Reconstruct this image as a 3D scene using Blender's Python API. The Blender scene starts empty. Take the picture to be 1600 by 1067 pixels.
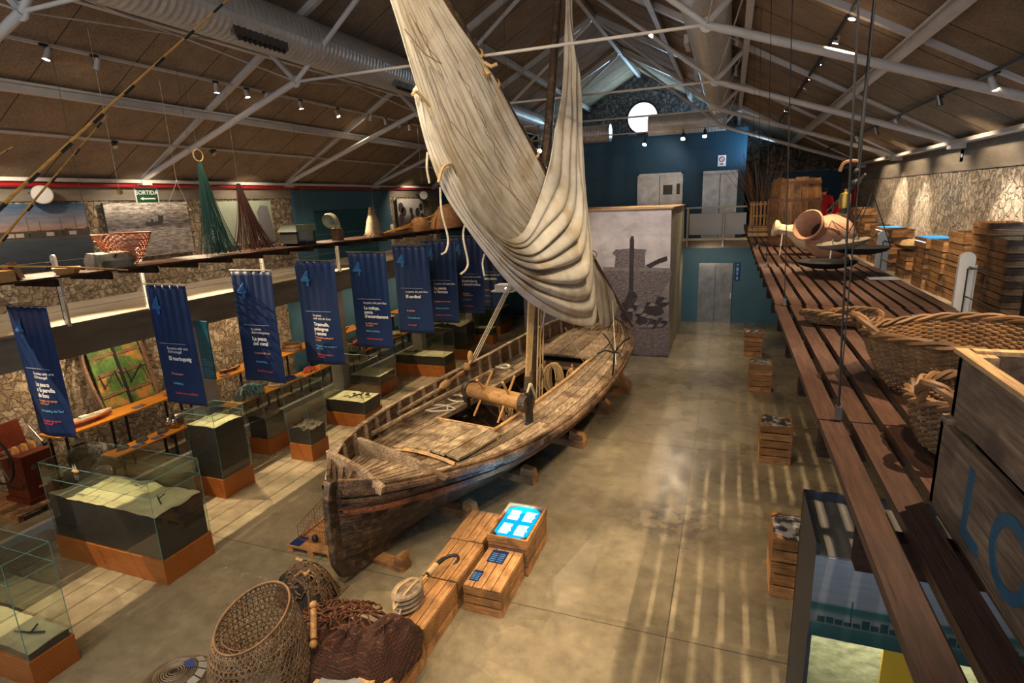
EXPO=0.52
WLEFT=125;WSTRIPE=1500;WRIGHT=330;WWALL=320;WBACK=300;WFRONT=400;WUNDER=95;WPHOTO=60;WDAYFILL=100
import bpy, math, random
from mathutils import Vector, Matrix, noise
PI=math.pi
sc=bpy.context.scene
C=sc.collection
rnd=random.Random(7)
# ---------------------------------------------------------------- camera and measuring helpers
YAW,PITCH,ROLL,FOC,EYE=0.3681,0.2403,-0.03966,888.05,4.8
def cam_axes():
    cy,sy,cp,sp=math.cos(YAW),math.sin(YAW),math.cos(PITCH),math.sin(PITCH)
    f=Vector((-sy*cp,cy*cp,-sp)); r=Vector((cy,sy,0)); u=r.cross(f)
    cr,sr=math.cos(ROLL),math.sin(ROLL)
    return cr*r+sr*u, -sr*r+cr*u, f
CR,CU,CF=cam_axes()
EYEP=Vector((0,0,EYE))
def ray(px,py): return CF+(px-800)/FOC*CR-(py-533.5)/FOC*CU
def aty(px,py,y): d=ray(px,py); return EYEP+d*(y/d.y)
def atx(px,py,x): d=ray(px,py); return EYEP+d*(x/d.x)
def atz(px,py,z=0.): d=ray(px,py); return EYEP+d*((z-EYE)/d.z)
cam=bpy.data.cameras.new('camera'); co=bpy.data.objects.new('camera',cam); C.objects.link(co)
cam.sensor_width=36; cam.lens=FOC/1600*36; cam.clip_start=.05; cam.clip_end=200
m=Matrix.Identity(4)
for i in range(3):
    m[i][0]=CR[i]; m[i][1]=CU[i]; m[i][2]=-CF[i]; m[i][3]=EYEP[i]
co.matrix_world=m; sc.camera=co
vs=sc.view_settings; sc.display_settings.display_device='sRGB'
vs.view_transform='Standard'; vs.look='None'; vs.gamma=1; vs.exposure=EXPO if 'EXPO' in globals() else 0.0
vs.use_curve_mapping=False
# ---------------------------------------------------------------- materials
def mat(name,col,rough=.6,metal=0.,bump=0.,bscale=20.,var=0.,vscale=3.,island=0.,dirt=None,dirt_scale=2.,stretch=(1,1,1),trans=0.,emit=None,estr=0.,ior=1.45,alpha=1.,detail=6.,spec=.5,grain=0.,gscale=(1,1,1),coord='Object'):
    m=bpy.data.materials.new(name); m.use_nodes=True; nt=m.node_tree; n=nt.nodes; l=nt.links
    b=n['Principled BSDF']; b.inputs['Roughness'].default_value=rough; b.inputs['Metallic'].default_value=metal
    b.inputs['IOR'].default_value=ior; b.inputs['Transmission Weight'].default_value=trans; b.inputs['Alpha'].default_value=alpha
    b.inputs['Specular IOR Level'].default_value=spec
    tc=n.new('ShaderNodeTexCoord'); mp=n.new('ShaderNodeMapping'); mp.inputs['Scale'].default_value=stretch
    l.new(tc.outputs[coord],mp.inputs['Vector'])
    cur=n.new('ShaderNodeRGB'); cur.outputs[0].default_value=(*col,1); out=cur.outputs[0]
    def mul(fac_socket,lo,hi,inp):
        mr=n.new('ShaderNodeMapRange'); mr.inputs['To Min'].default_value=lo; mr.inputs['To Max'].default_value=hi
        l.new(fac_socket,mr.inputs['Value'])
        mx=n.new('ShaderNodeMix'); mx.data_type='RGBA'; mx.blend_type='MULTIPLY'; mx.inputs['Factor'].default_value=1
        l.new(inp,mx.inputs['A'])
        cb=n.new('ShaderNodeCombineColor'); 
        for k in range(3): l.new(mr.outputs[0],cb.inputs[k])
        l.new(cb.outputs[0],mx.inputs['B']); return mx.outputs['Result']
    if var>0:
        t=n.new('ShaderNodeTexNoise'); t.inputs['Scale'].default_value=vscale; t.inputs['Detail'].default_value=detail; t.inputs['Roughness'].default_value=.65
        l.new(mp.outputs[0],t.inputs['Vector'])
        cr=n.new('ShaderNodeMapRange'); cr.inputs['From Min'].default_value=.3; cr.inputs['From Max'].default_value=.7; l.new(t.outputs['Fac'],cr.inputs['Value'])
        out=mul(cr.outputs[0],1-var,1+var,out)
    if grain>0:
        mp2=n.new('ShaderNodeMapping'); mp2.inputs['Scale'].default_value=gscale; l.new(tc.outputs[coord],mp2.inputs['Vector'])
        t=n.new('ShaderNodeTexNoise'); t.inputs['Scale'].default_value=6; t.inputs['Detail'].default_value=8; t.inputs['Roughness'].default_value=.7
        l.new(mp2.outputs[0],t.inputs['Vector'])
        cr=n.new('ShaderNodeMapRange'); cr.inputs['From Min'].default_value=.35; cr.inputs['From Max'].default_value=.65; l.new(t.outputs['Fac'],cr.inputs['Value'])
        out=mul(cr.outputs[0],1-grain,1+grain*.6,out); gt=t
    if island>0:
        g=n.new('ShaderNodeNewGeometry'); out=mul(g.outputs['Random Per Island'],1-island,1+island,out)
    if dirt:
        t=n.new('ShaderNodeTexNoise'); t.inputs['Scale'].default_value=dirt_scale; t.inputs['Detail'].default_value=5
        l.new(tc.outputs[coord],t.inputs['Vector'])
        cr=n.new('ShaderNodeMapRange'); cr.inputs['From Min'].default_value=.5; cr.inputs['From Max'].default_value=.66; l.new(t.outputs['Fac'],cr.inputs['Value'])
        mx=n.new('ShaderNodeMix'); mx.data_type='RGBA'; l.new(cr.outputs[0],mx.inputs['Factor']); l.new(out,mx.inputs['A']); mx.inputs['B'].default_value=(*dirt,1); out=mx.outputs['Result']
    l.new(out,b.inputs['Base Color'])
    if bump>0:
        t=n.new('ShaderNodeTexNoise'); t.inputs['Scale'].default_value=bscale; t.inputs['Detail'].default_value=5
        if grain>0: l.new(mp2.outputs[0],t.inputs['Vector'])
        else: l.new(mp.outputs[0],t.inputs['Vector'])
        bp=n.new('ShaderNodeBump'); bp.inputs['Strength'].default_value=bump; bp.inputs['Distance'].default_value=.02
        l.new(t.outputs['Fac'],bp.inputs['Height']); l.new(bp.outputs[0],b.inputs['Normal'])
    if emit:
        b.inputs['Emission Color'].default_value=(*emit,1); b.inputs['Emission Strength'].default_value=estr
    return m
def wood(name,col,axis=0,island=.25,grain=.45,rough=.6,bump=.35,var=.2,dirt=None,ds=2.,spec=.35):
    g=[9,9,9]; g[axis]=.7
    return mat(name,col,rough,bump=bump,bscale=8,var=var,vscale=2.5,island=island,grain=grain,gscale=g,dirt=dirt,dirt_scale=ds,spec=spec)
def stone(name,c1,c2,mortar,scale=3.2,bump=.9):
    m=bpy.data.materials.new(name); m.use_nodes=True; nt=m.node_tree; n=nt.nodes; l=nt.links; b=n['Principled BSDF']; b.inputs['Roughness'].default_value=.95
    tc=n.new('ShaderNodeTexCoord'); nz=n.new('ShaderNodeTexNoise'); nz.inputs['Scale'].default_value=3.2; nz.inputs['Detail'].default_value=7; l.new(tc.outputs['Object'],nz.inputs['Vector'])
    ad=n.new('ShaderNodeMixRGB'); ad.blend_type='ADD'; ad.inputs[0].default_value=.5; l.new(tc.outputs['Object'],ad.inputs[1]); l.new(nz.outputs['Color'],ad.inputs[2])
    v=n.new('ShaderNodeTexVoronoi'); v.inputs['Scale'].default_value=scale; l.new(ad.outputs[0],v.inputs['Vector'])
    e=n.new('ShaderNodeTexVoronoi'); e.feature='DISTANCE_TO_EDGE'; e.inputs['Scale'].default_value=scale; l.new(ad.outputs[0],e.inputs['Vector'])
    cr=n.new('ShaderNodeValToRGB'); cr.color_ramp.elements[0].color=(*c1,1); cr.color_ramp.elements[1].color=(*c2,1)
    mid=cr.color_ramp.elements.new(.55); mid.color=(*[(a*.6+b_*.4)*1.1 for a,b_ in zip(c1,c2)],1)
    sp=n.new('ShaderNodeSeparateColor'); l.new(v.outputs['Color'],sp.inputs[0]); l.new(sp.outputs[0],cr.inputs[0])
    n2=n.new('ShaderNodeTexNoise'); n2.inputs['Scale'].default_value=11; n2.inputs['Detail'].default_value=8; n2.inputs['Roughness'].default_value=.7; l.new(tc.outputs['Object'],n2.inputs['Vector'])
    mr=n.new('ShaderNodeMapRange'); mr.inputs['From Min'].default_value=.32; mr.inputs['From Max'].default_value=.68; mr.inputs['To Min'].default_value=.45; mr.inputs['To Max'].default_value=1.4; l.new(n2.outputs['Fac'],mr.inputs['Value'])
    mx=n.new('ShaderNodeMix'); mx.data_type='RGBA'; mx.blend_type='MULTIPLY'; mx.inputs['Factor'].default_value=1; l.new(cr.outputs[0],mx.inputs['A'])
    cb=n.new('ShaderNodeCombineColor'); [l.new(mr.outputs[0],cb.inputs[k]) for k in range(3)]; l.new(cb.outputs[0],mx.inputs['B'])
    er=n.new('ShaderNodeMapRange'); er.inputs['From Min'].default_value=.0; er.inputs['From Min'].default_value=-.03; er.inputs['From Max'].default_value=.10; l.new(e.outputs[0],er.inputs['Value'])
    m2=n.new('ShaderNodeMix'); m2.data_type='RGBA'; l.new(er.outputs[0],m2.inputs['Factor']); m2.inputs['A'].default_value=(*mortar,1); l.new(mx.outputs['Result'],m2.inputs['B'])
    l.new(m2.outputs['Result'],b.inputs['Base Color'])
    hm=n.new('ShaderNodeMath'); hm.operation='MULTIPLY_ADD'; l.new(n2.outputs['Fac'],hm.inputs[0]); hm.inputs[1].default_value=.9; l.new(er.outputs[0],hm.inputs[2])
    bp=n.new('ShaderNodeBump'); bp.inputs['Strength'].default_value=bump; bp.inputs['Distance'].default_value=.09; l.new(hm.outputs[0],bp.inputs['Height']); l.new(bp.outputs[0],b.inputs['Normal'])
    return m
def glass(name,tint=(.90,.95,.92),refl=.06):
    m=bpy.data.materials.new(name); m.use_nodes=True; nt=m.node_tree; n=nt.nodes; l=nt.links
    for x in list(n): 
        if x.type!='OUTPUT_MATERIAL': n.remove(x)
    t=n.new('ShaderNodeBsdfTransparent'); t.inputs[0].default_value=(*tint,1); g=n.new('ShaderNodeBsdfGlossy'); g.inputs['Roughness'].default_value=.02
    fr=n.new('ShaderNodeFresnel'); gm=n.new('ShaderNodeNewGeometry'); im=n.new('ShaderNodeMath'); im.operation='MULTIPLY_ADD'; l.new(gm.outputs['Backfacing'],im.inputs[0]); im.inputs[1].default_value=1/1.5-1.5; im.inputs[2].default_value=1.5; l.new(im.outputs[0],fr.inputs[0])
    ma=n.new('ShaderNodeMath'); ma.operation='MULTIPLY_ADD'; l.new(fr.outputs[0],ma.inputs[0]); ma.inputs[1].default_value=1.3; ma.inputs[2].default_value=refl*.3
    mx=n.new('ShaderNodeMixShader'); l.new(ma.outputs[0],mx.inputs[0]); l.new(t.outputs[0],mx.inputs[1]); l.new(g.outputs[0],mx.inputs[2]); l.new(mx.outputs[0],n['Material Output'].inputs[0])
    return m
M={}
M['floor']=None
M['slat']=wood('deck_slat_wood',(.062,.029,.018),1,island=.3,grain=.4,rough=.5,spec=.35)
M['joist']=wood('joist_wood',(.028,.013,.008),0,rough=.75,spec=.15)
M['white']=mat('white_paint',(.62,.58,.52),.45,var=.08,vscale=4)
M['steel_white']=mat('painted_steel',(.50,.46,.42),.45,var=.1,vscale=3)
M['black']=mat('black_metal',(.015,.014,.014),.5)
M['dark']=mat('dark_metal',(.04,.035,.03),.45,metal=.6,var=.3)
M['chrome']=mat('chrome',(.7,.7,.72),.18,metal=1)
M['steel']=mat('brushed_steel',(.24,.225,.205),.34,metal=.9,var=.35,vscale=2.5,bump=.05,bscale=3)
M['duct']=mat('galvanised_duct',(.50,.48,.45),.38,metal=.35,var=.12,vscale=4)
M['blue']=mat('petrol_blue_paint',(.003,.040,.070),.55,var=.1,vscale=1.5)
M['blue_l']=mat('grey_blue_paint',(.045,.115,.165),.6,var=.08,vscale=1.5)
M['stone']=stone('rubble_stone',(.30,.21,.125),(.52,.42,.29),(.17,.125,.08),6.5,.9)
M['stone_r']=stone('pale_rubble_stone',(.44,.35,.26),(.64,.53,.40),(.26,.20,.15),5.2,1.)
M['stone_g']=stone('grey_rubble_stone',(.16,.15,.15),(.34,.33,.32),(.07,.06,.06),5.)
M['stone_d']=stone('dark_rubble_stone',(.13,.10,.07),(.26,.20,.14),(.05,.04,.03),3.2)
M['concrete']=mat('gallery_concrete',(.40,.33,.25),.7,var=.2,vscale=2,bump=.15,bscale=14)
M['concrete_d']=mat('beam_concrete',(.20,.165,.125),.8,var=.35,vscale=2,bump=.2,bscale=10,stretch=(1,.4,2))
M['plaster']=mat('rough_plaster',(.24,.195,.15),.9,var=.25,vscale=1.5,bump=.3,bscale=8)
M['board']=mat('wood_wool_board',(.34,.245,.155),.95,var=.22,vscale=2.2,bump=.9,bscale=55,grain=.35,gscale=(6,6,6))
M['seam']=mat('board_seam',(.07,.05,.035),.95)
M['red_pipe']=mat('red_pipe_paint',(.30,.012,.015),.35)
M['case_wood']=wood('cherry_veneer',(.34,.105,.022),0,island=.05,grain=.22,rough=.35,bump=.05,var=.12)
M['shelf']=wood('orange_shelf_wood',(.58,.22,.03),1,island=.06,grain=.25,rough=.35,bump=.05)
M['case_dark']=mat('dark_case_body',(.045,.035,.028),.5,var=.1)
M['sand']=mat('pale_sand',(.44,.38,.215),.95,var=.12,vscale=6,bump=.3,bscale=60)
M['rockfill']=mat('seabed_rock',(.10,.075,.05),.95,var=.6,vscale=9,bump=1,bscale=22)
M['glass']=glass('case_glass')
M['glass_edge']=mat('glass_edge',(.10,.22,.19),.15,spec=.8)
M['glass_pale']=mat('frosted_panel',(.55,.55,.56),.35,alpha=1)
M['banner']=mat('banner_blue',(.004,.018,.070),.5,var=.15,vscale=3)
M['b_four']=mat('banner_numeral_blue',(.02,.10,.27),.5)
M['b_white']=mat('print_white',(.75,.72,.68),.6)
M['b_orange']=mat('print_orange',(.55,.22,.09),.6)
M['b_sky']=mat('print_sky',(.12,.33,.52),.6)
M['b_red']=mat('print_red',(.50,.06,.06),.6)
M['b_line']=mat('print_line',(.25,.30,.38),.6)
M['sail']=mat('sail_canvas',(.66,.59,.48),.85,var=.13,vscale=2.5,bump=.25,bscale=18,dirt=(.50,.40,.27),dirt_scale=1.6)
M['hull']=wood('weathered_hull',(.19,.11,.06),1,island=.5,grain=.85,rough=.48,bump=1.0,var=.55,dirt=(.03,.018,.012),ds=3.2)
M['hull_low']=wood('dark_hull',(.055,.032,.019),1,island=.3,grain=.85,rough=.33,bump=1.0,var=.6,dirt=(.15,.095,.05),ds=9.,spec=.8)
M['deckw']=wood('weathered_deck',(.36,.255,.155),1,island=.42,grain=.75,rough=.72,bump=.7,var=.4,dirt=(.15,.09,.05),ds=2.4)
M['oldwood']=wood('old_dark_wood',(.17,.10,.055),1,island=.3,grain=.6,rough=.7,bump=.7,var=.35)
M['winch']=wood('winch_wood',(.47,.25,.09),0,island=.1,grain=.4,rough=.5,bump=.4,var=.3)
M['bar']=wood('bar_wood',(.55,.27,.08),2,grain=.3)
M['rope']=mat('hemp_rope',(.60,.40,.18),.9,var=.25,vscale=20,bump=.5,bscale=80)
M['rope_w']=mat('white_rope',(.62,.54,.40),.9,var=.15,vscale=20,bump=.4,bscale=80)
M['crate']=wood('crate_pine',(.42,.20,.07),0,island=.38,grain=.5,rough=.6,bump=.4,var=.3,dirt=(.16,.08,.035),ds=3.)
M['crate_y']=wood('crate_pine_long',(.45,.225,.085),1,island=.25,grain=.5,rough=.6,bump=.4,var=.3,dirt=(.2,.1,.04),ds=3.)
M['crate_old']=wood('old_crate_wood',(.36,.185,.075),0,island=.45,grain=.55,rough=.7,bump=.5,var=.35,dirt=(.09,.05,.03),ds=3.)
M['crate_grey']=wood('greyed_crate_wood',(.20,.125,.075),1,island=.12,grain=.55,rough=.7,bump=.6,var=.4,dirt=(.09,.055,.035),ds=5.)
M['crate_rim']=wood('sawn_edge_wood',(.50,.30,.13),1,grain=.5,rough=.7)
M['wicker']=mat('wicker',(.165,.080,.028),.6,var=.45,vscale=8,island=.35)
M['wicker_d']=mat('grey_cane',(.19,.135,.08),.6,var=.4,vscale=8,island=.3)
M['bamboo']=mat('bamboo',(.56,.28,.06),.4,var=.3,vscale=4,stretch=(1,1,6))
M['net_brown']=mat('tarred_net',(.11,.035,.015),.9,var=.5,vscale=12,bump=1,bscale=60,island=.4)
M['net_rope']=mat('rust_rope',(.10,.034,.013),.9,var=.4,vscale=14,bump=.8,bscale=60)
M['clay']=mat('terracotta',(.50,.25,.14),.8,var=.3,vscale=4,bump=.2,bscale=25)
M['clay_p']=mat('pale_clay',(.58,.44,.27),.8,var=.2,vscale=4,bump=.2,bscale=25)
M['barrel']=wood('barrel_staves',(.27,.125,.04),2,island=.45,grain=.6,rough=.5,bump=.4,var=.35,dirt=(.09,.045,.02),ds=5.)
M['hoop']=mat('rusty_hoop',(.20,.09,.045),.6,metal=.3,var=.3,vscale=8)
M['light_warm']=mat('lamp_glow',(1,.9,.7),.5,emit=(1,.84,.60),estr=40)
M['label_blue']=mat('caption_card_blue',(.008,.02,.10),.45)
def floor_mat():
    m=bpy.data.materials.new('polished_concrete'); m.use_nodes=True; nt=m.node_tree; n=nt.nodes; l=nt.links; b=n['Principled BSDF']
    tc=n.new('ShaderNodeTexCoord')
    def nz(s,d,r=.6):
        t=n.new('ShaderNodeTexNoise'); t.inputs['Scale'].default_value=s; t.inputs['Detail'].default_value=d; t.inputs['Roughness'].default_value=r; l.new(tc.outputs['Object'],t.inputs['Vector']); return t.outputs['Fac']
    cr=n.new('ShaderNodeValToRGB'); e=cr.color_ramp.elements; e[0].position=.3; e[0].color=(.125,.098,.060,1); e[1].position=.72; e[1].color=(.35,.285,.18,1)
    l.new(nz(.55,9,.62),cr.inputs[0])
    s2=n.new('ShaderNodeMapRange'); s2.inputs['From Min'].default_value=.35; s2.inputs['From Max'].default_value=.65; s2.inputs['To Min'].default_value=.78; s2.inputs['To Max'].default_value=1.15; l.new(nz(5,8,.7),s2.inputs['Value'])
    cb=n.new('ShaderNodeCombineColor'); [l.new(s2.outputs[0],cb.inputs[k]) for k in range(3)]
    mx=n.new('ShaderNodeMix'); mx.data_type='RGBA'; mx.blend_type='MULTIPLY'; mx.inputs['Factor'].default_value=1; l.new(cr.outputs[0],mx.inputs['A']); l.new(cb.outputs[0],mx.inputs['B'])
    # dark stain patch on the slab
    sx=n.new('ShaderNodeVectorMath'); sx.operation='DISTANCE'; sx.inputs[1].default_value=(-.62,8.15,0); l.new(tc.outputs['Object'],sx.inputs[0])
    st=n.new('ShaderNodeMapRange'); st.inputs['From Min'].default_value=.35; st.inputs['From Max'].default_value=.95; st.inputs['To Min'].default_value=1; st.inputs['To Max'].default_value=0; l.new(sx.outputs['Value'],st.inputs['Value'])
    sn=n.new('ShaderNodeMapRange'); sn.inputs['From Min'].default_value=.50; sn.inputs['From Max'].default_value=.54; l.new(nz(5.5,3,.5),sn.inputs['Value'])
    mm=n.new('ShaderNodeMath'); mm.operation='MULTIPLY'; l.new(st.outputs[0],mm.inputs[0]); l.new(sn.outputs[0],mm.inputs[1])
    m3=n.new('ShaderNodeMath'); m3.operation='MULTIPLY'; m3.inputs[1].default_value=.7; l.new(mm.outputs[0],m3.inputs[0])
    x2=n.new('ShaderNodeMix'); x2.data_type='RGBA'; l.new(m3.outputs[0],x2.inputs['Factor']); l.new(mx.outputs['Result'],x2.inputs['A']); x2.inputs['B'].default_value=(.07,.055,.04,1)
    l.new(x2.outputs['Result'],b.inputs['Base Color'])
    rr=n.new('ShaderNodeMapRange'); rr.inputs['From Min'].default_value=.3; rr.inputs['From Max'].default_value=.7; rr.inputs['To Min'].default_value=.17; rr.inputs['To Max'].default_value=.42; l.new(nz(1.7,6),rr.inputs['Value']); l.new(rr.outputs[0],b.inputs['Roughness'])
    return m
M['floor']=floor_mat()
M['cord']=mat('thin_cord',(.26,.19,.11),.9)
M['disc']=mat('loudspeaker_grille',(.33,.31,.29),.6)
def ramp_mat(name,stops,axis,lo,hi,noise_amt=.0,nscale=(6,6,6),rough=.55,step=0.):
    """printed picture: colour bands along one axis with grain"""
    m=bpy.data.materials.new(name); m.use_nodes=True; nt=m.node_tree; n=nt.nodes; l=nt.links; b=n['Principled BSDF']; b.inputs['Roughness'].default_value=rough
    tc=n.new('ShaderNodeTexCoord'); sp=n.new('ShaderNodeSeparateXYZ'); l.new(tc.outputs['Object'],sp.inputs[0])
    mr=n.new('ShaderNodeMapRange'); mr.inputs['From Min'].default_value=lo; mr.inputs['From Max'].default_value=hi; l.new(sp.outputs[axis],mr.inputs['Value'])
    cr=n.new('ShaderNodeValToRGB'); e=cr.color_ramp.elements
    e[0].position=stops[0][0]; e[0].color=(*stops[0][1],1); e[1].position=stops[-1][0]; e[1].color=(*stops[-1][1],1)
    for p,c in stops[1:-1]: k=e.new(p); k.color=(*c,1)
    mp=n.new('ShaderNodeMapping'); mp.inputs['Scale'].default_value=nscale; l.new(tc.outputs['Object'],mp.inputs[0])
    t=n.new('ShaderNodeTexNoise'); t.inputs['Scale'].default_value=1; t.inputs['Detail'].default_value=6; t.inputs['Roughness'].default_value=.7; l.new(mp.outputs[0],t.inputs['Vector'])
    l.new(mr.outputs[0],cr.inputs[0])
    q=n.new('ShaderNodeMapRange'); q.inputs['From Min'].default_value=.35; q.inputs['From Max'].default_value=.65; q.inputs['To Min'].default_value=1-noise_amt; q.inputs['To Max'].default_value=1+noise_amt; l.new(t.outputs['Fac'],q.inputs['Value'])
    cb=n.new('ShaderNodeCombineColor'); [l.new(q.outputs[0],cb.inputs[k]) for k in range(3)]
    mx=n.new('ShaderNodeMix'); mx.data_type='RGBA'; mx.blend_type='MULTIPLY'; mx.inputs['Factor'].default_value=1; l.new(cr.outputs[0],mx.inputs['A']); l.new(cb.outputs[0],mx.inputs['B'])
    l.new(mx.outputs['Result'],b.inputs['Base Color']); return m
# ---------------------------------------------------------------- mesh helpers
class MB:
    def __init__(s): s.v=[]; s.f=[]; s.g=[]
    def add(s,vs,fs):
        o=len(s.v); s.g.append((o,o+len(vs),len(s.f),len(s.f)+len(fs))); s.v+= [tuple(v) for v in vs]; s.f+=[tuple(i+o for i in f) for f in fs]; return s
    def box(s,x0,x1,y0,y1,z0,z1):
        v=[(x,y,z) for x in (x0,x1) for y in (y0,y1) for z in (z0,z1)]
        return s.add(v,[(0,1,3,2),(4,6,7,5),(0,4,5,1),(2,3,7,6),(0,2,6,4),(1,5,7,3)])
    def obox(s,c,size,M3=None,taper=1.):
        sx,sy,sz=[a/2 for a in size]; c=Vector(c); v=[]
        for x in (-sx,sx):
            for y in (-sy,sy):
                for z in (-sz,sz):
                    k=taper if z>0 else 1.
                    p=Vector((x*k,y*k,z)); v.append(c+(M3@p if M3 else p))
        return s.add(v,[(0,1,3,2),(4,6,7,5),(0,4,5,1),(2,3,7,6),(0,2,6,4),(1,5,7,3)])
    def beam(s,a,b,w,h,up=(0,0,1)):
        a=Vector(a); b=Vector(b); d=(b-a); L=d.length; d.normalize(); up=Vector(up)
        x=d.cross(up); 
        if x.length<1e-4: x=d.cross(Vector((1,0,0)))
        x.normalize(); z=x.cross(d)
        M3=Matrix((x,d,z)).transposed()
        return s.obox((a+b)/2,(w,L,h),M3)
    def tube(s,pts,r,n=8,cap=True,closed=False):
        pts=[Vector(p) for p in pts]; N=len(pts); rs=r if isinstance(r,(list,tuple)) else [r]*N
        if N<2: return s
        d0=(pts[1]-pts[0]).normalized(); up=Vector((0,0,1)) if abs(d0.z)<.9 else Vector((1,0,0))
        x=d0.cross(up).normalized(); vs=[]; 
        for i,p in enumerate(pts):
            if closed: d=(pts[(i+1)%N]-pts[i-1])
            else: d=(pts[min(i+1,N-1)]-pts[max(i-1,0)])
            if d.length<1e-9: d=d0.copy()
            d.normalize(); x=x-d*x.dot(d)
            if x.length<1e-6: x=d.cross(Vector((.3,.5,.8)))
            x.normalize(); y=d.cross(x)
            for k in range(n):
                a=2*PI*k/n; vs.append(p+(x*math.cos(a)+y*math.sin(a))*rs[i])
        fs=[]
        for i in range(N if closed else N-1):
            j=(i+1)%N
            for k in range(n): fs.append((i*n+k,i*n+(k+1)%n,j*n+(k+1)%n,j*n+k))
        if cap and not closed: fs.append(tuple(range(n-1,-1,-1))); fs.append(tuple((N-1)*n+k for k in range(n)))
        return s.add(vs,fs)
    def lathe(s,prof,c=(0,0,0),n=24,M3=None,capb=True,capt=True):
        c=Vector(c); vs=[]
        for r,z in prof:
            for k in range(n):
                a=2*PI*k/n; p=Vector((r*math.cos(a),r*math.sin(a),z)); vs.append(c+(M3@p if M3 else p))
        fs=[]
        for i in range(len(prof)-1):
            for k in range(n): fs.append((i*n+k,i*n+(k+1)%n,(i+1)*n+(k+1)%n,(i+1)*n+k))
        if capb: fs.append(tuple(range(n-1,-1,-1)))
        if capt: fs.append(tuple((len(prof)-1)*n+k for k in range(n)))
        return s.add(vs,fs)
    def grid(s,fn,nu,nv,wrap=False):
        vs=[fn(i/nu,j/nv) for i in range(nu+(0 if wrap else 1)) for j in range(nv+1)]; fs=[]
        for i in range(nu):
            i2=(i+1)%nu if wrap else i+1
            for j in range(nv): fs.append((i*(nv+1)+j,i2*(nv+1)+j,i2*(nv+1)+j+1,i*(nv+1)+j+1))
        return s.add(vs,fs)
    def prism(s,poly,off):
        off=Vector(off); n=len(poly); a=[Vector(p) for p in poly]; b=[p+off for p in a]
        return s.add(a+b,[tuple(range(n-1,-1,-1)),tuple(range(n,2*n))]+[(i,(i+1)%n,(i+1)%n+n,i+n) for i in range(n)])
    def sphere(s,c,r,nu=16,nv=10,M3=None):
        r=r if isinstance(r,(tuple,list)) else (r,r,r); c=Vector(c); vs=[]
        for i in range(nv+1):
            t=PI*i/nv
            for k in range(nu):
                a=2*PI*k/nu; p=Vector((r[0]*math.sin(t)*math.cos(a),r[1]*math.sin(t)*math.sin(a),-r[2]*math.cos(t))); vs.append(c+(M3@p if M3 else p))
        fs=[(i*nu+k,i*nu+(k+1)%nu,(i+1)*nu+(k+1)%nu,(i+1)*nu+k) for i in range(nv) for k in range(nu)]
        return s.add(vs,fs)
MW={}
def link(name,me): o=bpy.data.objects.new(name,me); C.objects.link(o); return o
KEEP=('print','text','weave','letter','strand','side_boards','lid_boards','twine','cane','shells','lining','light_slit')
def far_pieces(mb):
    g=[q for q in mb.g if q[1]>q[0]]
    if not 2<=len(g)<=60: return None
    bx=[]
    for a,b,c,d in g:
        P=mb.v[a:b]; lo=[min(p[i] for p in P) for i in range(3)]; hi=[max(p[i] for p in P) for i in range(3)]; bx.append((lo,hi,max(h-l for l,h in zip(lo,hi))))
    par=list(range(len(g)))
    def fd(i):
        while par[i]!=i: i=par[i]
        return i
    for i in range(len(g)):
        for j in range(i+1,len(g)):
            gap=math.sqrt(sum(max(0,bx[i][0][k]-bx[j][1][k],bx[j][0][k]-bx[i][1][k])**2 for k in range(3)))
            if gap<=max(.02,.5*max(bx[i][2],bx[j][2])): par[fd(i)]=fd(j)
    roots={}
    for i in range(len(g)): roots.setdefault(fd(i),[]).append(g[i])
    return list(roots.values()) if 1<len(roots)<=24 else None
def build(name,mb,mt,parent=None,**k):
    pcs=far_pieces(mb) if parent is not None and not any(w in name for w in KEEP) else None
    if not pcs: return build1(name,mb,mt,parent,**k)
    out=[]
    for pc in pcs:
        m_=MB()
        for a,b,c,d in pc: m_.add(mb.v[a:b],[tuple(i-a for i in f) for f in mb.f[c:d]])
        out.append(build1(name,m_,mt,parent,**k))
    return out[0]
def build1(name,mb,mt,parent=None,smooth=False,label=None,solid=0.,bev=0.,local=False):
    vs=mb.v
    if parent is not None and not local:
        mi=MW[parent.name].inverted(); vs=[tuple(mi@Vector(v)) for v in vs]
    me=bpy.data.meshes.new(name); me.from_pydata(vs,[],mb.f); me.validate()
    mt=mt if isinstance(mt,bpy.types.Material) else M[mt]; me.materials.append(mt)
    import bmesh as _b
    bm=_b.new(); bm.from_mesh(me); _b.ops.recalc_face_normals(bm,faces=bm.faces); bm.to_mesh(me); bm.free()
    if smooth:
        me.shade_smooth()
        try: me.set_sharp_from_angle(angle=math.radians(42))
        except Exception: pass
    o=link(name,me)
    if parent is not None: o.parent=parent; MW[o.name]=MW[parent.name]
    else: MW[o.name]=Matrix.Identity(4)
    if solid: md=o.modifiers.new('solid','SOLIDIFY'); md.thickness=solid; md.offset=0
    if bev: md=o.modifiers.new('bev','BEVEL'); md.width=bev; md.segments=2; md.limit_method='ANGLE'
    if label: o['label']=label
    return o
def tag(o,label=None,cat=None,group=None,kind=None):
    if label: o['label']=label
    if cat: o['category']=cat
    if group: o['group']=group
    if kind: o['kind']=kind
    return o
def thing(name,label,cat,loc=(0,0,0),rz=0.,group=None):
    o=bpy.data.objects.new(name,None); C.objects.link(o); o.empty_display_size=.1
    o.location=loc; o.rotation_euler=(0,0,rz); MW[o.name]=Matrix.Translation(Vector(loc))@Matrix.Rotation(rz,4,'Z')
    return tag(o,label,cat,group)
def struct(name,mb,mt,**k): o=build(name,mb,mt,**k); o['kind']='structure'; return o
def one(name,label,cat,mb,mt,group=None,**k): return tag(build(name,mb,mt,**k),label,cat,group)
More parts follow.
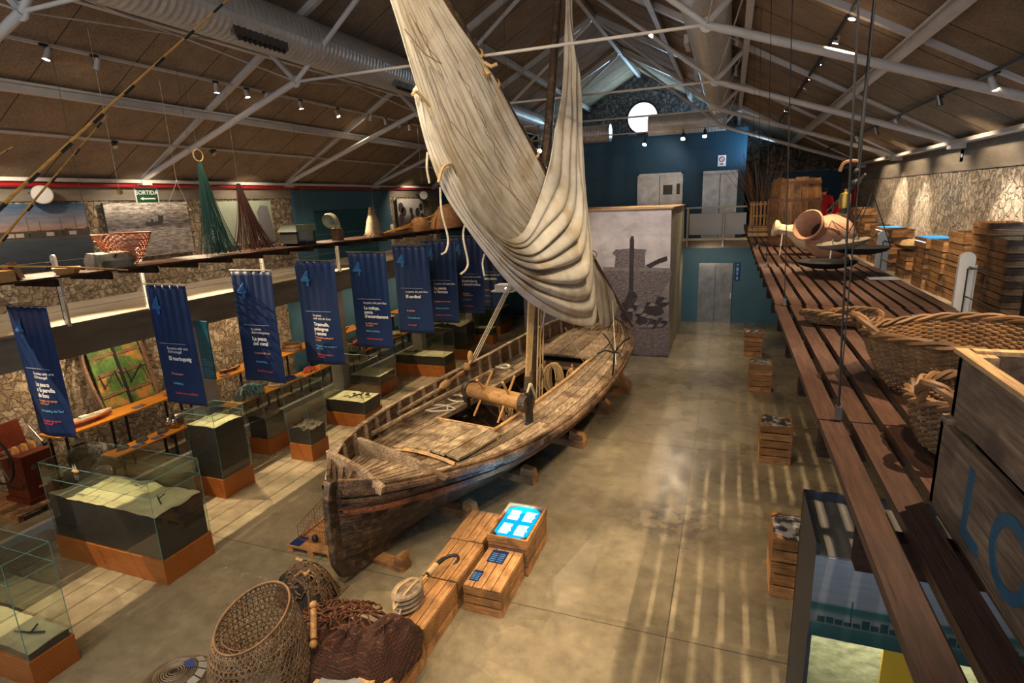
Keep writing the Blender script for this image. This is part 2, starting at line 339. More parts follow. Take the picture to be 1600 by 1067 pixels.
def children(o): return [c for c in bpy.data.objects if c.parent==o]
def dup(root,loc,rz=0.,label=None,group=None,scale=None):
    r=root.copy(); C.objects.link(r); r.location=loc; r.rotation_euler=(0,0,rz)
    if scale: r.scale=scale
    if label: r['label']=label
    if group: r['group']=group
    for ch in list(root.children):
        c=ch.copy(); C.objects.link(c); c.parent=r
        for g in ch.children: d=g.copy(); C.objects.link(d); d.parent=c
    return r
def text(name,s,size,mt,loc,rot,parent,align='LEFT',ext=.001,bold=0.):
    cu=bpy.data.curves.new(name,'FONT'); cu.body=s; cu.size=size; cu.align_x=align; cu.extrude=ext; cu.offset=bold; cu.resolution_u=2 if size<.2 else 6; cu.space_line=.95
    o=bpy.data.objects.new(name,cu); C.objects.link(o); cu.materials.append(M[mt] if isinstance(mt,str) else mt)
    bpy.context.view_layer.update(); me=bpy.data.meshes.new_from_object(o.evaluated_get(bpy.context.evaluated_depsgraph_get())); C.objects.unlink(o); bpy.data.objects.remove(o); bpy.data.curves.remove(cu)
    me.materials.clear(); me.materials.append(M[mt] if isinstance(mt,str) else mt); o=link(name,me)
    mw=Matrix.Translation(Vector(loc))@rot.to_4x4()
    if parent is not None: o.parent=parent; mw=MW[parent.name].inverted()@mw
    o.matrix_local=mw if parent is not None else mw
    if parent is None: o.matrix_world=mw
    return o
ROT_FRONT=Matrix(((1,0,0),(0,0,-1),(0,1,0)))      # text facing -y, reading along +x
ROT_EAST=Matrix(((0,0,1),(1,0,0),(0,1,0)))        # text facing +x, reading along +y
def catmull(pts,n=8):
    pts=[Vector(p) for p in pts]; out=[]
    for i in range(len(pts)-1):
        p0=pts[max(i-1,0)]; p1=pts[i]; p2=pts[i+1]; p3=pts[min(i+2,len(pts)-1)]
        for k in range(n):
            t=k/n; out.append(.5*((2*p1)+(-p0+p2)*t+(2*p0-5*p1+4*p2-p3)*t*t+(-p0+3*p1-3*p2+p3)*t**3))
    out.append(pts[-1]); return out
def lerp_table(tb,x):
    for (a,fa),(b,fb) in zip(tb[:-1],tb[1:]):
        if x<=b: return fa+(fb-fa)*max(0,(x-a))/(b-a)
    return tb[-1][1]
# ================================================================ the room
XL,XR,XC,ZR,SL=-12.0,4.05,-3.93,9.95,.557
YN,YF,YG=-3.0,22.85,26.5
def zr(x): return ZR-SL*abs(x-XC)
w=sc.world or bpy.data.worlds.new('world'); sc.world=w; w.use_nodes=True
bgn=w.node_tree.nodes.get('Background') or w.node_tree.nodes.new('ShaderNodeBackground')
wo=w.node_tree.nodes.get('World Output') or w.node_tree.nodes.new('ShaderNodeOutputWorld')
w.node_tree.links.new(bgn.outputs[0],wo.inputs[0])
bgn.inputs[0].default_value=(.80,.88,1,1); bgn.inputs[1].default_value=1.5
struct('floor',MB().box(XL,XR,YN,YG,-.2,0),'floor')
mb=MB()
for x in (-9.2,-5.2,-.45,2.2): mb.box(x-.005,x+.005,YN,YF,.0003,.0012)
for y in (5.6,10.8,16.1): mb.box(XL,XR,y-.005,y+.005,.0003,.0012)
struct('trim_1',mb,mat('floor_joint',(.05,.042,.03),.8))
# ceiling boards and their seams
mb=MB()
mb.prism([(XL-.3,YN,zr(XL-.3)),(XC,YN,ZR),(XC,YN,ZR+.15),(XL-.3,YN,zr(XL-.3)+.15)],(0,YG-YN,0))
mb.prism([(XR+.3,YN,zr(XR+.3)),(XR+.3,YN,zr(XR+.3)+.15),(XC,YN,ZR+.15),(XC,YN,ZR)],(0,YG-YN,0))
struct('ceiling',mb,'board')
mb=MB(); y=YN+.5
while y<YG:
    for a,b in ((XL,XC),(XC,XR)): mb.beam((a,y,zr(a)-.002),(b,y,zr(b)-.002),.012,.006)
    y+=1.2
struct('trim_2',mb,'seam')
# walls
def wall_with_hole_y(x0,x1,poly,y0,y1): pass
struct('wall_left',MB().box(XL-.5,XL,YN,YG,0,5.15),'stone')
struct('wall_left_top',MB().box(XL-.5,XL+.04,YN,YG,5.15,5.62),'concrete_d')
struct('wall_right',MB().box(XR,XR+.5,YN,YG,0,5.05),'stone_r')
struct('wall_right_top',MB().box(XR-.03,XR+.5,YN,YG,5.05,5.62),'concrete_d')
# far gable with a round window
mb=MB(); cx,cz,cr_=-3.78,8.12,.70; NS=40
outer=[]
for k in range(NS):
    a=2*PI*k/NS; d=Vector((math.cos(a),math.sin(a)))
    # distance to the border of the gable
    best=30
    for t in [i*.02 for i in range(1,900)]:
        x=cx+d.x*t; z=cz+d.y*t
        if x<XL or x>XR or z<0 or z>zr(x): best=t; break
    outer.append((cx+d.x*best,cz+d.y*best))
inner=[(cx+cr_*math.cos(2*PI*k/NS),cz+cr_*math.sin(2*PI*k/NS)) for k in range(NS)]
for k in range(NS):
    j=(k+1)%NS; q=[inner[k],inner[j],outer[j],outer[k]]
    mb.prism([(x,YG,z) for x,z in q],(0,.45,0))
for k,(x,z) in enumerate(((XL,0),(XR,0),(XL,zr(XL)),(XR,zr(XR)),(XC,ZR))):
    # fill the corners the fan cuts off
    a=math.atan2(z-cz,x-cx)%(2*PI); i=int(a/(2*PI)*NS)%NS; j=(i+1)%NS
    mb.prism([(outer[i][0],YG,outer[i][1]),(x,YG,z),(outer[j][0],YG,outer[j][1])],(0,.45,0))
struct('wall_far',mb,'stone_g')
mb=MB().grid(lambda u,v:(cx+(.66+.04*math.cos(2*PI*v))*math.cos(2*PI*u),YG+.06+.04*math.sin(2*PI*v),cz+(.66+.04*math.cos(2*PI*v))*math.sin(2*PI*u)),40,6,wrap=True)
wf=struct('window_1',mb,'dark')
g=build('window_glass',MB().add([(cx,YG+.1,cz)]+[(cx+.68*math.cos(2*PI*k/32),YG+.1,cz+.68*math.sin(2*PI*k/32)) for k in range(32)],[(0,k+1,(k+1)%32+1) for k in range(32)]),glass('window_pane',(.95,.97,1),.02),wf)
# petrol blue block in front of the gable, with the two lifts
struct('wall_blue',MB().box(XL,.42,YF,YF+.2,0,7.05).box(.22,.42,YF+.2,YG,0,7.05),'blue')
struct('wall_blue_lower',MB().box(-6.0,2.6,YF-.05,YF,0,3.0),'blue_l')
struct('wall_blue_end',MB().box(.42,XR,YG-.04,YG,3.2,5.55),'blue')
struct('wall_dark_end',MB().box(.42,XR,YG-.03,YG,5.6,6.6),'stone_d')
struct('wall_near',MB().box(XL,XR,YN-.2,YN,0,2.6),'plaster')  # near end left open above this wall to let bluish sky fill in
# galleries
struct('floor_left_gallery',MB().box(XL,-9.57,YN,YF,2.96,3.22),'concrete')
struct('trim_3',MB().box(-9.60,-9.56,YN,YF,2.70,3.20),'concrete_d')
struct('trim_4',MB().box(-9.555,-9.49,YN,YF,3.20,3.235),'plaster')
struct('floor_right_gallery',MB().box(1.72,XR,YN,YG,2.96,3.2).box(.42,1.72,21.5,YG,2.96,3.2),'concrete')
struct('floor_far_gallery',MB().box(-6.5,.42,21.5,YF,2.96,3.2),'concrete')
struct('trim_5',MB().box(-1.5,.6,21.46,21.5,2.96,3.22),'plaster')
struct('trim_6',MB().box(-11.95,-11.80,YN,YF,.0,.06).box(-10.1,-10.0,YN,YF,.0,.12),'steel_white')
for y in (-.6,3.7,8.0,12.3,16.6,20.9):
    struct('column',MB().box(-9.98,-9.62,y-.17,y+.17,0,2.96),'concrete')['kind']='structure'
# grey blue panelled bays on the side wall
bl=struct('wall_bay_upper',MB().box(XL,XL+.10,13.7,14.5,3.22,5.38).box(XL,XL+.10,17.9,18.8,3.22,5.38).box(XL,XL+.10,14.5,17.9,4.78,5.38),'blue_l')
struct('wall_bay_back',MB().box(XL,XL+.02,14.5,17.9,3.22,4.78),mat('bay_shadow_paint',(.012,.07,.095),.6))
struct('wall_bay_lower',MB().box(XL,XL+.10,13.0,20.3,0,2.96),'blue_l')
# ---------------- steel roof: purlins and trusses
for k,(x,dz) in enumerate(((-9.62,.13),(-7.98,.13),(-6.1,.13),(-1.76,.13),(.12,.13),(2.0,.13))):
    mb=MB(); z=zr(x)
    mb.box(x-.055,x+.055,YN,YG-.01,z-.05-.02,z-.035).box(x-.055,x+.055,YN,YG-.01,z-.19,z-.175).box(x-.006,x+.006,YN,YG-.01,z-.18,z-.05)
    one('purlin',['white steel purlin low on the roof slope above the hanging banners','white steel purlin on the roof slope above the wide grey duct','highest white steel purlin on the slope over the sail','white steel purlin next to the ridge on the slope over the photo mural','white steel purlin beside the duct that runs over the blue wall','white steel purlin above the stacked fish crates'][k],'beam',mb,'steel_white','steel roof purlins')
one('ridge_beam','white steel ridge beam along the top of the roof','beam',MB().box(XC-.06,XC+.06,YN,YG-.01,ZR-.22,ZR-.06),'steel_white')
for k,x in enumerate((XL+.28,XR-.24)):
    z=zr(x)-.035
    one('eave_beam',['white steel eave beam above the red pipe','white steel eave beam above the pale stone wall'][k],'beam',MB().box(x-.09,x+.09,YN,YG-.01,z-.085,z-.02),'steel_white','eave beams')
def truss(y,k):
    lab=['roof truss almost overhead, its bars cut by the top of the photo','white roof truss in front of the fishing rods','white roof truss whose tie rod passes behind the peak of the sail','white roof truss crossing above the boat\'s mast','white roof truss just before the blue wall spotlights','white roof truss beside the blue wall, carrying the three dark spotlights'][k]
    t=thing('roof_truss',lab,'roof truss',(XC,y,7.05),0,'white steel roof trusses')
    mb=MB()
    for s in (-1,1):
        foot=Vector((XC+s*7.85,y,5.62)); ap=Vector((XC+s*.05,y,9.80)); mb.beam(foot,ap,.10,.13)
    build('rafter',mb,'steel_white',t)
    for s in (-1,1):
        foot=Vector((XC+s*7.8,y,5.56)); J=Vector((XC+s*3.5,y,7.05)); K=Vector((XC+s*4.04,y,7.62)); ap=Vector((XC+s*.1,y,9.70))
        build('lower_chord',MB().tube([foot,J],.058,10).tube([J,ap],.045,10),'steel_white',t,smooth=True)
        build('strut',MB().tube([J,K],.05,8),'steel_white',t,smooth=True)
        build('gusset_plate',MB().lathe([(.10,-.012),(.10,.012)],J,14,Matrix.Rotation(PI/2,3,'X')),'steel_white',t)
        build('bearing_shoe',MB().obox((foot.x,y,5.50),(.24,.22,.10)),'steel_white',t)
        mb=MB()
        for dy in (-4.3,4.3):
            if YN<y+dy<23: mb.tube([J,(K.x,y+dy,7.66)],.012,5)
        if mb.v: build('brace_rod',mb,'steel_white',t)
    build('tie_rod',MB().tube([(XC-3.5,y,7.05),(XC+3.5,y,7.05)],.024,8),'steel_white',t,smooth=True)
for k,y in enumerate((.35,4.65,9.0,13.35,17.65,21.95)): truss(y,k)
# ---------------- ducts
def duct(name,label,p0,p1,r,elbow=None):
    t=thing(name,label,'air duct',tuple((Vector(p0)+Vector(p1))/2),0,'galvanised air ducts')
    d=(Vector(p1)-Vector(p0)); L=d.length; n=int(L/.11); pts=[]; rs=[]
    for i in range(n*2+1):
        pts.append(Vector(p0)+d*(i/(2*n))); rs.append(r*(1.0 if i%2 else 1.022))
    build('spiral_pipe',MB().tube(pts,rs,28),'duct',t,smooth=False)
    return t,d.normalized()
t,_=duct('air_duct','wide spiral duct running above the hanging banners',(-7.1,YN+.3,7.65),(-7.1,21.85,7.65),.37)
for y in (7.6,11.9):
    g=build('air_grille',MB().box(-6.87,-6.80,y-.55,y+.55,7.30,7.44),'steel',t,label='row of round nozzles in a steel plate'); 
    mb=MB()
    for k in range(10): mb.lathe([(.035,0),(.035,.05)],(-6.83,y-.45+k*.1,7.30),10,Matrix.Rotation(PI*.8,3,'Y'))
    build('nozzle',mb,'black',g)
t,_=duct('air_duct','wide spiral duct that ends above the two lifts',(-.52,YN+.3,7.68),(-.52,21.85,7.68),.37)
mb=MB()
for y in (6.3,9.2,12.4,15.6,18.8): mb.box(-.98,-.89,y-.35,y+.35,7.55,7.70); mb.box(-.08,-.02,y-.35,y+.35,7.55,7.70)
build('air_grille',mb,'steel_white',t)
duct('air_duct','cross duct along the top of the blue wall, between the round window and the lifts',(-2.95,22.35,7.30),(-.3,22.35,7.30),.36)
duct('air_duct','cross duct on the blue wall, from the banner side to the round window',(-7.1,22.35,7.16),(-4.35,22.35,7.16),.31)
# ---------------- suspended slatted walkways
def walkway(label,x0,x1,z,y0,y1,outer,joints,pitch=.116,gap=.032):
    t=thing('slatted_walkway',label,'walkway',((x0+x1)/2,(y0+y1)/2,z),0)
    ys=[y0]+[j for j in joints if y0<j<y1]+[y1]
    for a,b in zip(ys[:-1],ys[1:]):
        mb=MB(); n=int(round((x1-x0)/pitch)); p=(x1-x0)/n; off=rnd.uniform(-.012,.012)
        for k in range(n): mb.box(x0+k*p+off,x0+k*p+p-gap+off,a+.006,b-.006,z-.03,z)
        build('deck_section',mb,'slat',t)
    for j in range(int((y1-y0)/.74)+1):
        y=y0+.58+j*.74
        if y<y1: build('joist',MB().box(x0-.005 if outer<0 else x0+.05,x1-.05 if outer<0 else x1+.005,y-.03,y+.03,z-.135,z-.031),'joist',t)
    return t
walkway('brown slatted walkway hung on cables, holding the amphorae and wicker baskets',.37,1.60,3.92,.3,18.0,-1,[2.39,4.95,7.55,10.15,12.8,15.4])
walkway('brown slatted walkway hung above the banners, holding nets and the lantern',-9.42,-8.50,4.06,2.2,19.5,1,[4.9,7.5,10.1,12.7,15.3,17.9],.064,.021)
for k,(x,y,zt) in enumerate(((.43,2.39,7.9),(.43,4.9,7.9),(.43,7.5,7.9),(.43,10.1,7.9),(.43,12.8,7.9))):
    t=thing('suspension_cable',['thin steel cable clamped to the walkway edge at the board joint nearest the wooden crate','thin steel cable fixed to the walkway edge beside the small flat wicker basket','thin steel cable to the walkway edge beyond the low dark pan','thin steel cable to the walkway edge beside the standing barrel','farthest thin cable, by the bundle of canes','steel cable passing in front of the wicker baskets up to the roof','thin cable coming down behind the big barrel','cable coming down behind the pale post'][k],'cable',(x,y,3.92),0,'walkway suspension cables')
    build('wire',MB().tube([(x,y,3.93),(x-.16,y,zr(x-.16)-.1)],.004,6),'dark',t)
    if k==0: build('wire',MB().tube([(x,y,3.93),(x-.05,y-.02,zr(x-.05)-.1)],.0025,6),'dark',t)
    build('clamp',MB().obox((x,y,3.955),(.022,.03,.05)),'steel',t)
for k,y in enumerate((5.6,7.5,10.1,12.7,15.3)):
    one('suspension_cable',['thin wire holding the far walkway by the float bench','thin wire holding the far walkway by the orange net basket','thin wire holding the far walkway between the two draped nets','thin wire holding the far walkway before the blue bay','thin wire holding the far walkway by the tall cone basket'][k],'cable',MB().tube([(-8.55,y,4.04),(-8.55,y,zr(-8.55)-.2)],.004,5),'steel','walkway suspension cables')
# ---------------- gallery posts and wires
def post_things(x,ys,z0,z1,side,labels,grp):
    p0=None
    for k,y in enumerate(ys):
        t=thing('railing_post',labels[k] if k<len(labels) else labels[-1],'post',(x,y,z0),0,grp)
        w_=.05; n=8; pts=[(x-w_,y,z0),(x+w_,y,z0)]+[(x+w_*math.cos(PI*i/n),y,z1-w_+w_*math.sin(PI*i/n)) for i in range(n+1)]
        build('board',MB().prism(pts,(0,.035,0)),'white',t)
        build('board',MB().box(x+side*.055-.024,x+side*.055+.024,y+.04,y+.075,z0,z1-.10),'white',t)
        build('bracket',MB().box(x-.004,x+.004,y-.03,y-.022,z0+.1,z1-.12).box(x-.004,x+side*.10,y-.03,y-.022,z1-.125,z1-.118),'black',t)
RY=[2.5,5.16,7.77,10.6,13.3,16.0,18.7]
post_things(1.665,RY,3.2,4.31,1,['white post hidden behind the wooden crates','white round-topped post beside the big wicker basket, nearest the camera','white round-topped post behind the hanging dark pan','white round-topped post just behind the terracotta jar','white round-topped post beside the barrel','white round-topped post beyond the barrel','farthest white post of the crate gallery'],'gallery railing posts')
LY=[2.5,5.6,6.95,9.7,12.3,15.0,17.7]
post_things(-9.50,LY,3.2,4.30,-1,['white gallery post at the edge of the frame','white gallery post below the small white bench','white gallery post seen through the orange net basket','white gallery post below the brown net','white gallery post beside the glazed lantern','white gallery post beside the cone basket','white gallery post beside the round sponge-like baskets'],'gallery railing posts')
for k,z in enumerate((3.45,3.72,3.98,4.20)):
    one('railing_wire','steel railing wire beside the stacked crates, strung post to post','wire',MB().tube([(1.68,.0,z),(1.68,19,z)],.005,5),'black','railing wires by the crates')
    one('railing_wire','steel railing wire strung along the gallery with the wall photographs','wire',MB().tube([(-9.48,1,z),(-9.48,19.5,z)],.004,5),'steel','railing wires by the photographs')
t=thing('gallery_railing','white steel railing with a frosted panel in front of the upper lift','railing',(-.5,21.45,3.2))
build('handrail',MB().box(-1.5,.5,21.40,21.45,4.33,4.38),'white',t)
for x in (-1.42,-.22): build('post',MB().box(x-.03,x+.03,21.40,21.45,3.0,4.33),'white',t)
build('infill_panel',MB().box(-1.36,-.27,21.42,21.44,3.42,4.15).box(-.17,.5,21.42,21.44,3.42,4.15),'glass_pale',t)
# ---------------- lifts and doors
def lift(label,x0,x1,y,z0,z1):
    t=thing('lift',label,'lift',((x0+x1)/2,y,z0))
    fr=build('door_frame',MB().box(x0,x0+.10,y-.06,y+.01,z0,z1).box(x1-.10,x1,y-.06,y+.01,z0,z1).box(x0,x1,y-.07,y+.01,z1-.11,z1),'steel',t)
    mid=(x0+x1)/2
    for a,b in ((x0+.10,mid-.01),(mid+.01,x1-.10)): build('sliding_door',MB().box(a,b,y-.03,y,z0,z1-.11),'steel',t)
    build('call_panel',MB().box(x1-.06,x1-.02,y-.08,y-.06,z0+.95,z0+1.15),'white',t)
    return t
lift('steel lift with closed doors at the end of the ground floor',-1.04,.17,YF-.05,0,2.28)
lift('steel lift with closed doors behind the white railing upstairs',-1.02,.17,YF,3.2,5.62)
t=thing('double_door','dented steel double door upstairs behind the photo mural','door',(-2.56,YF,3.2))
build('door_leaf',MB().box(-3.34,-2.58,YF-.05,YF,3.2,5.58),'steel',t); lf=build('door_leaf',MB().box(-2.56,-1.79,YF-.05,YF,3.2,5.58),'steel',t)
build('door_frame',MB().box(-3.40,-3.34,YF-.06,YF,3.2,5.64).box(-1.79,-1.73,YF-.06,YF,3.2,5.64).box(-3.40,-1.73,YF-.06,YF,5.58,5.64),'steel',t)
build('door_handle',MB().tube([(-2.72,YF-.06,4.25),(-2.72,YF-.12,4.25),(-2.62,YF-.12,4.25)],.018,6),'black',t)
build('notice',MB().box(-2.44,-2.10,YF-.06,YF-.05,4.85,5.20),'dark',t,label='dark grey notice plate'); build('notice',MB().box(-1.95,-1.83,YF-.06,YF-.05,4.85,5.23),'dark',t)
t=thing('no_entry_sign','small white sign with a red ring above the upper lift','sign',(-.43,YF,5.9))
c=aty(1128,251,YF); 
build('plate',MB().box(c.x-.14,c.x+.14,YF-.02,YF,c.z-.19,c.z+.19),'b_white',t)
build('ring',MB().grid(lambda u,v:(c.x+(.085+.018*math.cos(2*PI*v))*math.cos(2*PI*u),YF-.025+.006*math.sin(2*PI*v),c.z+.05+(.085+.018*math.cos(2*PI*v))*math.sin(2*PI*u)),20,4,wrap=True).obox((c.x,YF-.025,c.z+.05),(.16,.008,.022),Matrix.Rotation(.8,3,'Y')).box(c.x-.06,c.x+.06,YF-.028,YF-.02,c.z-.14,c.z-.09),'b_red',t)
t=thing('floor_sign','narrow blue sign plate with symbols beside the ground floor lift','sign',(.34,YF-.05,1.8))
build('plate',MB().box(.235,.42,YF-.08,YF-.055,1.62,2.30),'label_blue',t)
mb=MB()
mb.lathe([(.035,0),(.035,.006)],(.33,YF-.082,2.22),12,Matrix.Rotation(PI/2,3,'X')).box(.29,.37,YF-.088,YF-.08,1.98,2.12).box(.30,.36,YF-.088,YF-.08,1.84,1.94).box(.30,.36,YF-.088,YF-.08,1.66,1.77)
build('symbol',mb,'b_sky',t)
# ---------------- red pipe, exit sign, wall photographs
t=thing('fire_pipe','red fire main running along the stone wall above the photographs','pipe',(-11.8,10,5.44))
build('pipe_run',MB().tube([(-11.8,-2,5.43),(-11.8,22.7,5.46)],.045,10),'red_pipe',t,smooth=True)
for y in [4.5+1.45*k for k in range(12)]: build('pipe_clip',MB().box(-11.98,-11.73,y-.015,y+.015,5.43,5.455),'steel',t)
t=thing('exit_sign','green exit sign reading SORTIDA with a white arrow','sign',(-11.95,8.9,5.2))
p=atx(230,304,-11.93); Y0,Z0=p.y,p.z-.02
build('rim',MB().box(-11.97,-11.94,Y0-.27,Y0+.27,Z0-.17,Z0+.17),'b_white',t)
build('plate',MB().box(-11.945,-11.935,Y0-.245,Y0+.245,Z0-.145,Z0+.145),mat('exit_green',(.008,.07,.03),.5),t)
text('lettering','SORTIDA',.125,'b_white',(-11.932,Y0,Z0+.02),ROT_EAST,t,'CENTER',bold=.002)
build('arrow',MB().prism([(-11.934,Y0-.18,Z0-.065),(-11.934,Y0-.10,Z0-.03),(-11.934,Y0-.10,Z0-.05),(-11.934,Y0+.18,Z0-.05),(-11.934,Y0+.18,Z0-.08),(-11.934,Y0-.10,Z0-.08),(-11.934,Y0-.10,Z0-.10)],(.003,0,0)),'b_white',t)
# photo 1: harbour at dusk
def wall_photo(label,y0,y1,z0,z1,mt,x=-11.88,name='wall_photograph'):
    t=thing(name,label,'photograph',(x,(y0+y1)/2,z0),0,'large photographs on the gallery wall')
    build('board',MB().box(x-.05,x,y0,y1,z0,z1),mat('board_edge',(.05,.05,.05),.6),t)
    build('print',MB().box(x,x+.006,y0+.005,y1-.005,z0+.005,z1-.005),mt,t,local=False)
    return t
m1=ramp_mat('harbour_print',[(0,(.012,.02,.035)),(.45,(.035,.045,.055)),(.50,(.06,.06,.055)),(.505,(.04,.03,.025)),(.60,(.05,.04,.035)),(.61,(.30,.17,.12)),(.74,(.17,.16,.18)),(1,(.025,.085,.17))],2,0,1.2,.25,(4,2,14))
t=wall_photo('colour photograph of a harbour under a dusky blue and orange sky',5.1,7.80,3.90,5.10,m1)
mb=MB(); X=-11.872; hb=[]
for k in range(34):
    y=5.15+k*.078; h=.03+rnd.random()*.08; mb.box(X,X+.004,y,y+.06,4.50,4.55+h)
build('skyline',mb,mat('skyline_dark',(.05,.038,.03),.8),t)
mb=MB()
for y in (5.6,6.15,6.72,6.92,7.28,7.55): mb.box(X,X+.004,y,y+.012,4.52,4.78+rnd.random()*.12)
build('mast_silhouette',mb,mat('mast_grey',(.12,.09,.08),.8),t)
mb=MB()
for y in (5.8,6.35,6.5,7.0,7.4): mb.box(X+.002,X+.006,y,y+.13,4.52,4.59)
build('white_hull',mb,mat('pale_hull',(.35,.28,.24),.8),t)
m2=ramp_mat('sea_print',[(0,(.19,.16,.15)),(.45,(.26,.23,.21)),(.55,(.10,.08,.08)),(.75,(.24,.21,.19)),(.80,(.42,.37,.32)),(1,(.52,.46,.38))],2,0,1.2,.8,(9,5,26))
t=wall_photo('sepia photograph of a small boat on rough sea',8.15,10.10,3.95,5.10,m2)
mb=MB().prism([(X,8.98,4.63),(X,9.0,4.69),(X,9.12,4.68),(X,9.13,4.75),(X,9.17,4.75),(X,9.19,4.68),(X,9.30,4.69),(X,9.32,4.84),(X,9.36,4.80),(X,9.44,4.82),(X,9.42,4.70),(X,9.38,4.62),(X,9.1,4.59)],(.004,0,0))
build('boat_silhouette',mb,mat('ink',(.035,.03,.03),.8),t)
m3=ramp_mat('pale_print',[(0,(.22,.25,.19)),(1,(.38,.42,.31))],2,0,1.2,.1,(3,3,3))
t=wall_photo('pale green photograph with a grey figure behind the draped nets',10.65,12.75,3.98,5.10,m3)
build('figure_silhouette',MB().prism([(X,12.2,4.0),(X,12.25,4.5),(X,12.2,4.8),(X,12.35,4.98),(X,12.6,4.95),(X,12.7,4.5),(X,12.72,4.0)],(.004,0,0)),mat('grey_figure',(.17,.16,.17),.8),t)
t=wall_photo('small black and white photograph of trees beside the blue bay',19.25,21.25,4.0,5.08,ramp_mat('tree_print',[(0,(.03,.02,.02)),(.3,(.1,.08,.07)),(.5,(.36,.33,.30)),(1,(.45,.42,.38))],2,0,1.1,.15,(2,2,2)))
mb=MB()
for y,z,r in ((19.5,4.75,.2),(19.7,4.6,.18),(20.25,4.62,.13),(20.3,4.4,.13),(20.75,4.55,.18),(21.05,4.75,.16),(21.1,4.4,.12),(19.5,4.35,.2)):
    mb.lathe([(r,0),(r,.004)],(X,y,z),12,Matrix.Rotation(PI/2,3,'Y'))
build('tree_silhouette',mb,mat('ink_brown',(.035,.02,.02),.8),t)
t=None
# white wall discs
for k,(px,py,x) in enumerate(((66,304,-11.6),(114,537,-11.3),(662,305,-11.6))):
    p=atx(px,py,x)
    t=thing('wall_loudspeaker',['round white loudspeaker below the red pipe, crossed by a fishing rod','round white loudspeaker on the stone wall under the gallery','small round white loudspeaker above the photograph of trees'][k],'loudspeaker',tuple(p),0,'round white loudspeakers')
    build('grille',MB().lathe([(.15,-.05),(.165,0),(.15,.015),(.0001,.02)],p,24,(EYEP-p).normalized().to_track_quat('Z','Y').to_matrix()),'disc',t,smooth=True)
    build('arm',MB().tube([(p.x-.04,p.y,p.z),(XL,p.y,p.z+.05)],.02,6),'steel',t)
# ---------------- stone mural box
mur=ramp_mat('mural_print',[(0,(.06,.046,.05)),(.18,(.12,.095,.10)),(.36,(.20,.165,.165)),(.52,(.26,.22,.22)),(.58,(.52,.46,.44)),(.78,(.54,.48,.46)),(1,(.42,.37,.37))],2,0,4.45,.22,(1.6,1.6,2.4))
t=thing('photo_mural','tall box wall covered with a sepia photograph of a beached fishing boat','mural',(-3.8,17.3,0))
build('box_wall',MB().box(-6.2,-1.62,17.33,22.3,0,4.44),'plaster',t)
build('print',MB().box(-6.2,-1.6,17.30,17.33,0,4.45),mur,t)
build('side_print',MB().box(-1.62,-1.60,17.33,22.3,0,4.45),ramp_mat('side_print',[(0,(.30,.28,.20)),(1,(.42,.39,.30))],2,0,4.45,.25,(1,1,1.2)),t,label='paler side of the print')
def mp(pts,d=.006): return MB().prism([aty(px,py,17.3-d) for px,py in pts],(0,.004,0))
INK=[mat('mural_ink_dark',(.035,.026,.03),.7,var=.5,vscale=5),mat('mural_ink_mid',(.15,.12,.12),.7,var=.75,vscale=9,stretch=(1,1,3)),mat('mural_ink_light',(.21,.175,.17),.7,var=.35,vscale=6)]
build('boat_picture',mp([(944,418),(1000,416),(1046,420),(1050,428),(1040,450),(1022,478),(1008,500),(990,505),(965,488),(950,465),(942,440)]),INK[1],t)
build('rail_picture',mp([(942,417),(1048,419),(1047,424),(942,423)],.009),INK[2],t)
build('cabin_picture',mp([(960,418),(962,400),(956,396),(962,390),(985,388),(1010,390),(1008,396),(1008,418)],.010),INK[1],t)
build('stem_picture',mp([(982,480),(984,375),(986,369),(990,369),(991,376),(989,480)],.013),INK[0],t)
build('crane_picture',mp([(1008,415),(1030,404),(1042,400),(1043,407),(1028,412),(1016,419)],.010),INK[0],t)
mb=MB()
for k in range(18):
    px,py=rnd.uniform(975,1044),rnd.uniform(455,505); mb.add(mp([(px-9,py+5),(px-4,py-6),(px+6,py-5),(px+10,py+4),(px+1,py+9)],.014+.001*k).v,[(0,1,2,3,4),(9,8,7,6,5)])
build('figure_picture',mb,INK[0],t)
mb=MB()
for k in range(12):
    px,py=rnd.uniform(985,1042),rnd.uniform(462,515); mb.add(mp([(px-6,py+2),(px-1,py-3),(px+6,py-1),(px+3,py+3)],.034+.001*k).v,[(0,1,2,3),(7,6,5,4)])
build('shirt_picture',mb,INK[2],t)
build('net_picture',mp([(940,500),(985,490),(1046,505),(1046,555),(1000,556),(950,540)],.005),INK[1],t)
build('ledge',MB().box(-6.3,-1.55,17.25,22.35,4.45,4.49),'crate_rim',t)
# ================================================================ lamps
def spot(p,target,W,size=60,col=(1,.76,.48),blend=.6,r=.03):
    l=bpy.data.lights.new('spot_light','SPOT'); l.energy=W; l.spot_size=math.radians(size); l.spot_blend=blend; l.color=col; l.shadow_soft_size=r
    o=bpy.data.objects.new('spot_light',l); C.objects.link(o); o.location=p
    o.rotation_euler=(Vector(target)-Vector(p)).to_track_quat('-Z','Y').to_euler(); return o
def track(label,x,y0,y1,z):
    one('light_track',label,'light track',MB().box(x-.02,x+.02,y0,y1,z-.02,z+.02),'steel_white' if x<0 else 'black','ceiling light tracks')
track('grey light track high on the slope above the banners',-8.88,2,22,zr(-8.88)-.06)
track('bright light track low on the slope above the wall photographs',-10.62,2,22,zr(-10.62)-.06)
track('dark light track on the slope over the right-hand concrete aisle',1.30,2,22,zr(1.3)-.06)
track('dark light track close above the pale stone wall',2.87,2,22,zr(2.87)-.06)
lampn=[0]
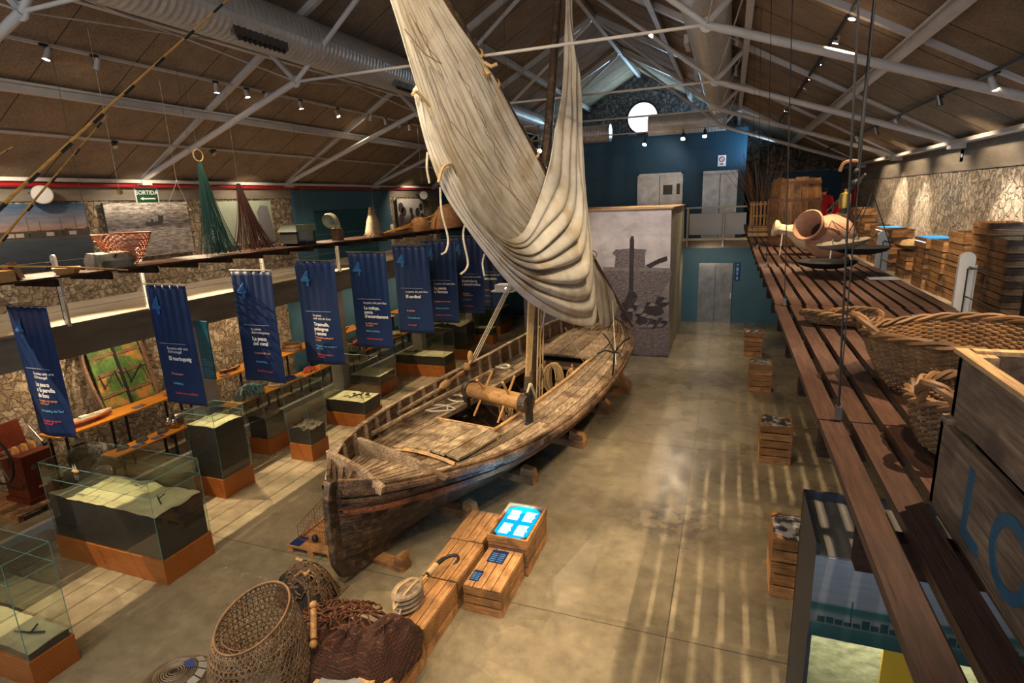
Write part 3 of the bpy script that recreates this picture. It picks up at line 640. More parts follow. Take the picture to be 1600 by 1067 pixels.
def lamp(p,target,lit=True,W=120,size=60,label='',mount=None,group='ceiling track spotlights',col=(1,.76,.48),s=1.,r=.03):
    p=Vector(p); d=(Vector(target)-p).normalized()
    t=thing('track_spotlight',label,'spotlight',tuple(p),0,group)
    q=d.to_track_quat('Z','Y').to_matrix()
    build('housing',MB().lathe([(.028*s,-.16*s),(.035*s,-.13*s),(.04*s,-.02*s),(.05*s,0),(.044*s,.001)],p,12,q,capt=False),'steel_white' if lit else 'steel',t,smooth=True)
    b=build('lens',MB().lathe([(.040*s,-.006),(.042*s,.0)],p,12,q),'light_warm' if lit else 'steel',t)
    zt=(mount if mount is not None else p.z+.25)
    build('stem',MB().tube([p-d*.1*s,(p.x,p.y,zt)],.008,5).obox((p.x,p.y,zt),(.04,.10,.035)),'black',t)
    if lit and W>0: spot(p+d*.02,target,W,size,col,r=r)
    return t
zt=zr(-8.88)-.08
tg={0:(-9.6,3.4,0),1:(-11.6,6.4,1.2),2:(-9,8.5,0),3:(-7.2,9.5,0),4:(-11.8,10.5,1.2),5:(-8,11.5,0),6:(-5.6,12,1),7:(-11.7,15,1),8:(-8.5,15.5,.5),9:(-6.5,18,0),10:(-10.5,19,1)}
LL=['nearest lit spotlight of the upper track above the banners','second lit spotlight of the upper track, above the thin cord','lit spotlight of the upper track where it meets the second truss','lit spotlight just past the second truss','small lit spotlight close behind the second truss','lit spotlight of the upper track between the second and third truss','lit spotlight before the third truss','lit spotlight right at the third truss','lit spotlight just past the third truss','lit spotlight of the upper track beside the sail edge','last lit spotlight of the upper track before the sail']
WL=[(72,93),(151,108),(339,145),(387,152),(415,158),(471,170),(529,182),(578,188),(603,195),(625,199),(640,203)]
for k,(px,py) in enumerate(WL):
    p=atx(px,py,-8.84); lamp(p,tg[k],True,WLEFT,62,LL[k],zt)
for k,(px,py) in enumerate(((181,230),(335,241),(640,207))[:2]):
    p=atx(px,py,-10.58); lamp(p,((-5.2,6.2,0),(-4.6,10,.6))[k],False,0,60,['unlit spotlight of the low track above the exit sign','unlit spotlight of the low track beside the green net ring'][k],zr(-10.62)-.08)
# floor-grazing lamps behind the far walkway: throw its slat stripes over the floor
for k,(y,ty) in enumerate(((3.0,3.6),(5.9,6.3),(8.7,8.6),(12.2,12))): 
    p=Vector((-10.62,y,zr(-10.62)-.22)); spot(p,(-5.9,ty+.1,0),WSTRIPE,62,(1,.76,.48),r=.008)
zt=zr(1.3)-.08
RL=['nearest lit spotlight of the dark track above the hanging scales','brightest starry spotlight of the dark track above the aisle','third lit spotlight of the dark track above the aisle','fourth lit spotlight, paired with the next one','fifth lit spotlight, close to the fourth','small lit spotlight beyond the long rafter','starry spotlight at the far end of the dark track']
tr=[(-.9,8.2,0),(-.6,11.2,0),(.2,12,0),(-1.6,14.5,0),(1.0,17.5,4.4),(-1.4,18.5,0),(-1.2,21.5,1.)]
for y in (2.4,4.4,6.4,8.2): spot((1.3,y,zr(1.3)-.3),(-.35,y+.2,0),WRIGHT*1.25,58,(1,.78,.52),r=.008)
for x,y,W_ in ((-2.0,8.3,1.0),(-1.9,12.5,.9),(-1.7,4.6,.8)): spot((-1.76,y-.6,8.3),(x,y,0),WFRONT*W_,44,(1,.77,.50),r=.04)
for k,(px,py) in enumerate([(1331,30),(1305,68),(1279,101),(1262,124),(1253,137),(1228,174),(1218,192)]):
    p=atx(px,py,1.33); lamp(p,tr[k],True,WRIGHT*(1.3 if k in(0,1,3) else .8),60,RL[k],zt,r=.012)
zt=zr(2.87)-.08
R2=['lit spotlight low above the pale stone wall, nearest the camera','lit spotlight above the middle of the pale stone wall','lit spotlight at the far end above the stone wall']
for k,(px,py,tgx) in enumerate(((1554,139,(4.05,9.4,3.6)),(1403,199,(4.05,13.6,3.6)),(1341,221,(4.05,17.6,4)))):
    p=atx(px,py,2.90); lamp(p,tgx,True,WWALL,50,R2[k],zt,col=(1,.82,.6))
for k,(px,py) in enumerate(((1469,165),(1370,210),)):
    p=atx(px,py,2.87); lamp(p,(3.9,p.y+.5,3),False,0,50,['unlit spotlight hanging above the fish crates','unlit spotlight farther along above the crates'][k],zt)
# added wall-wash spots without lamp bodies, brightening the pale stone wall
for k,y in enumerate((11.2,15.6)): 
    spot((2.95,y,zr(2.95)-.3),(4.05,y+.1,3.9),WWALL*.8,44,(1,.84,.64))
# three dark theatre spots below the last truss
for k,(px,py,tg_) in enumerate(((1007,226,(-3.6,18.5,1.5)),(1067,217,(-2.3,16,0)),(1101,213,(-1.2,17.5,0)))):
    p=aty(px,py,21.9); t=lamp(p,tg_,True,WBACK,58,['dark theatre spotlight with a drooping lens under the round window','dark starry theatre spotlight between the other two, over the blue wall','dark starry theatre spotlight nearest the duct end, over the blue wall'][k],7.02,'theatre spotlights over the blue wall',s=1.7)
    for c in t.children:
        if c.name.startswith('housing'): c.data.materials[0]=M['black']
p=aty(843,236,17.5); lamp(p,(-3.6,12,1.3),True,WBACK*1.2,62,'very bright starry spotlight beside the mast and the yard',7.0,s=1.6,group='theatre spotlights over the blue wall')
# added fill spots over the camera's end of the hall, no lamp bodies
for k,(x,y,tx,ty,tz,W_) in enumerate(((-2.6,1.6,-3.6,8.5,1.3,1.0),(-5.2,1.6,-3.6,7.5,5.2,1.0),(-1.5,1.2,-3.3,4.6,.3,.9),(-5.6,2.2,-5.2,3.6,0,.7),(-2.6,3.2,-3.2,13,4,1.0),(.2,1.8,.9,3.6,3.95,.35),(-5.4,6.,-4.,7.2,1.,.8))):
    spot((x,y,zr(x)-.5),(tx,ty,tz),WFRONT*W_,64,(1,.76,.48),r=.05)
# lamp below the far gallery
p=atx(96,547,-10.9); lamp(p,(-11.9,6.2,1.1),True,60,110,'lit spotlight under the gallery beside the first banner',2.96)
for k,y in enumerate((3.,7.2,9.8,11.6,14.5,17,19.6)): 
    spot((-10.6,y,2.85),(-11.85,y+.3,1.0),WUNDER,120,(1,.76,.48),r=.05)
for k,y in enumerate((6.2,8.8,11.6,19.6)):
    spot((-10.8,y,5.6),(-12,y+.3,4.2),WPHOTO,120,(1,.84,.62),r=.05)
# bluish daylight through the round window, and added fill spots without lamp bodies
def area(loc,target,W,sx,sy,col):
    l=bpy.data.lights.new('daylight','AREA'); l.shape='RECTANGLE'; l.size=sx; l.size_y=sy; l.energy=W; l.color=col
    o=bpy.data.objects.new('daylight',l); C.objects.link(o); o.location=loc; o.rotation_euler=(Vector(target)-Vector(loc)).to_track_quat('-Z','Y').to_euler(); return o
spot((-1.75,13.3,8.1),(-2.9,17.3,2.9),600,54,(1,.9,.8),r=.05); spot((-1.0,14.4,7.4),(-2.2,17.3,2.6),520,60,(1,.88,.78),r=.05)  # two added spots that brighten the mural
spot((-1.6,3.2,8.1),(-4.0,8.6,5.4),420,46,(1,.86,.66),r=.06); spot((-.9,7.0,7.6),(-3.3,12.2,3.6),380,44,(1,.86,.66),r=.06)  # added fill on the sail
spot((-6.3,1.4,7.9),(-6.0,3.3,0),330,52,(1,.80,.54),r=.04)  # added fill on the near floor
spot((-3.2,1.2,8.6),(-4.0,3.9,.2),260,40,(1,.80,.54),r=.04)  # added fill on the cane trap and net
spot((-.3,5.2,7.2),(-3.3,7.6,1.0),300,46,(1,.82,.58),r=.04)  # added fill on the hull, no fixture in the roof
spot((-1.0,10.2,7.6),(-3.2,11.2,1.0),260,46,(1,.82,.58),r=.04)
spot((-8.2,7.5,7.0),(-8.3,9.5,0),150,70,(1,.80,.54),r=.03)
area((cx,YG-.05,cz),(cx,10,9.0),WDAYFILL,1.2,1.2,(.45,.75,1))
spot((1.2,22.,6.2),(-3.6,26.5,8.8),WDAYFILL*2.0,100,(.45,.72,1),r=.3)  # added blue spot tinting the gable like daylight
spot((-1.0,25.2,7.6),(-3.9,26.5,9.2),WDAYFILL*.6,120,(.45,.72,1),r=.3)  # second added spot for the blue gable glow
spot((2.9,6.2,5.9),(4.05,7.6,4.75),WDAYFILL*3.0,62,(.25,.55,1),r=.1)  # added blue spot for the cool patch on the stone wall
for y in (9.6,11.6,13.8,16.2,18.6): spot((2.7,y,5.95),(4.05,y+.2,4.3),WWALL*.42,88,(1,.80,.56),r=.06)  # added spots washing the stone wall warm
spot((2.2,9,5.6),(3.0,10.5,3.8),WWALL*.5,70,(1,.76,.48),r=.05)
spot((2.2,13,5.6),(3.0,15,3.8),WWALL*.5,70,(1,.76,.48),r=.05)  # added fill on the crate stacks, like the spot above
spot((-2.0,21.2,6.8),(-3.4,22.85,4.9),WDAYFILL*.5,120,(.8,.9,1),r=.2)
spot((-.8,20.6,2.7),(-.4,22.8,1.3),60,120,(1,.85,.65),r=.2)
# ================================================================ the boat
A0=Vector((-4.53,5.25)); U0=Vector((.1617,.9868)); V0=Vector((.9868,-.1617))
def Bp(s,t,z): p=A0+U0*s+V0*t; return Vector((p.x,p.y,z))
def axp(px,py,off=0.):
    d=ray(px,py); o=A0+V0*off; t=(o.dot(V0))/(Vector((d.x,d.y)).dot(V0)); return EYEP+d*t
HBT=[(0,.06),(.3,.32),(.7,.55),(1,.70),(1.5,.93),(2,1.11),(2.5,1.25),(3,1.34),(4,1.43),(5,1.44),(6,1.40),(7,1.32),(8,1.17),(8.6,1.0),(9.2,.75),(9.7,.45),(10.05,.06)]
ZDT=[(0,1.36),(.5,1.28),(1,1.22),(2,1.12),(3,1.07),(4,1.06),(5,1.08),(6,1.12),(7,1.21),(8,1.32),(9,1.44),(10.1,1.62)]
PT=[(0,1.3),(.6,.95),(1.2,.74),(2.5,.52),(5,.40),(7.5,.55),(9,.95),(10.1,1.6)]
HB=lambda s:lerp_table(HBT,s); ZD=lambda s:lerp_table(ZDT,s); PP=lambda s:lerp_table(PT,s)
def ZK(s): return .17+.10*max(0,(.5-s)/.5)**2*1.0+.25*max(0,(s-9.3)/.75)**2
def hull(s,q,side,out=0.):
    b=HB(s)*(max(q,0.)**PP(s))*(1-.02*q)+.035+out; return Bp(s,side*b,ZK(s)+(ZD(s)-ZK(s))*q)
boat=thing('sailing_boat','weathered wooden fishing boat with a cream sail, on chocks amid the hall','boat',tuple(Bp(5,0,0)),0)
NQ=13
for side,nm in ((1,'starboard'),(-1,'port')):
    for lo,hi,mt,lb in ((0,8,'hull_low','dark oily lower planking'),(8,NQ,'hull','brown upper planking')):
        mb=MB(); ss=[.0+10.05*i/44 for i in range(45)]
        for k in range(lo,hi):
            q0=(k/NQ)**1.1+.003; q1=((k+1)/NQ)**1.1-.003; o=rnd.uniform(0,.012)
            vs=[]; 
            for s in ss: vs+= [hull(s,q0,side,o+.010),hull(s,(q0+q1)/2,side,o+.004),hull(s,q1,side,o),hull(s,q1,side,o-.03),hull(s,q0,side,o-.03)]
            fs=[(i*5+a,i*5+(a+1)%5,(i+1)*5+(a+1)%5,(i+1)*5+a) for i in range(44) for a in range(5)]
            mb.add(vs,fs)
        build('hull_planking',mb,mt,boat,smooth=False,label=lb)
    for q,h,w_,o,mt in ((.995,.085,.060,.022,'hull'),(.885,.06,.045,.014,'hull'),(.74,.075,.055,.016,'hull')):
        mb=MB(); vs=[]; ss=[-.02+10.1*i/60 for i in range(61)]
        for s in ss:
            s_=min(max(s,0),10.05); p=hull(s_,q,side,o); d=V0*side
            for dx,dz in ((-.03,-h/2),(w_,-h/2),(w_+.008,0),(w_,h/2),(-.03,h/2)): vs.append((p.x+d.x*dx,p.y+d.y*dx,p.z+dz))
        mb.add(vs,[(i*5+a,i*5+(a+1)%5,(i+1)*5+(a+1)%5,(i+1)*5+a) for i in range(60) for a in range(5)])
        build('wale',mb,mt if q!=.74 else wood('red_brown_wale',(.26,.09,.035),1,grain=.7,var=.5,dirt=(.07,.035,.02),ds=5,bump=.8),boat,label='reddish worn rubbing strake' if q==.74 else None)
build('keel',MB().prism([Bp(-.02,-.045,.26),Bp(.10,-.045,.10),Bp(.35,-.045,.07),Bp(9.4,-.045,.07),Bp(9.9,-.045,.22),Bp(10.05,-.045,.5),Bp(9.6,-.045,.34),Bp(9.2,-.045,.24),Bp(.4,-.045,.24)],tuple(V0*.09)+(0,)),'hull_low',boat)
pts=[Bp(-.06,-.055,1.50),Bp(-.13,-.055,1.30),Bp(-.15,-.055,.8),Bp(-.13,-.055,.35),Bp(-.04,-.055,.14),Bp(.12,-.055,.07),Bp(.28,-.055,.12),Bp(.12,-.055,.30),Bp(.05,-.055,.6),Bp(.05,-.055,1.5)]
build('stern_post',MB().prism(pts,tuple(V0*.11)+(0,)),'hull_low',boat,bev=.012)
pts=[Bp(9.7,-.05,.2),Bp(10.02,-.05,.5),Bp(10.18,-.05,1.1),Bp(10.28,-.05,1.95),Bp(10.15,-.05,2.0),Bp(9.98,-.05,1.2),Bp(9.8,-.05,.6),Bp(9.4,-.05,.3)]
build('stem_post',MB().prism(pts,tuple(V0*.10)+(0,)),'hull',boat,bev=.012)
# deck planks
def dz(s,t): b=max(HB(s),.1); return ZD(s)+.07*(1-min(1,(t/b)**2))
mb=MB()
def plank(s0,s1,ta,tb,n,lift=0.,mbx=None,th=.025,zf=None):
    m_=mbx or mb; vs=[]; zf=zf or dz
    for i in range(n+1):
        s=s0+(s1-s0)*i/n; a=ta(s); b=tb(s); j=.0
        for t,d in ((a,0),(b,0),(b,-th),(a,-th)): vs.append(Bp(s,t,zf(s,t)+d+lift))
    fs=[(i*4+a,i*4+(a+1)%4,(i+1)*4+(a+1)%4,(i+1)*4+a) for i in range(n) for a in range(4)]+[(0,1,2,3),(n*4+3,n*4+2,n*4+1,n*4)]
    m_.add(vs,fs)
g=.009
for side in (1,-1):
    for k in range(4):
        cuts=[.12,rnd.uniform(2.4,4),rnd.uniform(5.5,7),9.95]
        for a,b in zip(cuts[:-1],cuts[1:]):
            fa=lambda s,k=k:side*(min(.58,HB(s)*.5)+(HB(s)-min(.58,HB(s)*.5))*k/4+g); fb=lambda s,k=k:side*(min(.58,HB(s)*.5)+(HB(s)-min(.58,HB(s)*.5))*(k+1)/4-g)
            plank(a+.004,b-.004,fa,fb,max(3,int((b-a)*4)),rnd.uniform(-.003,.003))
for k in range(6):
    for a,b in ((.12,1.4),(1.4,2.92),(7.1,8.6),(8.6,9.95)):
        fa=lambda s,k=k:(-1+2*k/6)*min(.58,HB(s)*.5)+g; fb=lambda s,k=k:(-1+2*(k+1)/6)*min(.58,HB(s)*.5)-g
        plank(a+.004,b-.004,fa,fb,5,rnd.uniform(-.003,.003))
build('deck_planking',mb,'deckw',boat)
# hold interior
mb=MB()
for k in range(9): plank(2.6,7.6,lambda s,k=k:(-1.0+k*.225)*.42,lambda s,k=k:(-1.0+k*.225+.20)*.42,10,0,mb,.02,lambda s,t:.40)
build('hold_floor',mb,'oldwood',boat)
for s,z in ((2.93,1.06),(4.45,1.02),(7.08,1.14)): build('deck_beam',MB().beam(Bp(s,-1.2,z-.03),Bp(s,1.2,z-.03),.10,.10),'oldwood',boat)
mb=MB()
for s in [2.6+.42*k for k in range(12)]:
    for side in (1,-1): mb.tube([hull(s,.08,side,-.07),hull(s,.35,side,-.07),hull(s,.7,side,-.07),hull(s,.95,side,-.07)],.03,5)
build('hull_rib',mb,'oldwood',boat)
for side in (1,-1):
    mb=MB(); plank(2.88,7.15,lambda s:side*.56,lambda s:side*.62,16,.055,mb,.09); build('hatch_coaming',mb,'crate_rim' if side==1 else 'deckw',boat)
mb=MB(); mb.beam(Bp(2.92,-.6,1.165),Bp(2.92,.6,1.165),.05,.07); build('hatch_coaming',mb,'crate_rim',boat)
# covers
cz_=lambda s,t:dz(s,.2)+.095-.06*((t-.2)/.58)**2
mb=MB()
for k in range(5): plank(1.50+.03*k,2.80+rnd.uniform(-.02,.04),lambda s,k=k:-.36+k*.232+.008,lambda s,k=k:-.36+(k+1)*.232-.008,4,0,mb,.035,cz_)
build('hatch_cover',mb,wood('bleached_hatch_wood',(.46,.34,.21),1,island=.3,grain=.7,rough=.75,bump=.8,var=.35,dirt=(.22,.13,.06),ds=4.),boat,label='bleached plank hatch cover')
mb=MB()
for s in (1.52,2.7): 
    mb.tube([Bp(s,-.36+1.16*i/8,cz_(s,-.36+1.16*i/8)-.05) for i in range(9)],.035,4)
build('cover_batten',mb,'crate_rim',boat)
cz2=lambda s,t:dz(s,.1)+.10-.08*((t+.05)/.7)**2
mb=MB()
for k in range(7): plank(6.95,8.75+rnd.uniform(-.1,.1),lambda s,k=k:(-.75+k*.2)*min(1,HB(s)/1.1)+.004,lambda s,k=k:(-.75+(k+1)*.2)*min(1,HB(s)/1.1)-.004,8,rnd.uniform(0,.01),mb,.03,cz2)
build('fore_cover',mb,'deckw',boat)
# bulwarks
def bul(s): return ZD(s)+lerp_table([(0,.05),(.35,.20),(.8,.33),(8.5,.36),(10.05,.30)],s)
mb=MB(); ss=[.05+9.9*i/50 for i in range(51)]
for (z0f,z1f) in ((0.,.48),(.52,1.)):
    vs=[]
    for s in ss:
        a=ZD(s)+.03; h=bul(s)-a
        for t,z in ((-HB(s)-.02,a+h*z0f),(-HB(s)-.045,a+h*z1f),(-HB(s)-.015,a+h*z1f),(-HB(s)+.01,a+h*z0f)): vs.append(Bp(s,t,z))
    mb.add(vs,[(i*4+a,i*4+(a+1)%4,(i+1)*4+(a+1)%4,(i+1)*4+a) for i in range(50) for a in range(4)])
build('bulwark',mb,'oldwood',boat,label='tall planked bulwark of the far side')
mb=MB(); vs=[]
for s in ss:
    for t,z in ((-HB(s)-.07,bul(s)),(-HB(s)+.02,bul(s)),(-HB(s)+.02,bul(s)+.03),(-HB(s)-.07,bul(s)+.03)): vs.append(Bp(s,t,z))
mb.add(vs,[(i*4+a,i*4+(a+1)%4,(i+1)*4+(a+1)%4,(i+1)*4+a) for i in range(50) for a in range(4)])
build('cap_rail',mb,'deckw',boat)
for k in range(23):
    s=.75+k*.4
    build('bulwark_post',MB().beam(Bp(s,-HB(s)+.05,ZD(s)+.0),Bp(s,-HB(s)+.015,bul(s)+.01),.055,.06,tuple(U0)+(0,)),'deckw',boat)
mb=MB(); vs=[]
for s in ss:
    for t,z in ((HB(s)-.03,ZD(s)),(HB(s)+.03,ZD(s)),(HB(s)+.03,ZD(s)+.065),(HB(s)-.03,ZD(s)+.065)): vs.append(Bp(s,t,z))
mb.add(vs,[(i*4+a,i*4+(a+1)%4,(i+1)*4+(a+1)%4,(i+1)*4+a) for i in range(50) for a in range(4)])
build('toe_rail',mb,'hull',boat)
# stern platform pieces
build('stern_board',MB().prism([Bp(.34,-.42,1.30),Bp(.30,.52,1.27),Bp(.30,.56,1.38),Bp(.34,.1,1.56),Bp(.36,-.46,1.66)],tuple(U0*.07)+(0,)),'deckw',boat)
build('stern_board',MB().prism([Bp(1.08,-.60,1.24),Bp(1.08,.95,1.20),Bp(1.08,.98,1.25),Bp(1.08,.2,1.44),Bp(1.08,-.62,1.53)],tuple(U0*.06)+(0,)),'deckw',boat)
for t in (-.28,-.12,.08): build('stern_knee',MB().beam(Bp(.16,t*.5,1.27),Bp(.30,t,1.52),.06,.05),'oldwood',boat)
build('stern_cheek',MB().prism([Bp(.02,.07,1.36),Bp(.34,.36,1.30),Bp(.34,.38,1.44),Bp(.02,.08,1.52)],(0,0,.0)) if False else MB().beam(Bp(.03,.08,1.44),Bp(.36,.40,1.38),.05,.14),'hull',boat)
build('stern_cheek',MB().beam(Bp(.03,-.08,1.46),Bp(.40,-.44,1.50),.05,.16),'hull',boat)
# long spare spars lying along the port side of the deck
for a,b,r in (((1.75,-1.0,1.27),(5.6,-1.08,1.24),.045),((2.6,-1.18,1.30),(4.2,-1.25,1.33),.035)):
    build('spare_spar',MB().tube([Bp(*a),Bp(*b)],[r,r*1.35],8),'deckw',boat,smooth=True)
# windlass
wa,wb=Bp(3.84,-.48,1.44),Bp(3.63,.76,1.44); wd=(wb-wa); wl=wd.length; wn=wd.normalized()
wz=wn.to_track_quat('Z','Y').to_matrix()
ww=build('windlass_drum',MB().lathe([(.135,.0),(.14,.05),(.147,.15),(.142,wl*.5),(.147,wl-.15),(.138,wl)],wa,20,wz),'winch',boat,smooth=True,label='pale carved windlass drum')
build('drum_collar',MB().lathe([(.165,-.09),(.175,-.04),(.172,.015)],wa,18,wz).lathe([(.172,-.015),(.178,.05),(.16,.13)],wb,18,wz),'hull_low',ww)
for e,sg in ((wa,-1),(wb,1)):
    q=e+wn*sg*.12
    build('windlass_post',MB().beam((q.x,q.y,1.05),(q.x,q.y,1.62),.10,.10,tuple(U0)+(0,)).beam((q.x,q.y,1.60)-Vector((*U0*.0,0)) if False else Vector((q.x,q.y,1.12)),Vector((q.x,q.y,1.12))-Vector((*(U0*.38),.10)),.07,.05),'dark',boat,label='iron-strapped post')
up=Vector((0,0,1)); pf=(up.cross(wn)).normalized()
for f,angs in ((.30,(38,-38)),(.74,(35,-30))):
    for an in angs:
        d=(up*math.cos(math.radians(an))+(pf if pf.y>0 else -pf)*math.sin(math.radians(an)))
        c=wa+wn*wl*f+wn*(.06 if an<0 else -.05)
        build('windlass_bar',MB().tube([c-d*.46,c+d*.43],[.02,.024],8),'bar',boat,smooth=True)
# mast, yard
md=(Bp(6.95,0,8.65)-Bp(5.2,0,.92)).normalized(); m0=Bp(5.2,0,.92)-md*.6; mtop=Bp(6.95,0,8.65)+md*.75
build('mast',MB().tube([m0,m0+md*2.2,mtop],[.12,.105,.075],16),'hull_low',boat,smooth=True)
build('mast_collar',MB().tube([m0+md*.62,m0+md*.74],[.15,.15],14),'dark',boat)
YP=[axp(px,py,.10) for px,py in ((984,503),(955,462),(905,372),(835,246),(760,104),(690,0))]
y0_,y1_=YP[0],YP[-1]; yd=(y1_-y0_).normalized(); ytop=y1_+yd*1.5
ymid=[y0_-yd*.3]+[y0_+(ytop-y0_)*f+Vector((0,0,-.0)) for f in (.1,.25,.45,.65,.85,1)]
build('yard',MB().tube(ymid,[.035,.045,.06,.07,.065,.05,.035],12),'oldwood',boat,smooth=True,label='long slanting yard')
yo=Vector((.02,0,.09)); 
build('yard_extension',MB().tube([y0_+(ytop-y0_)*f+yo for f in (.40,.55,.8,1.)],[.035,.055,.06,.05],10),'hull_low',boat,smooth=True,label='dark upper spar lashed to the yard')
for f in (.30,.42,.47,.60,.74,.79):
    c=y0_+(ytop-y0_)*f+yo*.4; mb=MB()
    n=14
    for k in range(3): mb.grid(lambda u,v,k=k:c+yd*(.02*k+.008*math.sin(2*PI*v))+(Vector((1,0,0))*math.cos(2*PI*u)+yd.cross(Vector((1,0,0)))*math.sin(2*PI*u))*(.115+.01*math.cos(2*PI*v)),n,5,wrap=True)
    build('lashing',mb,'rope',boat)
mb=MB().tube([axp(757,98,.2),axp(768,104,.3),axp(776,100,.35)],.03,8).tube([axp(757,110,.2),axp(764,118,.28)],.05,8); build('lashing_knot',mb,'rope',boat)
# sail: the hanging sheet between the yard and the gathered edge
def rail(ctrl,off):
    return catmull([axp(px,py,off) for px,py in ctrl],10)
def at(pts,w):
    f=w*(len(pts)-1); i=min(int(f),len(pts)-2); return pts[i].lerp(pts[i+1],f-i)
LF=rail([(585,-75),(612,25),(645,140),(692,262),(765,372),(850,425)],.22)
YR=rail([(648,-75),(702,20),(762,112),(812,203),(858,290),(896,365)],.16)
V3=Vector((V0.x,V0.y,0))
ndir=V3
def fold(u,v):
    return .075*(abs(math.sin(u*44+1.6*math.sin(v*2.1)+2.0*noise.noise(Vector((u*3,v*3,1)))))**.7-.5)*min(1,.3+v*1.1)+.012*math.sin(u*130+3*v)+.10*noise.noise(Vector((u*2.2,v*1.6,3)))
def sheet(u,v):
    a=at(LF,v); b=at(YR,v); p=a.lerp(b,u); sag=.22*math.sin(PI*u)
    return p+ndir*(fold(u,v)-sag*.5)
build('sail_sheet',MB().grid(sheet,150,46),'sail',boat,smooth=True,solid=.006,label='upper part of the cream sail with long narrow folds')
O=[(645,140),(665,225),(692,297),(721,344),(754,391),(790,437),(831,474),(879,501),(914,510),(930,503),(928,450),(918,385),(908,296),(900,225),(894,119),(890,0),(889,-60)]
I=[(650,134),(684,212),(712,268),(740,328),(770,360),(799,373),(822,357),(843,310),(854,270),(861,237),(867,205),(872,180),(878,148),(881,110),(883,59),(884,0),(885,-60)]
OO=catmull([axp(px,py,.30+.22*math.sin(PI*min(1,k/13))) for k,(px,py) in enumerate(O)],10); II=catmull([axp(px,py,.34+.08*math.sin(PI*min(1,k/13))) for k,(px,py) in enumerate(I)],10)
def drape(w,c):
    a=at(II,w); b=at(OO,w); p=a.lerp(b,c); wid=(b-a).length
    bulge=(.16*max(0,math.sin(PI*c))**.7)*min(1,wid/1.0)
    k=9
    f=1.6*abs(math.sin(c*k*PI+.6*math.sin(w*9)+1.5*noise.noise(Vector((w*5,c*2,0)))))**.8-1.0
    ed=.25+.75*math.sin(PI*c)
    fo=(.10*f*min(1,wid/.9)+.03*math.sin(c*31+w*14)*min(1,wid/.9)+.05*noise.noise(Vector((w*9,c*7,2))))*ed
    nz=(at(OO,min(1,w+.01))-at(OO,max(0,w-.01)))
    dn=Vector((0,0,-1)) if w<.55 else Vector((0,0,0))
    return p+ndir*(bulge*.9+fo)+dn*fo*.35
build('sail_drape',MB().grid(drape,170,90),'sail',boat,smooth=True,solid=.008,label='heavy gathered folds of the cream sail looping below the mast')
CA=[axp(px,py,.30) for px,py in ((908,340),(921,400),(930,450),(936,507))]; CB=[axp(px,py,.14) for px,py in ((906,366),(933,420),(957,458),(964,478))]
CA=catmull(CA,8); CB=catmull(CB,8)
build('sail_clew',MB().grid(lambda u,v:at(CA,v).lerp(at(CB,v),u)+ndir*(.05*abs(math.sin(u*9+v*4))*v+.04*noise.noise(Vector((u*4,v*5,7))))+Vector((0,0,-.30*math.sin(PI*u)*v**3)),40,40),'sail',boat,smooth=True,solid=.006,label='small lashed corner of the sail by the lower yard')
RL2=rail([(655,150),(672,226),(704,306),(752,384),(812,450)],.36)
build('bolt_rope',MB().tube(RL2,.022,6),'sail',boat,smooth=True)
# reef points and small cords over the sheet
mb=MB()
for (u,v) in ((.25,.35),(.45,.45),(.62,.38),(.80,.5),(.3,.62),(.55,.66),(.75,.72),(.42,.22),(.68,.18),(.88,.3),(.15,.2),(.6,.55),(.35,.8)):
    p=[sheet(u,v)+ndir*.07]
    for i in range(7): 
        q=sheet(min(1,u+.01*math.sin(i*1.7)),min(.98,v+.025*(i+1)))+ndir*(.07+.01*math.sin(i)); p.append(q)
    mb.tube(p,.0055,5)
build('reef_cord',mb,'cord',boat)
mb=MB()
for (x0,y0,x1,y1) in ((632,45,690,100),(690,100,640,20),(740,150,790,240),(840,280,742,100),(705,190,828,330)):
    a=axp(x0,y0,.30); b=axp(x1,y1,.28); mb.tube([a,a.lerp(b,.5)+Vector((0,0,-.08)),b],.0065,5)
build('brail_line',mb,'cord',boat)
mb=MB()
mb.tube(catmull([axp(644,148,.42),axp(650,143,.42),axp(660,152,.42),axp(672,166,.40)],5),.02,6)
mb.tube(catmull([axp(685,285,.50),axp(692,262,.52),axp(705,257,.5),axp(712,270,.45)],5),.022,6)
build('sail_tie',mb,'rope',boat)
for pts in (((688,292),(690,330),(700,372),(697,392),(690,397)),((726,352),(724,372),(731,408),(728,421),(720,428)),((757,397),(754,412),(757,431)),((668,238),(667,262),(671,286))):
    build('hanging_cord',MB().tube(catmull([axp(px,py,.30) for px,py in pts],6),.016,6),'rope_w',boat,smooth=True)
# tackles on the mast
mb=MB()
for k in range(4): mb.tube([axp(826+k*3.2,468,.16),axp(822+k*2.2,588,.20)],.017,6)
for k in range(3): mb.tube([axp(842+k*4,470,.12),axp(838+k*4.5,640-8*k,.2)],.015,6)
build('halyard',mb,'rope',boat,smooth=True)
mb=MB().sphere(axp(828,590,.20),(.07,.05,.13),12,8).sphere(axp(846,586,.16),(.04,.035,.16),10,8); build('tackle_block',mb,'oldwood',boat,smooth=True)
mb=MB().tube(catmull([axp(828,600,.24),axp(822,620,.24),axp(815,648,.24)],5),.024,6).tube(catmull([axp(830,600,.24),axp(836,618,.26),axp(843,636,.26)],5),.024,6).sphere(axp(829,602,.24),.05,8,6); build('lashing_cord',mb,'rope_w',boat,smooth=True)
mb=MB()
for k in range(3):
    mb.tube([Bp(5.15+.10*k,-1.38,1.50),axp(866+3*k,300,0.)],.013,6)
build('shroud',mb,'rope_w',boat,smooth=True)
build('shroud_block',MB().sphere(Bp(5.2,-1.38,1.62),(.07,.05,.15),12,8).sphere(Bp(5.0,-1.36,1.46),(.09,.09,.09),10,7),'winch',boat,smooth=True)
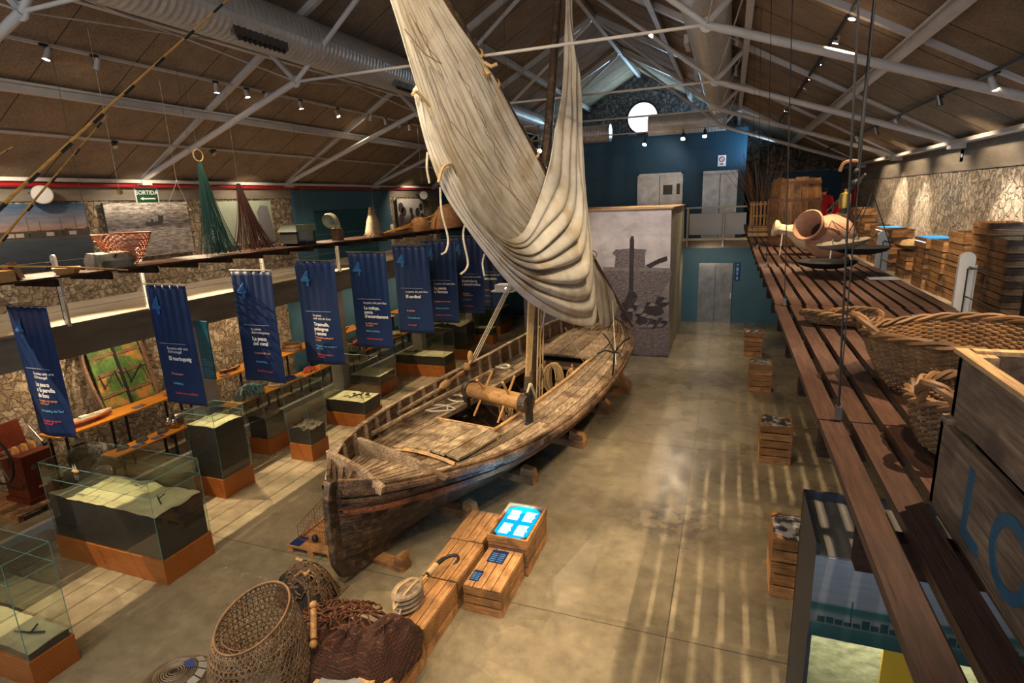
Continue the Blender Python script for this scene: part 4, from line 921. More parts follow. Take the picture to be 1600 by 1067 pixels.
for (px,py,s,t) in ((883,512,7.0,.45),(957,470,7.0,1.22),(853,480,5.8,-.2)):
    a=axp(px,py,.35); e=Bp(s,t,1.25); build('sheet_rope',MB().tube([a,e],.012,6),'rope_w',boat,smooth=True)
# loose line on the port deck
def squiggle(c,r,n,z,seed):
    q=random.Random(seed); return catmull([Vector((c.x+r*math.cos(k*1.3)*(.5+q.random()*.6)*1.4,c.y+r*math.sin(k*1.3)*(.5+q.random()*.6),z+.01*k*.2)) for k in range(n)],6)
one('loose_rope','pale loose line lying in loops on the deck beside the windlass','rope',MB().tube(squiggle(Bp(3.3,-.85,0),.22,9,1.19,3)+squiggle(Bp(3.9,-.85,0),.2,7,1.19,5),.014,6),'rope_w',smooth=True)
one('loose_rope','pale rope bundle hanging over the bulwark behind the mast','rope',MB().tube(squiggle(Bp(6.0,-1.05,0),.15,14,1.22,8),.018,6),'rope_w',smooth=True)
one('wooden_mallet','pale wooden mallet tied with cord, on the bulwark near the windlass','mallet',MB().sphere(Bp(4.0,-1.18,1.40),(.08,.22,.08),12,8).tube([Bp(4.2,-1.2,1.42),Bp(4.7,-1.24,1.46)],.03,8),'winch',smooth=True)
# pin rail and coils
build('pin_rail',MB().beam(Bp(6.75,-.60,1.12),Bp(6.75,.58,1.12),.06,.05),'oldwood',boat)
mb=MB()
for t in (-.38,-.05,.30): mb.tube([Bp(6.72,t,1.02),Bp(6.72,t,1.24)],[.018,.022],8)
build('belaying_pin',mb,'winch',boat,smooth=True)
def coil(label,c,rx,rz,n,mt='rope'):
    q=random.Random(n); pts=[]
    for k in range(n*14):
        a=2*PI*k/14; j=k//14; r1=rx*(1-.8*(j/n))+q.uniform(-.01,.01); r2=rz*(1-.12*(j/n))+q.uniform(-.01,.01); 
        pts.append(c+Vector((r1*math.cos(a),-.05+.09*math.sin(j*2.3)+.01*q.random(),r2*math.sin(a)-.02*abs(math.cos(a)))))
    return one('rope_coil',label,'rope',MB().tube(pts,.0135,5),mt,'coiled ropes in the hold',smooth=True)
coil('largest coil of tan rope, hanging on the middle pin in the open hold',Bp(6.45,-.03,.98),.24,.34,16)
coil('slim coil of rope hanging on the pin at the edge of the black opening',Bp(6.6,.32,.94),.10,.24,5)
coil('grey coil on the pin closest to the mast',Bp(6.6,-.40,.92),.09,.28,5,'rope_w')
coil('upright tan rope coil standing by the coaming just beyond the windlass',Bp(4.25,.42,1.05),.12,.26,8)
coil('tan rope coil half hidden behind the windlass drum',Bp(4.35,-.02,.98),.13,.22,6)
# grapnel
t=thing('grapnel_anchor','dark iron grapnel with four hooked arms on the foredeck by the rail','anchor',tuple(aty(957,588,11.3)))
a=aty(957,590,11.3); b=aty(960,551,11.3)
build('shank',MB().tube([a,b],.018,8),'black',t,smooth=True)
for px,py,dy in ((942,521,.15),(985,528,-.1),(933,553,-.2),(972,560,-.3)):
    e=aty(px,py,11.3+dy); m_=b.lerp(e,.55)+Vector((0,0,.06)); build('arm',MB().tube(catmull([b,m_,e],6),[.018]*12+[.01],7),'black',t,smooth=True); 
# chocks
chl=['pale timber chock under the stern post','timber chock block under the hull behind the screen crate','timber chock with a slanted wedge near the screen crate','timber chock under the middle of the hull','reddish timber chock under the bow quarter','last timber chock near the mural']
for k,(s,w_) in enumerate(((.62,.55),(2.1,.7),(3.55,1.0),(5.3,1.2),(7.2,1.05),(8.7,.95))):
    t=thing('boat_chock',chl[k],'chock',tuple(Bp(s,0,0)),0,'timber chocks under the boat')
    build('cross_timber',MB().beam(Bp(s,-w_,.07),Bp(s,w_,.07),.20,.14),'crate',t) if k else build('cross_timber',MB().beam(Bp(s,-w_,.035),Bp(s,w_,.035),.20,.07),'crate',t)
    for sd in (-1,1):
        h=ZK(s)+(ZD(s)-ZK(s))*((max(.05,(w_*.75-.035)/HB(s)))**(1/PP(s)))
        h=max(.2,min(h-.03,.75)); q=[Bp(s-.08,sd*w_*.72,.14 if k else .07),Bp(s-.08,sd*w_*1.0,.14 if k else .07),Bp(s-.08,sd*w_*.97,.16+.1),Bp(s-.08,sd*w_*.75,h*.8 if k else .2)]
        build('wedge',MB().prism(q,tuple(U0*.16)+(0,)),'crate',t)
# ================================================================ glass cases on the left of the boat
def glass_box(t,x0,x1,y0,y1,z0,z1,name='glass_cover',shelf=None):
    P_=[(x0,y0,x1,y0),(x1,y0,x1,y1),(x1,y1,x0,y1),(x0,y1,x0,y0)]
    mb=MB()
    for a,b,c,d in P_: mb.add([(a,b,z0),(c,d,z0),(c,d,z1),(a,b,z1)],[(0,1,2,3)])
    mb.add([(x0,y0,z1),(x1,y0,z1),(x1,y1,z1),(x0,y1,z1)],[(0,1,2,3)])
    if shelf: mb.add([(x0+.01,y0+.01,shelf),(x1-.01,y0+.01,shelf),(x1-.01,y1-.01,shelf),(x0+.01,y1-.01,shelf)],[(0,1,2,3)])
    g=build(name,mb,'glass',t)
    e=MB(); r=.0045
    for a,b,c,d in P_:
        e.tube([(a,b,z0),(a,b,z1)],r,4); e.tube([(a,b,z1),(c,d,z1)],r,4)
        if shelf: e.tube([(a,b,shelf),(c,d,shelf)],r*.9,4)
    build('glass_edge',e,'glass_edge',g); return g
def bumpy(x0,x1,y0,y1,z,amp,seed,nu=26,nv=16,rough=3.):
    def f(u,v):
        x=x0+(x1-x0)*u; y=y0+(y1-y0)*v
        return (x,y,z+amp*noise.noise(Vector((x*rough,y*rough,seed)))+amp*.4*noise.noise(Vector((x*rough*3,y*rough*3,seed))))
    return MB().grid(f,nu,nv)
def case(label,x0,x1,y0,y1,zb,zf,zt,fill='sand',amp=.02,shelf=None,grp='museum glass cases',seed=1,slope=None):
    t=thing('display_case',label,'display case',((x0+x1)/2,(y0+y1)/2,0),0,grp)
    build('plinth',MB().box(x0,x1,y0,y1,0,zb-.004),'case_wood',t,bev=.004)
    e=.028; a,b,c,d=x0+e,x1-e,y0+e,y1-e
    n=16
    def side(pa,pb):
        vs=[];
        for i in range(n+1):
            f=i/n; x=pa[0]+(pb[0]-pa[0])*f; y=pa[1]+(pb[1]-pa[1])*f
            zz=zf+amp*noise.noise(Vector((x*3,y*3,seed)))+amp*.4*noise.noise(Vector((x*9,y*9,seed)))
            vs+=[(x,y,zb),(x,y,zz-.004)]
        return vs,[(2*i,2*i+2,2*i+3,2*i+1) for i in range(n)]
    mb=MB()
    for pa,pb in (((a,c),(b,c)),((b,c),(b,d)),((b,d),(a,d)),((a,d),(a,c))): mb.add(*side(pa,pb))
    build('tank_body',mb,'case_dark',t)
    build('seabed',bumpy(a,b,c,d,zf,amp,seed,36,24),fill,t,smooth=True,label={'sand':'pale sand bed','rockfill':'dark rocky bed'}.get(fill))
    glass_box(t,x0+.008,x1-.008,y0+.008,y1-.008,zb,zt,shelf=shelf)
    return t
case('glass case at the picture corner with a forked dark find on low sand',-8.6,-6.60,2.80,3.25,.34,.42,1.49,'sand',.015,1.25,seed=2)
one('forked_find','small dark forked object on the sand of the corner case','artefact',MB().tube([(-6.95,3.02,.445),(-6.78,3.08,.45)],.012,6).tube([(-6.95,3.02,.445),(-7.12,2.98,.45)],.010,6).tube([(-6.93,3.03,.445),(-6.98,3.13,.46)],.010,6),'dark')
case('long glass case with a raised sand bed over tall dark sides',-8.97,-6.80,4.50,5.27,.36,1.00,1.50,'sand',.05,1.27,seed=5)
one('forked_find','small dark forked object on the sand of the long case','artefact',MB().tube([(-7.15,4.85,1.03),(-7.02,4.78,1.03)],.010,6).tube([(-7.15,4.85,1.03),(-7.28,4.93,1.03)],.008,6).tube([(-7.16,4.85,1.03),(-7.20,4.98,1.04)],.008,6),'dark')
t=thing('model_boat','tiny model sailing boat with cream sails on the glass of the long case','model boat',(-8.62,4.75,1.28))
build('hull',MB().sphere((-8.62,4.75,1.295),(.075,.025,.02),10,6),'bar',t,smooth=True)
for dx,h in ((-.035,.09),(.015,.11)): build('sail',MB().prism([(-8.62+dx-.02,4.75,1.31),(-8.62+dx+.035,4.75,1.31),(-8.62+dx,4.75,1.31+h)],(0,.003,0)),'sail',t)
case('squarish tall dark case with sand and a chrome trinket on top, by the first column',-8.62,-7.93,6.54,7.20,.36,1.30,1.52,'sand',.03,1.42,seed=7)
case('small case holding a lump of dark rock, the farther-back one of two twins',-9.0,-8.50,8.19,8.74,.34,.78,1.50,'rockfill',.10,None,seed=11)
case('small case holding a mound of dark rock, right twin beside the boat stern',-7.97,-7.44,8.19,8.70,.34,.66,1.55,'rockfill',.14,None,seed=14)
case('wide case with a dark chain-like heap on yellow sand beside the stern',-8.49,-7.42,9.95,10.64,.31,.60,1.50,'sand',.02,None,seed=16)
mb=MB()
for k in range(26):
    c=Vector((-7.72+rnd.uniform(-.16,.16),10.3+rnd.uniform(-.13,.13),.64+rnd.uniform(0,.05))); mb.tube([c,c+Vector((rnd.uniform(-.07,.07),rnd.uniform(-.07,.07),rnd.uniform(-.02,.03)))],.012,5)
mb.tube(catmull([(-8.1,10.15,.63),(-8.0,10.2,.64),(-7.92,10.14,.635),(-7.85,10.2,.64)],5),.012,5)
one('rusty_chain','dark crusted chain lying on yellow sand in the wide case','artefact',mb,'dark')
case('low case behind the yellow-sand case, with a thin dark bed',-9.22,-8.27,11.85,12.65,.33,.55,1.50,'sand',.01,None,seed=18)
case('long low case with grey sand and two starfish-like crusts',-9.04,-7.40,13.8,14.48,.34,.60,1.30,'sand',.015,None,seed=21)
mb=MB()
for cx_,cy_,mt in ((-8.75,14.1,0),(-8.5,14.2,1)):
    for k in range(7): a=2*PI*k/7; mb.tube([(cx_,cy_,.64),(cx_+.16*math.cos(a),cy_+.14*math.sin(a),.625)],[.03,.008],5)
one('crusted_find','pair of star-shaped crusted finds on grey sand','artefact',mb,'rockfill')
case('high case filled with a whitish rocky reef top',-9.03,-7.56,15.66,16.36,.34,1.13,1.48,'sand',.16,None,seed=25)
case('small case half hidden behind the reef case',-8.30,-7.55,17.75,18.2,.32,.55,1.25,'sand',.01,None,seed=27)
case('farthest tall dark case below the projector',-9.0,-7.84,19.2,20.3,.32,.95,1.48,'sand',.03,1.25,seed=29)
# ================================================================ orange shelves along the stone wall
def shelf(label,y0,y1,x0,x1,z,legs,grp,name='display_shelf'):
    t=thing(name,label,'shelf',((x0+x1)/2,(y0+y1)/2,0),0,grp)
    build('shelf_board',MB().box(x0,x1,y0,y1,z-.035,z),'shelf',t,bev=.003)
    for y in legs:
        for x in (x1-.06,x0+.06): build('leg',MB().box(x-.018,x+.018,y-.018,y+.018,0,z-.035),'black',t)
    return t
shelf('orange display shelf holding the red model boat and the green door',5.86,8.45,-11.45,-10.86,1.08,[6.0,7.1,8.3],'tall orange shelves on the stone wall')
shelf('orange display shelf between the first and second column with baskets on its end',8.72,13.15,-11.45,-10.90,1.08,[8.9,10.4,11.6,13.0],'tall orange shelves on the stone wall')
shelf('orange display shelf in front of the blue bay',13.35,17.0,-11.5,-10.95,1.08,[13.5,14.8,15.8,16.9],'tall orange shelves on the stone wall')
shelf('farthest orange display shelf near the corner of the hall',17.4,21.5,-11.5,-10.80,1.08,[17.6,19,20.2,21.3],'tall orange shelves on the stone wall')
shelf('low orange bench with small finds and blue caption cards behind the tall dark case',6.45,8.9,-10.85,-10.42,.50,[6.6,7.7,8.8],'low orange benches','display_bench')
shelf('low orange bench with rings, net and glass floats',9.2,12.9,-10.85,-10.42,.50,[9.4,10.6,11.8,12.7],'low orange benches','display_bench')
shelf('low orange bench in front of the blue bay with a ceramic dish',13.3,17.8,-10.85,-10.30,.55,[13.6,15,16.4,17.6],'low orange benches','display_bench')
# ---------------- model boats
def model_boat(label,c,L,mt_low,mt_up,masts,rot=PI/2,deck='crate_rim',cradle=True):
    t=thing('model_boat',label,'model boat',c,rot)
    c=Vector((0,0,0)); b=L*.13; h=L*.09; z0=.035
    def hp(s,q,side,lo=0): 
        bb=b*(max(0,1-abs(2*s-1)**2.3))**.8; return Vector((L*(s-.5),side*bb*(.2+.8*q**.6)+.0,z0+h*q+h*.35*(2*s-1)**2*q))
    for nm,q0,q1,mt in (('lower_hull',0,.5,mt_low),('upper_hull',.5,1,mt_up)):
        mb=MB()
        for side in (1,-1): mb.grid(lambda u,v:hp(u,q0+(q1-q0)*v,side),18,3)
        build(nm,mb,mt,t,smooth=True,local=True)
    build('deck',MB().grid(lambda u,v:hp(u,.92,1).lerp(hp(u,.92,-1),v),18,2),deck,t,local=True)
    build('cabin',MB().box(-L*.12,L*.02,-b*.4,b*.4,z0+h*.8,z0+h*1.5).box(L*.15,L*.25,-b*.3,b*.3,z0+h*.8,z0+h*1.3),'b_white' if mt_up=='b_white' else 'oldwood',t,local=True)
    mb=MB()
    for f,hh in masts: mb.tube([(L*f,0,z0+h*.8),(L*f,0,z0+h+hh)],.006,5); mb.tube([(L*f,0,z0+h*.8+hh*.9),(L*.5,0,z0+h*1.35)],.002,4)
    build('mast',mb,'oldwood',t,local=True)
    build('cradle',MB().box(-L*.25,-L*.22,-b*.5,b*.5,0,z0+.01).box(L*.2,L*.23,-b*.5,b*.5,0,z0+.01),'b_red' if mt_low=='b_red' else 'oldwood',t,local=True)
p=atz(135,652,1.10); model_boat('white and red model fishing boat on the orange shelf beside the first banner',(-11.12,p.y*(-11.12/p.x),1.08),.95,'b_red','b_white',[(-.3,.28)])
p=atx(270,606,-11.1); model_boat('small open model boat with a blue bundle under the green door',(-11.08,p.y,1.08),.55,'bar','bar',[])
p=atx(362,577,-11.1); model_boat('dark two-masted model sailing boat on the shelf beside the teal panel',(-11.15,p.y,1.08),.62,'hull_low','oldwood',[(-.15,.50),(.25,.35)])
# green double door leaning on the wall
p0=atx(240,640,-11.55)
t=thing('painted_door','old green and orange two-leaf door with rounded top leaning on the stone wall','door',(-11.5,7.6,1.08))
gd=wood('peeling_green_paint',(.065,.13,.03),2,island=.35,grain=.4,var=.5,dirt=(.42,.19,.05),ds=3.4,rough=.6,bump=.6)
ya,yb=6.98,8.20; zb_,zt_=1.09,2.42
def lean(y,z,d=0): return (-11.42-.30*((z-zb_)/(zt_-zb_))+d,y,z)
for a,b in ((ya+.10,(ya+yb)/2-.03),((ya+yb)/2+.03,yb-.08)):
    mb=MB(); n=4
    for k in range(n):
        y0=a+(b-a)*k/n+.002; y1=a+(b-a)*(k+1)/n-.002
        def top(y): return zt_-.05-.16*max(0,abs(y-(ya+yb)/2)-.35)**2*5
        mb.prism([lean(y0,zb_),lean(y1,zb_),lean(y1,top(y1)),lean(y0,top(y0))],(.03,0,0))
    lf=build('door_leaf',mb,gd,t)
    mb=MB()
    for z in (1.32,1.72,2.08): mb.prism([lean(a,z,.03),lean(b,z+.03,.03),lean(b,z+.09,.03),lean(a,z+.06,.03)],(.02,0,0))
    build('ledge',mb,'oldwood',lf)
    mb=MB().tube([lean(a+.06,1.50,.06),lean(b-.1,1.80,.06)],.01,5).tube([lean(a+.06,1.80,.06),lean(a+.1,1.50,.06)],.01,5).tube([lean(b-.1,1.8,.06),lean(b-.05,1.45,.06)],.01,5)
    build('iron_hook',mb,'black',lf)
pts=[lean(ya+.05,zb_-.0,.02),lean(ya,1.5,.02),lean(ya-.02,2.0,.02),lean(ya+.03,2.28,.02),lean(ya+.15,2.40,.02),lean(ya+.40,2.45,.02),lean(yb-.3,2.44,.02),lean(yb-.08,2.36,.02),lean(yb,2.2,.02),lean(yb,1.1,.02)]
build('door_frame',MB().tube(catmull(pts,4),.045,6),'oldwood',t,smooth=True)
build('centre_post',MB().prism([lean((ya+yb)/2-.03,zb_),lean((ya+yb)/2+.03,zb_),lean((ya+yb)/2+.03,2.38),lean((ya+yb)/2-.03,2.38)],(.05,0,0)),'black',t)
# teal text panel
t=thing('text_panel','teal information panel mounted on the first column, beside the second banner','panel',(-9.8,7.78,1.6))
q=[(-11.35,8.95,1.08),(-10.86,8.80,1.08),(-10.86,8.80,2.08),(-11.35,8.95,2.08)]
q=[aty(320,592,8.85),aty(345,589,8.75),aty(333,503,8.75),aty(303,501,8.85)]
p_=aty(303,501,7.79); z0=aty(320,591,7.79).z; q=[Vector((p_.x,7.79,z0)),Vector((p_.x+.34,7.76,z0)),Vector((p_.x+.34,7.76,p_.z)),Vector((p_.x,7.79,p_.z))]
build('board',MB().prism(q,(.0,.03,0)),mat('teal_print',(.01,.13,.19),.5),t)
mb=MB()
for k in range(7):
    z=z0+.05+k*.05+(.03 if k>3 else 0); a=q[0].lerp(q[1],.1); b=q[0].lerp(q[1],.9 if k%3 else .6); mb.prism([(a.x,a.y-.004,z),(b.x,b.y-.004,z),(b.x,b.y-.004,z+.016),(a.x,a.y-.004,z+.016)],(0,.003,0))
build('text_lines',mb,'b_sky',t)
t=thing('text_panel','pale blue louvred text panel by the blue bay','panel',(-10.9,13.2,1.08))
build('board',MB().box(-11.35,-10.92,13.05,13.08,1.081,2.15),'b_sky',t)
mb=MB()
for k in range(12): mb.box(-11.30,-10.97,13.042,13.049,1.15+k*.07,1.166+k*.07)
build('text_lines',mb,'label_blue',t)
# basket stack, net buoy, floats and so on
def disc_basket(label,c,r,h,mt='wicker',group=None):
    t=thing('round_basket',label,'basket',c,0,group)
    mb=MB()
    for k in range(5): mb.tube([(c[0]+r*(1-.02*k)*math.cos(2*PI*i/22),c[1]+r*(1-.02*k)*math.sin(2*PI*i/22),c[2]+.012+h*k/5) for i in range(22)],.016,5,closed=True)
    build('rim',mb,mt,t); build('bottom',MB().lathe([(r*.95,0),(r*.95,.02),(.01,.03)],c,22),'hull_low',t)
for k,(px,py,r) in enumerate(((456,547,.26),(457,540,.24))):
    p=atx(px,py,-11.15); disc_basket(['wider flat round basket at the bottom of the pair on the shelf','round flat basket on top of the pair on the shelf'][k],(-11.15,p.y,1.08+.085*k),r,.07,group='flat round baskets on the shelf')
p=atx(490,535,-11.15); disc_basket('shallow dark basket at the end of the shelf beside the column',(-11.15,p.y,1.08),.22,.05,'oldwood')
t=thing('net_buoy','red conical buoy wound with rope above a heap of black net','buoy',(-10.6,12.2,.5))
a=atx(526,550,-10.4); b=atx(562,533,-10.4)
d=(b-a).normalized(); L=(b-a).length; q=d.to_track_quat('Z','Y').to_matrix()
redm=mat('red_buoy_paint',(.42,.02,.02),.4)
build('cone',MB().lathe([(.01,0),(.10,L*.15),(.13,L*.42),(.055,L*.5),(.055,L*.75),(.13,L*.85),(.12,L*1.0),(.06,L*1.04)],a,16,q),redm,t,smooth=True)
mb=MB()
for k in range(5): 
    c=a+d*(L*(.28+.045*k)); x=q@Vector((1,0,0)); y=q@Vector((0,1,0)); mb.tube([c+(x*math.cos(2*PI*i/14)+y*math.sin(2*PI*i/14))*(.135) for i in range(14)],.015,5,closed=True)
build('winding',mb,'rope',t)
build('stand',MB().tube([a+d*L*.4,(a.x,a.y+.2,.5)],.03,6).tube([a+d*L*.8,(b.x,b.y,.5)],.03,6),'oldwood',t)
def heap(c,rx,ry,h,n,r,seed,strands=True,zmul=1.):
    q=random.Random(seed); mb=MB()
    for k in range(n):
        a=q.uniform(0,2*PI); rr=q.random()**.6; p=[]
        x,y=rx*rr*math.cos(a),ry*rr*math.sin(a); th=q.uniform(0,2*PI)
        for i in range(7):
            e=max(0,1-(x/rx)**2-(y/ry)**2); p.append(Vector((c[0]+x,c[1]+y,c[2]+.02+h*e**.6*zmul+q.uniform(-.01,.02)))); th+=q.uniform(-.9,.9); x+=math.cos(th)*rx*.14; y+=math.sin(th)*ry*.14
            x=max(-rx,min(rx,x)); y=max(-ry,min(ry,y))
        mb.tube(p,r,4,cap=False)
    return mb
def mound(c,rx,ry,h,seed,nu=28,nv=12,rough=3,amp=.25):
    def f(u,v):
        a=2*PI*u; r=v; k=1+amp*noise.noise(Vector((math.cos(a)*rough*.6,math.sin(a)*rough*.6,seed+r*rough)))
        return (c[0]+rx*r*k*math.cos(a),c[1]+ry*r*k*math.sin(a),c[2]+h*(max(0,1-r**2)**.6)*k)
    return MB().grid(f,nu,nv,wrap=True)
t=thing('black_net_heap','heap of black net with shiny floats on the low bench by the red buoy','net',(-10.6,13.6,.55))
build('net_mass',mound((-10.6,14.1,.56),.28,.75,.33,3),mat('black_net',(.012,.014,.014),.7,bump=1,bscale=50),t,smooth=True)
build('strand',heap((-10.6,14.1,.56),.28,.7,.36,60,.01,4),'black',t); 
mb=MB()
for k in range(4): mb.sphere((-10.45+.1*rnd.random(),13.6+k*.32,.86+.05*rnd.random()),.04,10,7)
build('float',mb,'chrome',t,smooth=True)
t=thing('green_net_heap','pile of pale green net with a white line on the low bench','net',(-10.62,9.9,.5))
build('net_mass',mound((-10.62,9.9,.51),.22,.42,.26,8),mat('green_net',(.05,.085,.06),.8,bump=1,bscale=40),t,smooth=True)
build('strand',heap((-10.62,9.9,.51),.22,.4,.30,50,.006,5),'b_sky',t); build('line',heap((-10.55,9.8,.53),.2,.35,.30,8,.012,6),'rope_w',t)
for k,(y,r,lb) in enumerate(((10.75,.17,'cream coil ring of line on the low bench'),(11.25,.15,'blue-rimmed ring on the low bench beyond the cream coil'))):
    one('line_ring',lb,'ring',MB().grid(lambda u,v:(-10.63+(r+.02*math.cos(2*PI*v))*math.cos(2*PI*u),y+(r+.02*math.cos(2*PI*v))*math.sin(2*PI*u),.54+.038*math.sin(2*PI*v)),24,6,wrap=True),'rope_w' if k==0 else 'label_blue',smooth=True)
one('rattle','small red and white tangle of fishing tackle at the end of the low bench','tackle',heap((-10.63,12.0,.5),.12,.22,.10,22,.014,9),'b_red')
t=thing('grey_canister','grey metal cylinder lamp lying on the low bench behind the tall dark case','lamp',(-10.6,8.35,.5))
a=Vector((-10.75,7.95,.66)); b=Vector((-10.5,8.75,.66)); q=(b-a).normalized().to_track_quat('Z','Y').to_matrix(); L=(b-a).length
build('barrel_body',MB().lathe([(.10,0),(.12,.03),(.12,L*.7),(.10,L*.74),(.10,L*.97),(.08,L)],a,18,q),'steel',t,smooth=True)
build('bulb',MB().sphere(a+Vector((.02,-.14,.0)),.09,12,8).sphere(a+Vector((.14,-.12,-.02)),.07,12,8),'chrome',t,smooth=True)
for k,y in enumerate((6.75,7.15,7.6)):
    one('small_find',['small crusted find at the near end of the low bench','middle crusted find on the low bench','crusted find with a dark bowl on the low bench'][k],'artefact',mound((-10.66,y,.5),.08,.12,.09,20+k,14,6),'rockfill',smooth=True)
for k,(x,y,z) in enumerate(((-10.53,6.98,.502),(-10.53,7.38,.502),(-10.55,10.95,.502),(-10.55,11.5,.502),(-11.0,7.45,1.082),(-11.0,9.6,1.082))):
    t=thing('caption_card',['blue caption card between the first two finds of the low bench','blue caption card between the middle and last find of the low bench','blue caption card in front of the cream coil ring','blue caption card in front of the blue-rimmed ring','blue-grey caption card on the shelf under the green door','blue caption card beside the dark model sailing boat'][k],'caption card',(x,y,z),0,'blue caption cards on the benches')
    build('card',MB().box(x-.07,x+.07,y-.11,y+.11,z,z+.006),'label_blue',t); build('print_lines',MB().box(x-.05,x+.05,y-.08,y-.06,z+.006,z+.008).box(x-.05,x+.05,y-.02,y,z+.006,z+.008).box(x-.05,x+.05,y+.03,y+.05,z+.006,z+.008),'b_line',t)
t=thing('clay_pot','dark crusted clay pot with loop handles under the shelf','pot',(-11.2,6.35,0))
build('stand',MB().box(-11.45,-10.95,6.1,6.6,0,.22),'plaster',t)
build('body',MB().lathe([(.10,.22),(.20,.32),(.24,.45),(.19,.58),(.10,.64),(.12,.70),(.10,.70),(.08,.62)],(-11.2,6.35,0),20,capt=False),'rockfill',t,smooth=True)
build('handle',MB().grid(lambda u,v:(-11.0,6.55+(.07+.02*math.cos(2*PI*v))*math.cos(2*PI*u),.5+(.07+.02*math.cos(2*PI*v))*math.sin(2*PI*u)) if False else (-10.98+.02*math.sin(2*PI*v),6.5+(.07+.02*math.cos(2*PI*v))*math.cos(2*PI*u),.50+(.07+.02*math.cos(2*PI*v))*math.sin(2*PI*u)),16,6,wrap=True),'rockfill',t,smooth=True)
# items beyond
for k,(y,mt,lb) in enumerate(((14.4,'hull_low','dark model hull on the shelf of the blue bay'),(15.3,'oldwood','brown long model hull on the shelf of the blue bay'),(16.2,'hull_low','dark low model hull at the end of the blue bay shelf'),(18.4,'hull_low','dark model hull on the farthest shelf'),(20.0,'bar','amber model hull on the farthest shelf'))):
    model_boat(lb,(-11.22,y,1.08),.6,mt,mt,[(.0,.22 if k!=2 else .1)])
t=thing('wall_lamp','cone-topped white lamp fixed in the blue bay','lamp',(-11.8,16.4,1.7)); c=Vector((-11.65,16.6,1.75))
build('shade',MB().lathe([(.20,0),(.05,.08),(.03,.22)],c,16),'white',t,smooth=True); build('arm',MB().tube([c+Vector((0,0,.2)),(-11.9,16.6,2.0)],.015,6),'black',t)
t=thing('ceramic_dish','wide dish of shells on the low bench before the blue bay','dish',(-10.6,16.2,.55)); c=(-10.6,16.2,.55)
build('dish',MB().lathe([(.15,0),(.30,.06),(.31,.09),(.28,.07),(.05,.03)],c,24,capt=False),'crate_rim',t,smooth=True); build('shells',mound((-10.6,16.2,.60),.24,.24,.10,31),'sand',t)
t=thing('ceramic_dish','tan shallow dish farther along the same low bench','dish',(-10.6,17.2,.55)); c=(-10.6,17.2,.55)
build('dish',MB().lathe([(.15,0),(.30,.06),(.31,.09),(.28,.07),(.05,.03)],c,24,capt=False),'wicker',t,smooth=True)
for k in range(8):
    y=17.5+.5*k
    one('paper_print','small pinned black and white print under the farthest shelf','print',MB().box(-10.93,-10.925,y,y+.36,.62,1.0),'b_white' if k%2 else mat('print_mix',(.45,.42,.38),.6,var=.8,vscale=9),'prints under the farthest shelf')
# ================================================================ diving pump on a pallet
t=thing('diving_pump','red-brown boxed air pump with large iron flywheels, lid open, on a pallet','pump',(-11.2,5.4,.12))
mah=wood('mahogany_box',(.12,.022,.010),2,island=.05,grain=.35,rough=.35,bump=.15)
pc=Vector((-10.28,4.55,0)); 
x0,x1,y0,y1=-11.47,-10.88,5.24,5.70
build('case',MB().box(x0,x1,y0,y1,.14,.98),mah,t,bev=.006); build('foot_moulding',MB().box(x0-.03,x1+.03,y0-.03,y1+.03,.12,.20),mah,t)
build('lid',MB().prism([(x0-.02,y0,.99),(x0-.02,y1,.99),(x0-.12,y1,1.42),(x0-.12,y0,1.42)],(-.05,0,0)),mah,t)
build('crankshaft',MB().tube([(x0+.3,y0-.22,.98),(x0+.3,y1+.10,.98)],.022,8),'chrome',t)
mb=MB()
for k in range(3): mb.lathe([(.05,.96),(.05,1.06),(.03,1.1)],(x0+.3,y0+.1+.13*k,0),12)
build('cylinder_head',mb,'bar',t,smooth=True)
for yy,nm in ((y0-.18,'flywheel'),(y1+.08,'flywheel')):
    R=.42 if yy<y0 else .22
    w_=build(nm,MB().grid(lambda u,v:(x0+.3+(R+.022*math.cos(2*PI*v))*math.cos(2*PI*u),yy+.02*math.sin(2*PI*v),.98+(R+.022*math.cos(2*PI*v))*math.sin(2*PI*u)),36,8,wrap=True) if yy<y0 else MB().lathe([(.05,-.02),(.05,.02)],(x0+.3,yy,.98),12,Matrix.Rotation(PI/2,3,'X')),'dark',t,smooth=True)
    mb=MB()
    for k in range(5 if yy<y0 else 3): a=2*PI*k/(5 if yy<y0 else 3)+.3; rr=R if yy<y0 else .42; mb.tube([(x0+.3,yy,.98),(x0+.3+rr*math.cos(a),yy,.98+rr*math.sin(a))],.014,6)
    build('spoke',mb,'chrome',w_)
build('maker_plate',MB().lathe([(.045,0),(.045,.008)],(x1+.001,5.40,.74),18,Matrix.Rotation(PI/2,3,'Y')),'steel',t)
build('drawer_pull',MB().box(x1,x1+.02,5.40,5.53,.36,.39),'bar',t)
t=thing('pallet','low brown wooden pallet under the boxed air pump','pallet',(-11.2,5.4,0))
mb=MB()
for k in range(7): mb.box(-11.9+k*.18,-11.9+k*.18+.16,4.9,5.84,.085,.118)
build('top_board',mb,'crate_old',t)
for y in (4.94,5.37,5.80): build('runner',MB().box(-11.9,-10.66,y-.04,y+.04,0,.085),'crate_old',t)
one('caption_card','blue caption card lying on the pallet beside the air pump','caption card',MB().box(-10.84,-10.68,5.45,5.72,.12,.126),'label_blue')
